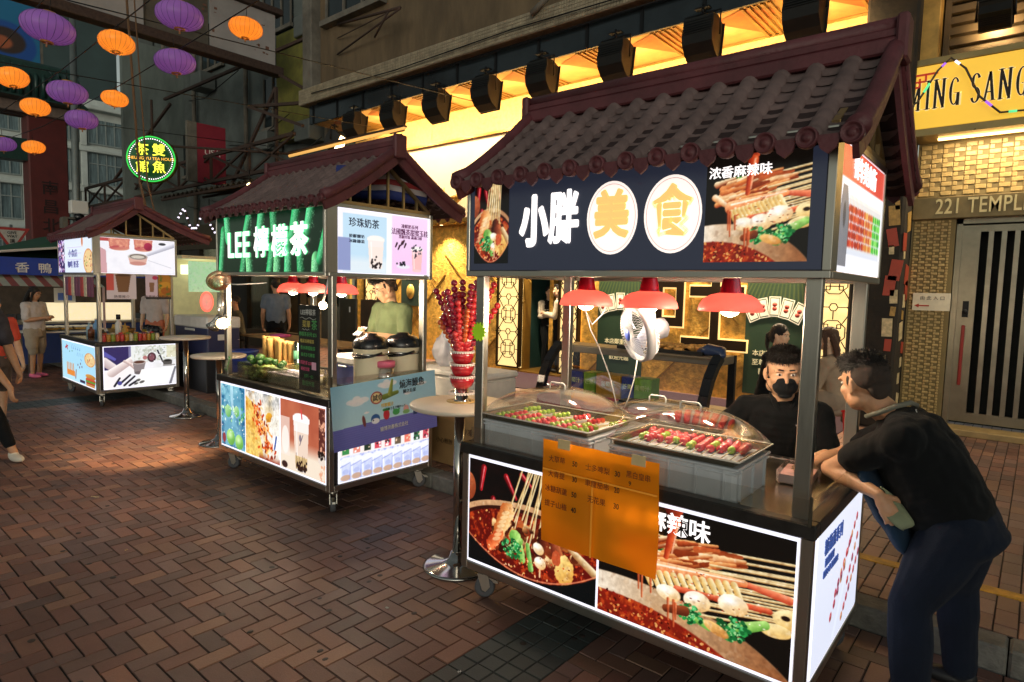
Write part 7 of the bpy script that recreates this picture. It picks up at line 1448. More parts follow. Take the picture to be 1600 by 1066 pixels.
tag(MB().tube([(-2.2, 5.1, 1.27), (-2.1, 5.05, 1.3), (-2.0, 5.1, 1.28), (-1.95, 5.0, 1.26)], [.03, .05, .05, .02], 8).build("rolled_bag", M("blue_plastic_bag", "2c3a5a", rough=.3)), "rolled dark blue bag on the showcase corner", "bag")
w = MB(); w.box(-3.3, -2.0, 4.25, 4.6, .12, .86, .02); tag(w.build("prep_table", M("pink_tablecloth", "a8465c", rough=.8, var=.15)), "pink covered prep table behind the snack cart", "table")
lp = thing("cash_tray", "silver topped cash tray on the pink prep table", "tray", (-2.55, 4.3, .86)); MB().box(0, .42, 0, .22, 0, .03, .005).build("tray", m_steel, lp); MB().box(.03, .39, .03, .19, .03, .045).build("pad", m_bp, lp)
# ------------------------------------------------------------------ goods on the farther cart
g = random.Random(4); m_pack = [M("pack_%d" % i, c, rough=.35, var=.3, ns=40) for i, c in enumerate(("c23a3a", "b8862c", "8a9a3a", "c85a38", "7a3a5a", "d8c8a8"))]
for i in range(9):
    t = thing("snack_pouch", "clear snack pouch hung under the farther cart's front sign", "pouch", C3(.38+i*.155, .02, 1.52), 0, "snack pouches hanging in a row"); MB().box(-.055, .055, -.008, .008, 0, .28, .006).build("pouch", m_pack[(4, 0, 5, 4)[i % 4]], t); MB().box(-.06, .06, -.01, .01, .28, .31).build("header", m_white, t)
def flyer(y0, y1, z0, z1, lb, top, arty):
    t = thing("hanging_flyer", lb, "flyer", C3(L3_+.004, y0, z0), -.024, "flyers hung under the side sign"); a = Art((y1-y0)/(z1-z0), 70, top); arty(a); a.build("print", (0, 0, 0), (0, y1-y0, 0), (0, 0, z1-z0), colmat("flyer_print", em=.25), t)
    letters([("熱賣推介", (.003, (y1-y0)/2, .03), .05, .003)], M("flyer_ink", "4a3a30"), t, RIGHT, extrude=.001)
def fl1(a): W = a.a; a.poly([(W*.38, .28), (W*.72, .28), (W*.82, .95), (W*.3, .95)], "8a5a34"); a.ell(W*.56, .95, W*.26, .05, "5a3418"); a.rect(0, .35, W*.25, 1, "e0584c")
def fl2(a): W = a.a; a.poly([(W*.36, .3), (W*.66, .3), (W*.72, .68), (W*.3, .68)], "9a6a4a"); a.ell(W*.78, .88, .1, .08, "d83a5a"); a.rect(0, 0, W, .1, "3a3434")
def fl3(a): W = a.a; a.put(np.clip((a.noise(5, 3)-.3)*3, 0, 1), "c87a24"); a.ell(W*.4, .5, .3, .2, "e8a030", .5); a.ell(W*.6, .35, .2, .15, "b86018"); a.put(np.clip((a.noise(9, 6)-.6)*5, 0, 1), "5a7a2c"); a.rect(0, 0, W, .1, "3a3434")
flyer(.15, .52, 1.50, 1.85, "pink flyer with a brown iced drink under the pan photo sign", "ead0c8", fl1); flyer(.64, .80, 1.50, 1.85, "pale pink milk tea flyer on the farther cart", "ecc8c8", fl2); flyer(.81, .98, 1.50, 1.85, "orange toast flyer at the far end of the farther cart", "c8842c", fl3)
for i in range(13):
    m = m_pack[(0, 1, 2, 3, 0, 1, 5, 2, 0, 3, 1, 2, 5)[i]]; t = thing("drink_can", "printed drink can lined up along the farther cart's counter edge", "can", C3(L3_-.07, .12+i*.057, .888), 0, "drink cans along the counter edge"); MB().lathe([(.0001, 0), (.024, 0), (.027, .01), (.027, .1), (.022, .115), (.0001, .115)], 14).build("can", m, t); MB().lathe([(.0001, .115), (.022, .115), (.022, .119), (.0001, .118)], 12).build("top", m_steel, t)
for i in range(7):
    t = thing("drink_can", "drink can in the second row on the farther cart", "can", C3(L3_-.14, .15+i*.1, .888), 0, "second row of drink cans"); MB().lathe([(.0001, 0), (.026, 0), (.029, .01), (.029, .13), (.0001, .135)], 14).build("can", m_pack[(3, 5, 0, 2, 1, 4, 0)[i]], t)
tb = thing("pump_bottle", "tall white pump bottle on the farther cart", "bottle", C3(1.2, .45, .888)); MB().lathe([(.0001, 0), (.045, 0), (.045, .24), (.02, .27), (.02, .3), (.0001, .3)], 18).build("body", m_white, tb); MB().lathe([(.0001, .3), (.03, .3), (.03, .37), (.0001, .37)], 14).build("cap", m_bp, tb)
tb = thing("sauce_bottle", "yellow sauce bottle beside the white pump bottle", "bottle", C3(1.32, .5, .888)); MB().lathe([(.0001, 0), (.04, 0), (.04, .16), (.012, .21), (.008, .25), (.0001, .25)], 18).build("body", M("mustard_yellow", "c8963a", rough=.35), tb)
for i, lb in enumerate(("black and yellow flask nearest the post", "middle steel banded flask on the farther cart", "black kettle like flask at the counter's far end")):
    t = thing("vacuum_flask", lb, "flask", C3(1.15+.19*i, .86, .888), 0, "vacuum flasks on the farther cart"); MB().lathe([(.0001, 0), (.07, 0), (.075, .02), (.072, .16), (.05, .2), (.0001, .21)], 20).build("body", m_bp, t); MB().lathe([(.0755, .05), (.0765, .05), (.075, .14), (.074, .14)], 20).build("band", (M("flask_yellow", "b8963a", rough=.3, metal=.6), m_steel, m_bp)[i], t); h = MB(); h.tube([(.06, 0, .19), (.12, 0, .17), (.12, 0, .08), (.075, 0, .05)], .009, 8); h.build("handle", m_bp, t)
bk_ = thing("pastry_basket", "basket of pastry sticks on the farther cart", "basket", C3(.75, .62, .93)); MB().lathe([(.0001, 0), (.15, 0), (.19, .09), (.185, .09), (.145, .006), (.0001, .006)], 24).build("basket", M("basket_straw", "8a6a3a", rough=.8, var=.4, ns=50), bk_)
w = MB()
for i in range(26): x = -.15+.012*i; w.tube([(x, -.08, .07), (x, -.07, .14), (x+.01, .06, .12)], .014, 6)
w.build("pastry", M("pastry_gold", "d0a04a", rough=.6, var=.3, ns=30), bk_)
tag(MB().box(-.22, .22, -.16, .16, 0, .045, .004).build("serving_tray", m_steel, None, C3(.75, .62, .888)), "steel serving tray under the pastry basket", "tray")
for i, (x, y, h) in enumerate(((.35, .3, .2), (.5, .35, .26), (.62, .25, .16), (1.0, .3, .14))):
    t = thing("condiment_bottle", ("pale blue capped bottle", "tall clear bottle with blue label", "short brown sauce bottle", "squat dark jar")[i]+" on the farther cart's front half", "bottle", C3(x, y, .888)); MB().lathe([(.0001, 0), (.045, 0), (.045, h*.7), (.018, h*.85), (.018, h), (.0001, h)], 16).build("body", M("condiment_%d" % i, ("9ab8c8", "6a9ac8", "6a3a20", "2a2220")[i], rough=.2), t); MB().lathe([(.0001, h), (.02, h), (.02, h+.02), (.0001, h+.02)], 12).build("cap", m_white, t)
# ------------------------------------------------------------------ stalls at the far left
bs = thing("canopy_stall", "far stall with a blue fabric valance and a lit food counter", "stall", (-15.6, 3.6, 0)); CM = M("royal_blue_canvas", "26409c", rough=.8, var=.15)
def bp_(mb, n, m): return mb.build(n, m, bs)
bp_(MB().poly([(-1.6, 2.12), (-1.6, 2.16), (.6, 2.46), (2.8, 2.16), (2.8, 2.12), (.6, 2.42)], -1.4, 1.3, 'yz'), "canopy", M("stall_canopy_white", "b8b4b0", rough=.7)); bp_(MB().box(1.28, 1.31, -1.6, 2.8, 1.82, 2.14), "valance", CM)
letters([("香  鴨  洋  菓  美  味", (1.315, .25, 1.94), .2, .008, 1.1)], m_white, bs, RIGHT)
for x in (-1.3, 1.2):
    for y in (-1.5, 2.7): bp_(MB().bar((x, y, 0), (x, y, 2.14), .05), "post", m_white)
bp_(MB().box(.1, .9, -.9, 1.6, .12, .88), "counter", M("stall_counter_blue", "2b3f78", rough=.6)); bp_(MB().box(.05, .95, -.95, 1.65, .88, .93, .01), "counter_top", m_steel)
bp_(MB().box(.2, .5, -.4, 1.5, .93, 1.28), "lit_showcase", M("stall_lit_case", "e8dcc0", em=.75, emcol="f0dcb0", var=.25, ns=9)); bp_(MB().box(-.9, -.85, -1.4, 2.6, 1.0, 1.95), "back_panel", M("stall_back_dark", "4a4038", rough=.8, var=.5, ns=4))
bp_(MB().box(.0, .06, 1.6, 2.4, 1.9, 1.95), "tube_light", M("tube_glow", "f4f6ff", em=3, var=0))
sg = thing("stall_notice", "small white and blue notice standing on the far stall", "notice", (-15.15, 3.85, 1.28)); MB().box(0, .02, -.18, .18, 0, .3).build("board", m_white, sg); MB().box(.02, .024, -.12, .12, .05, .2).build("picture", M("notice_blue", "5a78c8", rough=.5), sg)
g = random.Random(6)
for i in range(14):
    t = thing("food_pack", "clear topped food pack on the far stall's front table", "food pack", (-14.25+.16*(i % 3), 3.1+.13*(i//3)*1.7, .82), 0, "food packs on the far stall's table"); MB().box(-.07, .07, -.09, .09, 0, .04, .01).build("tub", M("food_golden", "a8843c", rough=.6, var=.4, ns=30), t); MB().box(-.072, .072, -.092, .092, .04, .06, .01).build("lid", M("pack_lid", "d8d8d4", rough=.2, var=.2, ns=40), t)
t = thing("folding_table", "folding table in front of the far stall", "table", (-14.1, 3.55, 0)); MB().box(-.3, .3, -.65, .75, .77, .80).build("tabletop", m_white, t)
for sx in (-.26, .26):
    for sy in (-.6, .7): MB().bar((sx, sy, 0), (sx, sy, .77), .03).build("leg", m_steel, t)
st_ = thing("striped_awning", "small striped awning under the blue valance", "awning", (-14.35, 3.3, 1.62)); w = MB()
for i in range(14): w.cur = i % 2; y0 = -.8+i*.12; w.add([(.5, y0, 0), (.5, y0+.12, 0), (-.2, y0+.12, .2), (-.2, y0, .2)], [(0, 1, 2, 3)])
w.build("canvas", [M("stripe_red", "8c4a48", rough=.8), M("stripe_pale", "a8b0a4", rough=.8)], st_)
for y in (-.78, .86): MB().bar((.48, y, -1.62), (.48, y, 0), .035).build("post", M("pink_post", "b89a98", rough=.5), st_)
um = thing("market_umbrella", "dark green market umbrella above the blue valance", "umbrella", (-17.2, 4.7, 0)); MB().lathe([(2.0, 2.2), (1.4, 2.46), (.75, 2.68), (.05, 2.84), (.03, 2.82), (.75, 2.64), (1.4, 2.42), (2.0, 2.18)], 8, smooth=False).build("canopy", M("green_canvas", "1f4a38", rough=.8, var=.2), um); MB().tube([(0, 0, 0), (0, 0, 2.82)], .03, 8).build("pole", m_steel, um)
# ------------------------------------------------------------------ street end: signs, arch, pale block, lamp post
gw = thing("give_way_sign", "red bordered give way triangle above the blue umbrella stalls", "traffic sign", (-21.5, 4.3, 0)); X = .04
MB().tube([(0, 0, 0), (0, 0, 3.2)], .035, 8).build("pole", m_steel, gw); MB().poly([(-.40, 3.12), (.40, 3.12), (0, 2.44)], X, X+.015, 'yz').build("border", M("sign_red", "a83230", rough=.4), gw); MB().poly([(-.29, 3.05), (.29, 3.05), (0, 2.56)], X+.015, X+.02, 'yz').build("plate", M("sign_plate_grey", "b0aca4", rough=.4), gw)
letters([("GIVE", (X+.024, 0, 2.98), .1, .01), ("WAY", (X+.024, 0, 2.88), .1, .01), ("讓", (X+.024, 0, 2.75), .12, .01)], m_blk, gw, RIGHT)
ar = thing("arrow_sign", "round blue keep left arrow sign under the give way triangle", "traffic sign", (-21.4, 4.3, 2.12)); MB().lathe([(.0001, 0), (.34, 0), (.34, .02), (.0001, .02)], 32, (.02, 0, 0), 'x').build("disc", M("sign_blue", "2c4f9c", rough=.4), ar); MB().poly([(-.26, 0), (-.06, .15), (-.06, .06), (.24, .06), (.24, -.06), (-.06, -.06), (-.06, -.15)], .045, .05, 'yz').build("arrow", m_white, ar); MB().tube([(0, 0, -2.12), (0, 0, .2)], .03, 8).build("pole", m_steel, ar)
RP = M("oxblood_pillar", "5c211e", rough=.6, var=.2, ns=3, dirt=.3); GT = M("green_glazed_tile", "1c3a34", rough=.35, var=.3, ns=6)
gate = thing("street_gate", "oxblood gate pillar with tiled roof and painted beam at the street end", "gate", (-26, 6, 0))
MB().box(-.4, .4, -.35, .75, 0, 7.1, .04).build("pillar", RP, gate); MB().box(-.4, .4, -8.5, -7.4, 0, 7.1, .04).build("pillar", RP, gate); MB().box(-.5, .5, -9, 1.0, 7.1, 7.45, .03).build("beam", M("gate_beam", "7a6a60", rough=.7, var=.3), gate); MB().box(-.3, .3, -7.4, -.35, 5.6, 6.3).build("lower_beam", GT, gate)
letters([("廟街夜市", (.42, .2, 4.6-.0), .0001, 0)], RP, gate, RIGHT); o = letters([(c, (.42, .2, 4.75-.62*i), .5, .01) for i, c in enumerate("南昌北街")], M("pillar_glyph", "2a1413", rough=.6), gate, RIGHT)
w = MB(); w.poly([(-9.6, 7.45), (1.2, 7.45), (.9, 7.7), (.1, 8.4), (-8.5, 8.4), (-9.3, 7.7)], -1.1, 1.1, 'yz')
for i in range(54): y = -9.4+i*.195; w.tube([(1.1, y, 7.52), (1.15, y, 8.1), (.9, y, 8.42)], .07, 6)
w.build("tiled_roof", GT, gate); MB().box(-.6, .6, -9.2, 1.1, 8.4, 8.75, .08).build("roof_ridge", GT, gate)
mu = thing("painted_mural", "big painted mural of bowls and dark blue fish shapes at the upper left", "mural", (-30, 2.9, 8.8)); a = Art(4.2/4.6, 90, "1f6f9a"); W = a.a; a.put(np.clip((a.noise(3, 3)-.4)*3, 0, 1), "14506e"); a.rect(0, 0, W*.3, 1, "4a5a50")
for y in (.88, .68, .4): a.ell(W*.55, y, .12, .09, "c8d0c8", 0, "7a98a8"); a.ell(W*.55, y, .07, .05, "5a88a8")
a.ell(W*.75, .36, .2, .17, "1d4f9c"); a.ell(W*.75, .38, .13, .1, "3a2a24"); a.ell(W*.72, .36, .07, .05, "a85a38"); a.rect(W*.0, .1, W*.2, .5, "8c4038"); a.rect(0, .7, W*.1, 1, "7a3830")
a.build("print", (.03, 0, 0), (0, 4.2, 0), (0, 0, 4.6), PRINT, mu); MB().box(-.2, .02, -.1, 4.3, -.1, 4.7).build("board", m_conc, mu)
mu.rotation_euler = (0, 0, 0)
wb = thing("pale_apartment_block", "pale apartment block with rows of curtained windows at the street end", "building", (-50, 8, 0)); PW = M("pale_render", "c2c9c4", rough=.85, var=.15, ns=1.2, dirt=.25)
MB().box(-6, 0, -14, 9.4, 0, 13.4).build("wall", PW, wb); MB().box(-6, .5, -14.2, 9.8, 13.4, 13.8, .05).box(-6, .8, -14.2, 10, 13.1, 13.4, .05).build("parapet", PW, wb); MB().box(-6, -2.5, -14, 9.0, 13.8, 24).build("penthouse", M("teal_tower", "3a4a4a", rough=.85, var=.2, ns=.6), wb)
for fl, (z0, z1) in enumerate(((2.9, 4.9), (5.65, 7.65), (8.4, 10.4), (11.1, 12.6))):
    MB().box(0, .45, -14, 9.5, z0-.75, z0-.55, .04).box(0, .2, -14, 9.4, z0-.55, z0-.35).build("ledge", PW, wb)
    for k in range(7):
        y = -12.9+k*3.2; f = MB().box(.0, .04, y, y+2.75, z0-.1, z1).build("window", M("curtained_glass", "64767a", rough=.25, var=.6, ns=2, stretch=(1, 5, .4)), wb); q = MB()
        for e in range(6): q.box(.04, .12, y+e*.53, y+e*.53+.06, z0-.1, z1)
        q.box(.04, .11, y, y+2.75, z0+1.2, z0+1.27); q.box(.04, .14, y-.05, y+2.8, z0-.18, z0-.1); q.build("window_frame", M("window_frame_grey", "8a9492", rough=.6), f)
    for k in range(8): MB().box(0, .3, -13.35+k*3.2, -13.0+k*3.2, z0-.35, z1+.1, .02).build("pilaster", PW, wb)
MB().box(.05, .09, 4.3, 5.0, 11.3, 12.2).build("lit_window", M("lit_curtain", "d8c890", em=.35, var=.2), wb)
pl = thing("lamp_post", "grey street lamp post with camera boxes by the red gate", "lamp post", (-20, 5.42, 0)); MB().tube([(0, 0, 0), (0, 0, 3.4), (0, .05, 8.6)], [.11, .10, .075], 12).build("pole", M("galvanised_pole", "7d8482", rough=.5, metal=.5), pl); MB().box(.05, .3, -.2, .2, 3.5, 3.85, .02).build("control_box", m_white, pl); MB().ball((.2, 0, 3.42), .13, 12, 8).build("dome_camera", m_bp, pl); MB().box(-.1, .25, -.35, .35, 3.35, 3.4).box(.1, .35, -.42, -.3, 3.1, 3.35).build("bracket", m_conc, pl)
# ------------------------------------------------------------------ dark tenement on the left with shop fronts, pipes and sign frames
dt = thing("dark_tenement", "dark grey tenement with pipes and small windows behind the round neon sign", "building", (-20, 9.5, 0))
MB().box(-7.0, 6.4, 0, 6, 0, 15).build("wall", m_grey, dt); MB().box(-3.2, -3, -1.9, 0, 3.8, 9.5).build("side_hoarding", M("grey_sheet_metal", "6f7873", rough=.6, var=.25, ns=3, stretch=(1, 1, .3), dirt=.5), dt)
for k, (x, z) in enumerate(((-6.4, 5.4), (-4.2, 5.4), (-6.4, 8.2), (-6.4, 11), (-3.6, 11), (2.5, 6.2), (4.6, 6.2), (2.5, 8.8), (4.6, 8.8), (-1.5, 8.6))):
    f = MB().box(x, x+1.5, -.06, 0, z, z+1.4).build("window", m_win, dt); q = MB(); q.box(x-.06, x+1.56, -.14, -.06, z-.1, z); 
    for e in range(4): q.box(x+e*.49, x+e*.49+.04, -.1, -.06, z, z+1.4)
    q.build("window_frame", m_conc, f); MB().box(x+.3, x+1.0, -.55, -.06, z-.75, z-.25, .02).build("air_conditioner", M("aircon_grey", "5d625f", rough=.6), dt)
for x in (-6.8, -4.4, -1.9, 1.6, 5.8): MB().tube([(x, -.15, 3.4), (x, -.15, 9), (x+.2, -.18, 9.3), (x+.2, -.18, 14)], .07, 8).build("drain_pipe", m_conc, dt)
w = MB()
for i in range(7):
    x = -8+i*2.1; w.bar((x, -1.6, 4.5), (x+2.1, -1.6, 5.2), .05); w.bar((x, -1.6, 5.2), (x+2.1, -1.6, 4.5), .05); w.bar((x, -1.6, 4.5), (x, -1.6, 5.2), .06)
w.bar((-8, -1.6, 4.5), (6.7, -1.6, 4.5), .08); w.bar((-8, -1.6, 5.2), (6.7, -1.6, 5.2), .08); w.build("sign_truss", m_steeld, dt)
w = MB()
for (a_, b_) in (((-5, -1.6, 5.2), (-1.6, -1.0, 7.4)), ((3.4, -1.5, 4.3), (5.2, -1.2, 6.6)), ((5.2, -1.2, 6.6), (5.2, -1.2, 3.9)), ((4.4, -1.5, 6.2), (6.6, -1.2, 6.0)), ((4.4, -1.5, 6.2), (6.4, -1.2, 5.5)), ((2, -1.6, 8.6), (6.4, -.9, 6.3)), ((-.5, -1.6, 7.2), (6.4, -1, 7.6))): w.bar(a_, b_, .07)
w.build("steel_brace", m_steeld, dt)
w = MB(); g = random.Random(9)
for i in range(14): x = g.uniform(-9, 5); z = g.uniform(4.2, 8); w.tube([(x, -.3, z), (x+1.6, -.5, z-.25), (x+3.6, -.4, z+g.uniform(-.3, .6))], .014, 5)
w.build("loose_cable", m_blk, dt); MB().box(3.8, 5.4, -.4, -.1, 5.6, 8.4).build("yellow_tarp", M("dull_yellow_tarp", "6d6a2c", rough=.8, var=.3), dt)
# corrugated awning over the shops
aw = thing("corrugated_awning", "rusty corrugated awning over the shops behind the tea cart", "awning", (-16, 8.2, 4.2)); v = []; f = []; n = 150
for i in range(n+1):
    x = -3.4+7.2*i/n; z = .04*math.sin(i*1.05); v += [(x, -.9, z-.06), (x, 1.4, z+.45)]
for i in range(n): f.append((2*i, 2*i+2, 2*i+3, 2*i+1))
o = MB().add(v, f, True).build("sheet", M("corrugated_rust", "4f473c", rough=.75, var=.4, ns=3, dirt=.6), aw, fix=False); MB().bar((-3.4, -.85, -.12), (3.8, -.85, -.12), .06).bar((-3.4, .3, .1), (3.8, .3, .1), .06).build("frame", m_steeld, aw)
tl = thing("tube_lamp", "long amber tube lamp under the soffit left of the floodlights", "lamp", (-14.2, 8.3, 4.87)); MB().tube([(0, 0, 0), (4.3, 0, .05)], .035, 8).build("tube", M("amber_tube", "d8a45a", em=.9, emcol="e0a858", var=.2), tl); MB().box(0, 4.3, -.05, .05, .06, .1).build("batten", m_steeld, tl)
for i, (x, y, z) in enumerate(((-13.75, 7.05, 3.95), (-16.1, 7.2, 3.5))):
    t = thing("hanging_bulb", ("bare bulb hanging under the corrugated awning beside the tea cart roof", "smaller bulb hanging in the dark shop front")[i], "bulb", (x, y, z)); MB().ball((0, 0, 0), .055, 10, 8).build("bulb", M("shop_bulb", "ffe8c0", em=14, emcol="ffdca0", var=0), t); MB().tube([(0, 0, .05), (0, 0, .35)], .012, 6).build("cord", m_blk, t)
# tea shop behind
sh = thing("corner_shop", "dim yellow shop with dark framed glazing behind the tea cart", "building", (-16, 8.2, .12)); OY = M("ochre_shop_wall", "9a8540", rough=.7, var=.2, ns=2)
MB().box(-5.8, 2.5, 1.35, 1.42, 0, 3.3).build("back_wall", OY, sh); MB().box(-5.8, 2.5, 0, 1.4, 3.25, 3.3).build("ceiling", OY, sh); MB().box(-5.8, 2.5, -.05, .1, 2.6, 3.3).build("fascia", M("shop_fascia_dark", "3a3324", rough=.6, var=.3), sh); MB().box(-5.8, 2.5, -.02, .12, 0, .45).build("stall_riser", M("shop_riser", "4a3c2a", rough=.6), sh)
for x in (-5.8, -4.4, -3.0, -1.6, -.2, 1.2, 2.4): MB().box(x, x+.12, -.06, .1, .45, 2.6).build("mullion", M("dark_bronze", "2a241c", rough=.4, metal=.5), sh)
for x in (-5.68, -2.88, -.08): MB().box(x, x+1.28, .0, .02, .45, 2.6).build("glazing", glass("shop_glass", "e0e0c8", .2, .05), sh)
MB().box(-4.28, -3.0, .0, .03, .45, 2.6).box(-1.48, -.2, .0, .03, .45, 2.6).each("dark_shutter", M("dark_shutter", "25231e", rough=.5, var=.4, ns=3), sh)
for x, z in ((-3.9, 2.9), (-.9, 2.9), (1.6, 2.9)): MB().box(x, x+1.2, .6, .68, z+.2, z+.25).build("ceiling_light", M("shop_light", "ffe6b0", em=9, emcol="ffe0a0", var=0), sh)
for i, x in enumerate((-5.2, -2.2, .5, 1.5)): MB().box(x, x+.6, 1.3, 1.345, .9+.2*(i % 2), 1.9+.2*(i % 2)).build("wall_poster", M("shop_poster_%d" % i, ("b8b0a0", "6a3a2a", "c8c8b0", "3a5a4a")[i], rough=.6, var=.5, ns=5), sh)
for i in range(3): MB().box(-2.6+1.5*i, -1.7+1.5*i, .9, 1.3, 0, 1.3).build("shelf_unit", M("shop_shelf", "5a4a30", rough=.6, var=.4, ns=4), sh)
for i, (x, w_, lb) in enumerate(((-10.15, .52, "tall dark poster board left of the green shirted man"), (-9.5, .62, "brown poster board with a small white label behind the man"))):
    t = thing("poster_board", lb, "board", (x, 6.95, .12), 0, "dark boards standing behind the tea cart"); MB().box(0, w_, 0, .04, 0, 1.4, .006).build("panel", M("board_brown_%d" % i, ("2f2c20", "40301f")[i], rough=.4, var=.5, ns=4), t); MB().box(w_*.6, w_*.66, -.005, 0, 1.15, 1.25).build("label", m_white, t)
    letters([("今日推介", (w_/2, -.004, .3), .09, .0)], M("board_ink", "a8a058"), t, FRONT, extrude=.001); MB().box(0, w_, .04, .4, 0, .04).build("foot", m_blk, t)
# odds and ends on the pavement
bn_ = thing("waste_bin", "royal blue waste bin beneath the lower bar table", "bin", (-9.1, 4.55, .12)); MB().lathe([(.0001, 0), (.16, 0), (.2, .62), (.21, .64), (.19, .64), (.15, .03), (.0001, .03)], 18).build("body", M("blue_bin", "2a3f94", rough=.4), bn_); MB().lathe([(.205, .61), (.215, .61), (.215, .645), (.205, .645)], 18).build("rim", M("blue_bin_rim", "36509f", rough=.4), bn_)
ld_ = thing("folding_ladder", "small white folding ladder leaning near the blue bin", "ladder", (-9.75, 4.35, .12)); 
for y in (0, .3): MB().bar((-.28, y, 0), (.28, y, .78), .03).build("rail", m_white, ld_)
for k in range(3): u = .25+.25*k; MB().bar((-.28+.56*u, 0, .78*u), (-.28+.56*u, .3, .78*u), .03).build("rung", m_white, ld_)
for i, (x, c, lb) in enumerate(((-10.25, "a8302c", "red crate on the pavement by the ladder"), (-9.9, "b84a2c", "orange red crate behind the ladder"))):
    t = thing("plastic_crate", lb, "crate", (x, 4.85+.2*i, .12), .2*i, "red crates on the pavement"); MB().box(0, .45, 0, .32, 0, .03).box(0, .45, 0, .02, .03, .3).box(0, .45, .3, .32, .03, .3).box(0, .02, .02, .3, .03, .3).box(.43, .45, .02, .3, .03, .3).build("body", M("crate_"+c, c, rough=.5), t); MB().box(.1, .35, -.003, 0, .2, .26).build("handle_slot", m_dark, t)
tb = thing("trestle_table", "long wooden trestle table behind the bar tables", "table", (-9.6, 4.95, .12)); MB().box(-.4, 2.4, 0, .6, .78, .81).build("tabletop", M("trestle_wood", "9a7a50", rough=.5, var=.2, ns=3, stretch=(1, 8, 8)), tb)
for x in (-.3, 2.3):
    for y in (.05, .55): MB().bar((x, y, 0), (x, y, .78), .04).build("leg", m_blk, tb)
pk = tag(MB().lathe([(.0001, 0), (.14, 0), (.16, .03), (.0001, .05)], 20, sx=1.3).build("pink_cushion", M("pink_cloth", "c8508c", rough=.8), None, (-9.2, 5.2, .93)), "pink folded cloth on the trestle table", "cloth")
nn = thing("neon_bowl_sign", "small round red glowing sign beyond the farther cart", "sign", (-12.6, 5.55, 1.38)); MB().lathe([(.16, 0), (.2, 0), (.2, .04), (.16, .04)], 28, (0, 0, 0), 'x', sx=.62).build("glow_ring", M("red_neon", "ff6a5a", em=1.6, emcol="ff5a4a", var=0), nn); MB().lathe([(.0001, 0), (.16, 0), (.16, .02), (.0001, .02)], 24, (0, 0, 0), 'x', sx=.62).build("face", M("neon_face", "e8b0a0", em=.4, var=.2), nn)
kq = thing("lit_kiosk", "pale green lit kiosk behind the farther cart", "kiosk", (-13.4, 5.6, .12)); MB().box(-.6, .6, -.4, .4, 0, .95).build("counter", M("kiosk_counter", "b8a878", rough=.5), kq); MB().box(-.6, -.55, -.4, .4, .95, 2.1).box(-.55, .6, .35, .4, .95, 2.1).box(-.62, .62, -.42, .42, 2.1, 2.16).build("surround", M("kiosk_cream", "c8bf98", rough=.5, em=.12), kq); MB().box(.6, .62, -.3, .3, 1.45, 2.05).build("menu_panel", M("kiosk_menu", "a8d8b0", em=.55, emcol="a0d0a8", var=.4, ns=14), kq); MB().box(-.5, .5, 0, .3, 1.8, 2.0).build("light", M("kiosk_light", "e8f0d0", em=1.2, var=0), kq)
# ------------------------------------------------------------------ billboard gantry over the street
bb = thing("billboard_gantry", "steel gantry of blank white billboard panels spanning the street", "billboard", (-14.9, 5, 7)); m_bbd = M("billboard_panel", "9c9794", rough=.7, var=.12, ns=2, dirt=.35)
for y0, y1 in ((1.76, 3.34), (-1.5, .36), (-5.2, -2.4)): MB().box(-.06, .0, y0, y1, .15, 1.35).build("panel", m_bbd, bb)
for y0, y1 in ((.38, 1.74), (-2.38, -1.52)): MB().box(-.12, -.07, y0, y1, .15, 1.35).build("bare_backing", M("bare_backing", "5a5348", rough=.8, var=.35, ns=2, dirt=.5), bb)
MB().box(-.2, .12, -5.4, 3.5, -.08, .12, .01).box(-.2, .12, -5.4, 3.5, 1.36, 1.5, .01).build("beam", m_steeld, bb)
for y in (-5.2, -3.05, -.9, 1.25, 3.35): MB().bar((-.12, y, .1), (-.12, y, 1.4), .07).build("strut", m_steeld, bb)
w = MB(); g = random.Random(14)
for i in range(26): y = g.uniform(1.4, 3.2); z = g.choice((.35, .45, .5, .9, 1.0)); w.box(.001, .004, y, y+g.uniform(.02, .09), z+g.uniform(-.03, .03), z+.02+g.uniform(0, .03))
w.build("peeling_mark", M("peeled_print", "6d4a3c", rough=.8), bb)
# round neon tea house sign
ns_ = thing("neon_tea_sign", "round green and yellow neon tea house sign", "sign", (-16.4, 6.0, 4.65), R_(-38)); MB().lathe([(.0001, -.16), (.54, -.16), (.56, -.1), (.56, 0), (.52, .02), (.0001, .02)], 48, (0, 0, 0), 'x').build("drum", M("sign_drum", "55511f", rough=.5, metal=.3), ns_); MB().lathe([(.0001, .022), (.50, .022), (.50, .026), (.0001, .026)], 48, (0, 0, 0), 'x').build("face", M("neon_face_green", "0f3a1c", rough=.4, em=.35, emcol="0c4a1c"), ns_)
MB().lathe([(.505, .02), (.535, .02), (.535, .04), (.505, .04)], 48, (0, 0, 0), 'x').build("neon_rim", M("neon_green_rim", "40d860", em=.8, emcol="30c850", var=0), ns_)
w = MB()
for i in range(60): a = 2*math.pi*i/60; w.ball((.035, .47*math.cos(a), .47*math.sin(a)), .012, 6, 4)
w.build("bulb_ring", M("neon_bulbs", "f4e8f0", em=2.2, var=0), ns_); ny = M("neon_yellow", "f0e850", em=1.3, emcol="e8e83c", var=0)
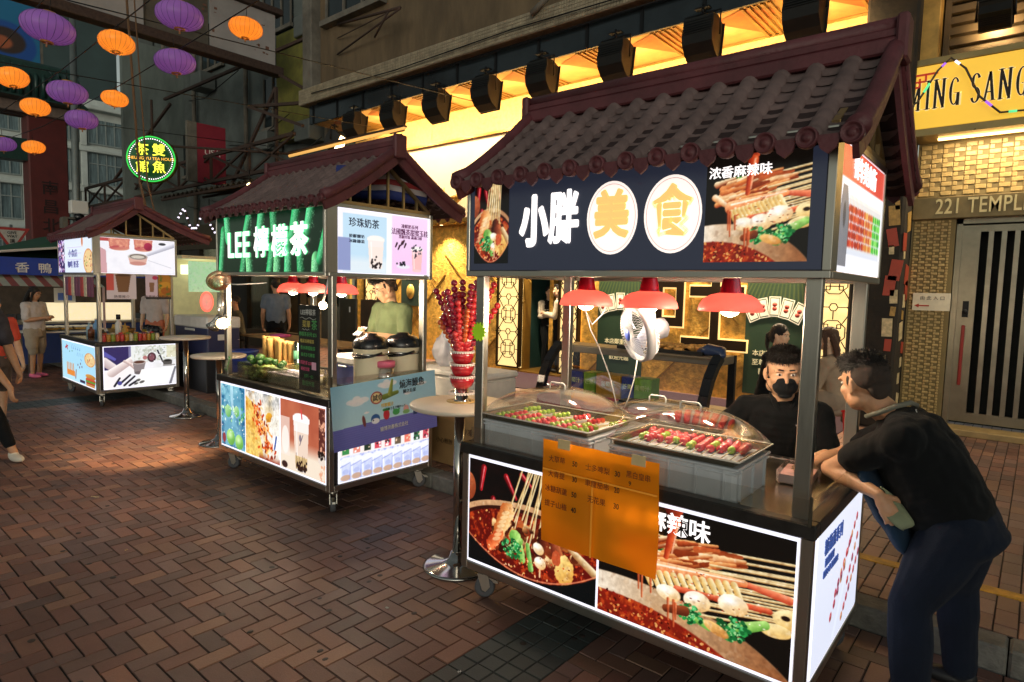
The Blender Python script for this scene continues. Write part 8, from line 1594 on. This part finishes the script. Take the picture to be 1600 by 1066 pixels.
letters([("茶", (.03, -.19, .2), .3, .012), ("雙", (.03, .17, .2), .3, .012), ("館", (.03, -.19, -.2), .3, .012), ("魚", (.03, .17, -.2), .3, .012)], ny, ns_, RIGHT); letters([("SHEUNG YU TEA HOUSE", (.03, 0, .01), .095, .004)], M("neon_orange", "e8a83c", em=1.2, var=0), ns_, RIGHT); MB().tube([(-.08, 0, .54), (-.08, 0, 1.4)], .03, 6).tube([(-.08, .4, .35), (-.08, 3.2, .35)], .03, 6).build("bracket", m_steeld, ns_)
rs_ = thing("red_shop_sign", "tall red shop sign with a grey edge beside the neon disc", "sign", (-17.9, 8.3, 4.6)); MB().box(-.1, .0, -.6, .2, -.1, 1.5, .01).build("panel", M("red_sign_panel", "8c2638", rough=.5, var=.1), rs_); MB().box(-.1, .01, -.85, -.6, -.1, 1.5).build("edge_strip", m_conc, rs_); letters([("USA", (.004, -.18, .75), .24, .01)], m_white, rs_, RIGHT); MB().tube([(-.05, .2, .2), (-.05, 1.2, .2)], .04, 6).build("bracket", m_steeld, rs_)
# ------------------------------------------------------------------ silk lanterns on wires
def lantern_mesh(col, key, glow):
    m = translucent(key, col, .5); b = m.node_tree.nodes["Principled BSDF"]; b.inputs["Emission Color"].default_value = (*L3(col), 1); b.inputs["Emission Strength"].default_value = glow; b.inputs["Roughness"].default_value = .25
    w = MB(); n = 22; v = []; f = []; nz = 14
    for i in range(nz+1):
        a = math.pi*(.08+.84*i/nz); 
        for k in range(n*3): rib = 1-.02*(1-abs(math.cos(k/3*math.pi))); v.append((math.sin(a)**.8*.5*rib*math.cos(2*math.pi*k/(n*3)), math.sin(a)**.8*.5*rib*math.sin(2*math.pi*k/(n*3)), -.31*math.cos(a)))
    N = n*3
    for i in range(nz):
        for k in range(N): f.append((i*N+k, i*N+(k+1) % N, (i+1)*N+(k+1) % N, (i+1)*N+k))
    w.add(v, f, True); return w.mesh("lantern_shade", m)
LP = lantern_mesh("a880c4", "purple_silk", .07); LO = lantern_mesh("f5b04a", "orange_silk", .26)
w = MB()
for k in range(22):
    a = 2*math.pi*k/22; w.tube([(math.sin(q)**.8*.503*math.cos(a), math.sin(q)**.8*.503*math.sin(a), -.31*math.cos(q)) for q in [math.pi*(.08+.84*i/10) for i in range(11)]], .0045, 4, False)
RBP = w.mesh("rib", M("purple_rib", "5a3a72", rough=.5)); RBO = w.mesh("rib", M("orange_rib", "a8602a", rough=.5))
BLO = MB().ball((0, 0, 0), .07, 10, 8).mesh("bulb", M("lantern_bulb", "ffdca0", em=34, emcol="ffc070", var=0)); BLP = MB().ball((0, 0, .05), .05, 10, 8).mesh("bulb", M("lantern_bulb_violet", "f0c8ff", em=22, emcol="f0a8e8", var=0))
ring = MB().lathe([(.1, -.33), (.12, -.33), (.12, -.29), (.1, -.29)], 16).lathe([(.1, .29), (.12, .29), (.12, .34), (.1, .34)], 16).mesh("ring", M("lantern_ring_gold", "b8863c", rough=.35, metal=.6)); tas = MB().tube([(0, 0, -.32), (0, 0, -.42)], .02, 6).mesh("tassel", M("tassel_gold", "a87a4a", rough=.7)); hk = MB().tube([(0, 0, .36), (0, 0, .62)], .01, 5).mesh("hook", m_blk)
def lantern(kind, c, lb, s):
    t = thing("silk_lantern", lb, "lantern", c, rnd.uniform(0, 3), "silk lanterns strung over the street"); q_ = s*rnd.uniform(.95, 1.06); t.scale = (q_, q_, q_*rnd.uniform(.93, 1.03)); t.rotation_euler = (rnd.uniform(-.12, .12), rnd.uniform(-.12, .12), rnd.uniform(0, 3))
    for nme, me in (("lantern_shade", LP if kind == 'p' else LO), ("ring", ring), ("tassel", tas), ("hook", hk), ("rib", RBP if kind == 'p' else RBO), ("bulb", BLP if kind == 'p' else BLO)): link(nme, me, t)
for kd, c, lb in (('p', (-7.95, 1.96, 4.32), "big purple lantern nearest the upper left corner"), ('p', (-6.85, 2.8, 4.44), "largest purple lantern against the billboard, cut by the top edge"), ('p', (-8.57, 3.44, 4.53), "purple lantern hanging just below the billboard beam"), ('p', (-10.18, 2.7, 4.26), "purple lantern left of the small orange one over the pale block"), ('p', (-12.31, 3.45, 4.39), "small purple lantern overlapping the pale block windows"), ('p', (-17.26, 3.37, 4.62), "purple lantern half cut by the left edge near the red gate"),
                  ('o', (-8.19, 2.66, 4.44), "orange lantern between two purple ones, below the beam"), ('o', (-6.85, 3.49, 4.54), "bright orange lantern in front of the right billboard panel"), ('o', (-10.51, 2.18, 4.38), "orange lantern at the left edge beneath the mural"), ('o', (-10.76, 3.45, 4.46), "orange lantern over the pale block's top windows"), ('o', (-11.4, 2.62, 4.25), "orange lantern in front of the gate's tiled roof"), ('o', (-14.62, 3.31, 4.21), "smallest orange lantern in front of the red pillar"), ('o', (-6.1, 2.72, 4.62), "orange lantern cut off by the top edge"), ('p', (-14.9, 2.5, 4.3), "purple lantern at the far left edge beneath an orange one")):
    lantern(kd, c, lb, .465 if kd == 'p' else .355)
w = MB()
for i, y in enumerate((2.0, 2.72, 3.46)): w.tube([(-1, y, 4.95), (-6.85, y, 4.72), (-10.5, y, 4.62), (-14.6, y, 4.62), (-26, y, 5.2)], .007, 5)
for x in (-8, -11, -14.5): w.tube([(x, -6, 5.0), (x, 2, 4.66), (x, 8.3, 5.1)], .007, 5)
tag(w.build("lantern_wire", m_blk), "thin black wires carrying the lanterns over the street", "wire")
w = MB(); w.tube([(-12.4, 4.2, 6.6), (-12.3, 4.3, 3.5), (-12.1, 4.4, 2.6)], .02, 6).tube([(-12.34, 4.3, 6.6), (-12.24, 4.4, 3.5), (-12.0, 4.5, 2.6)], .012, 6); tag(w.build("hanging_cable", M("tan_cable", "6d4f34", rough=.6)), "tan cables dropping from the gantry beside the neon sign", "cable")
pts = [Vector((-9.5, 3.80, 2.6))+Vector((0, .09*i, .18*math.sin(i*1.9)+.05)) for i in range(9)]; ro = tag(MB().tube(pts, .012, 6).build("rope_light", M("rope_sleeve", "4a4038", rough=.3)), "zigzag rope of white lights between the two smaller cart roofs", "rope light"); w = MB()
for i in range(8):
    for u in (.15, .5, .85): w.ball(pts[i].lerp(pts[i+1], u), .016, 6, 4)
w.build("light_segment", M("rope_white", "e8e0f8", em=1.2), ro)
fg = thing("folded_parasol", "striped red, white and blue folded canvas tucked in the tea cart gable", "canvas", C2(1.55, .62, 2.50)); w = MB()
for i, c in enumerate((0, 1, 2, 1, 0)): w.cur = c; w.tube([(-.3+.02*i, -.2, .03+.045*i), (.1, .1, .04+.045*i), (.25, .36, .0+.045*i)], .05, 10)
w.build("canvas_roll", [M("canvas_navy", "2c3a7c", rough=.7), M("canvas_white", "c8c0c0", rough=.7), M("canvas_red", "a83a3a", rough=.7)], fg)

# small litter on the paving
for i, (x, y, sx, sy, rz, c, lb) in enumerate(((-5.75, 1.62, .07, .018, .5, "c8b48c", "pale strip of torn paper on the brick paving"), (-2.62, 2.1, .02, .014, .3, "d8d4c8", "tiny white scrap beside the bar table base"), (-1.92, 1.96, .018, .012, 1.2, "c8ccc8", "small crumpled tissue scrap on the dark tile band"), (-2.15, 2.33, .016, .01, .2, "b8b0a0", "tiny paper scrap under the snack cart corner"), (-4.45, 1.42, .022, .016, 2.0, "c8a878", "dry leaf scrap in the middle of the paving"))):
    q = MB(); v = []; f = []
    for a in range(4):
        for b_ in range(3): v.append(((a/3-.5)*sx, (b_/2-.5)*sy, .004+.008*mnoise.noise(Vector((a*1.3+i, b_*1.7, i)))**2+.004*((a+b_) % 2)))
    for a in range(3):
        for b_ in range(2): f.append((a*3+b_, a*3+3+b_, a*3+4+b_, a*3+1+b_))
    o = q.add(v, f).build("litter_scrap", M("scrap_"+c, c, rough=.8), None, (x, y, .001), (0, 0, rz), fix=False); tag(o, lb, "litter")
g = random.Random(31); mg = M("old_gum_spot", "3a332e", rough=.6)
w = MB()
for i in range(90): w.lathe([(.0001, .0022), (g.uniform(.006, .016), .0018), (.017, .0002)], 9, (g.uniform(-9.5, -1.2), g.uniform(.6, 3.5), .0006), sx=g.uniform(.7, 1.3))
tag(w.build("gum_spots", mg), kind="stuff")
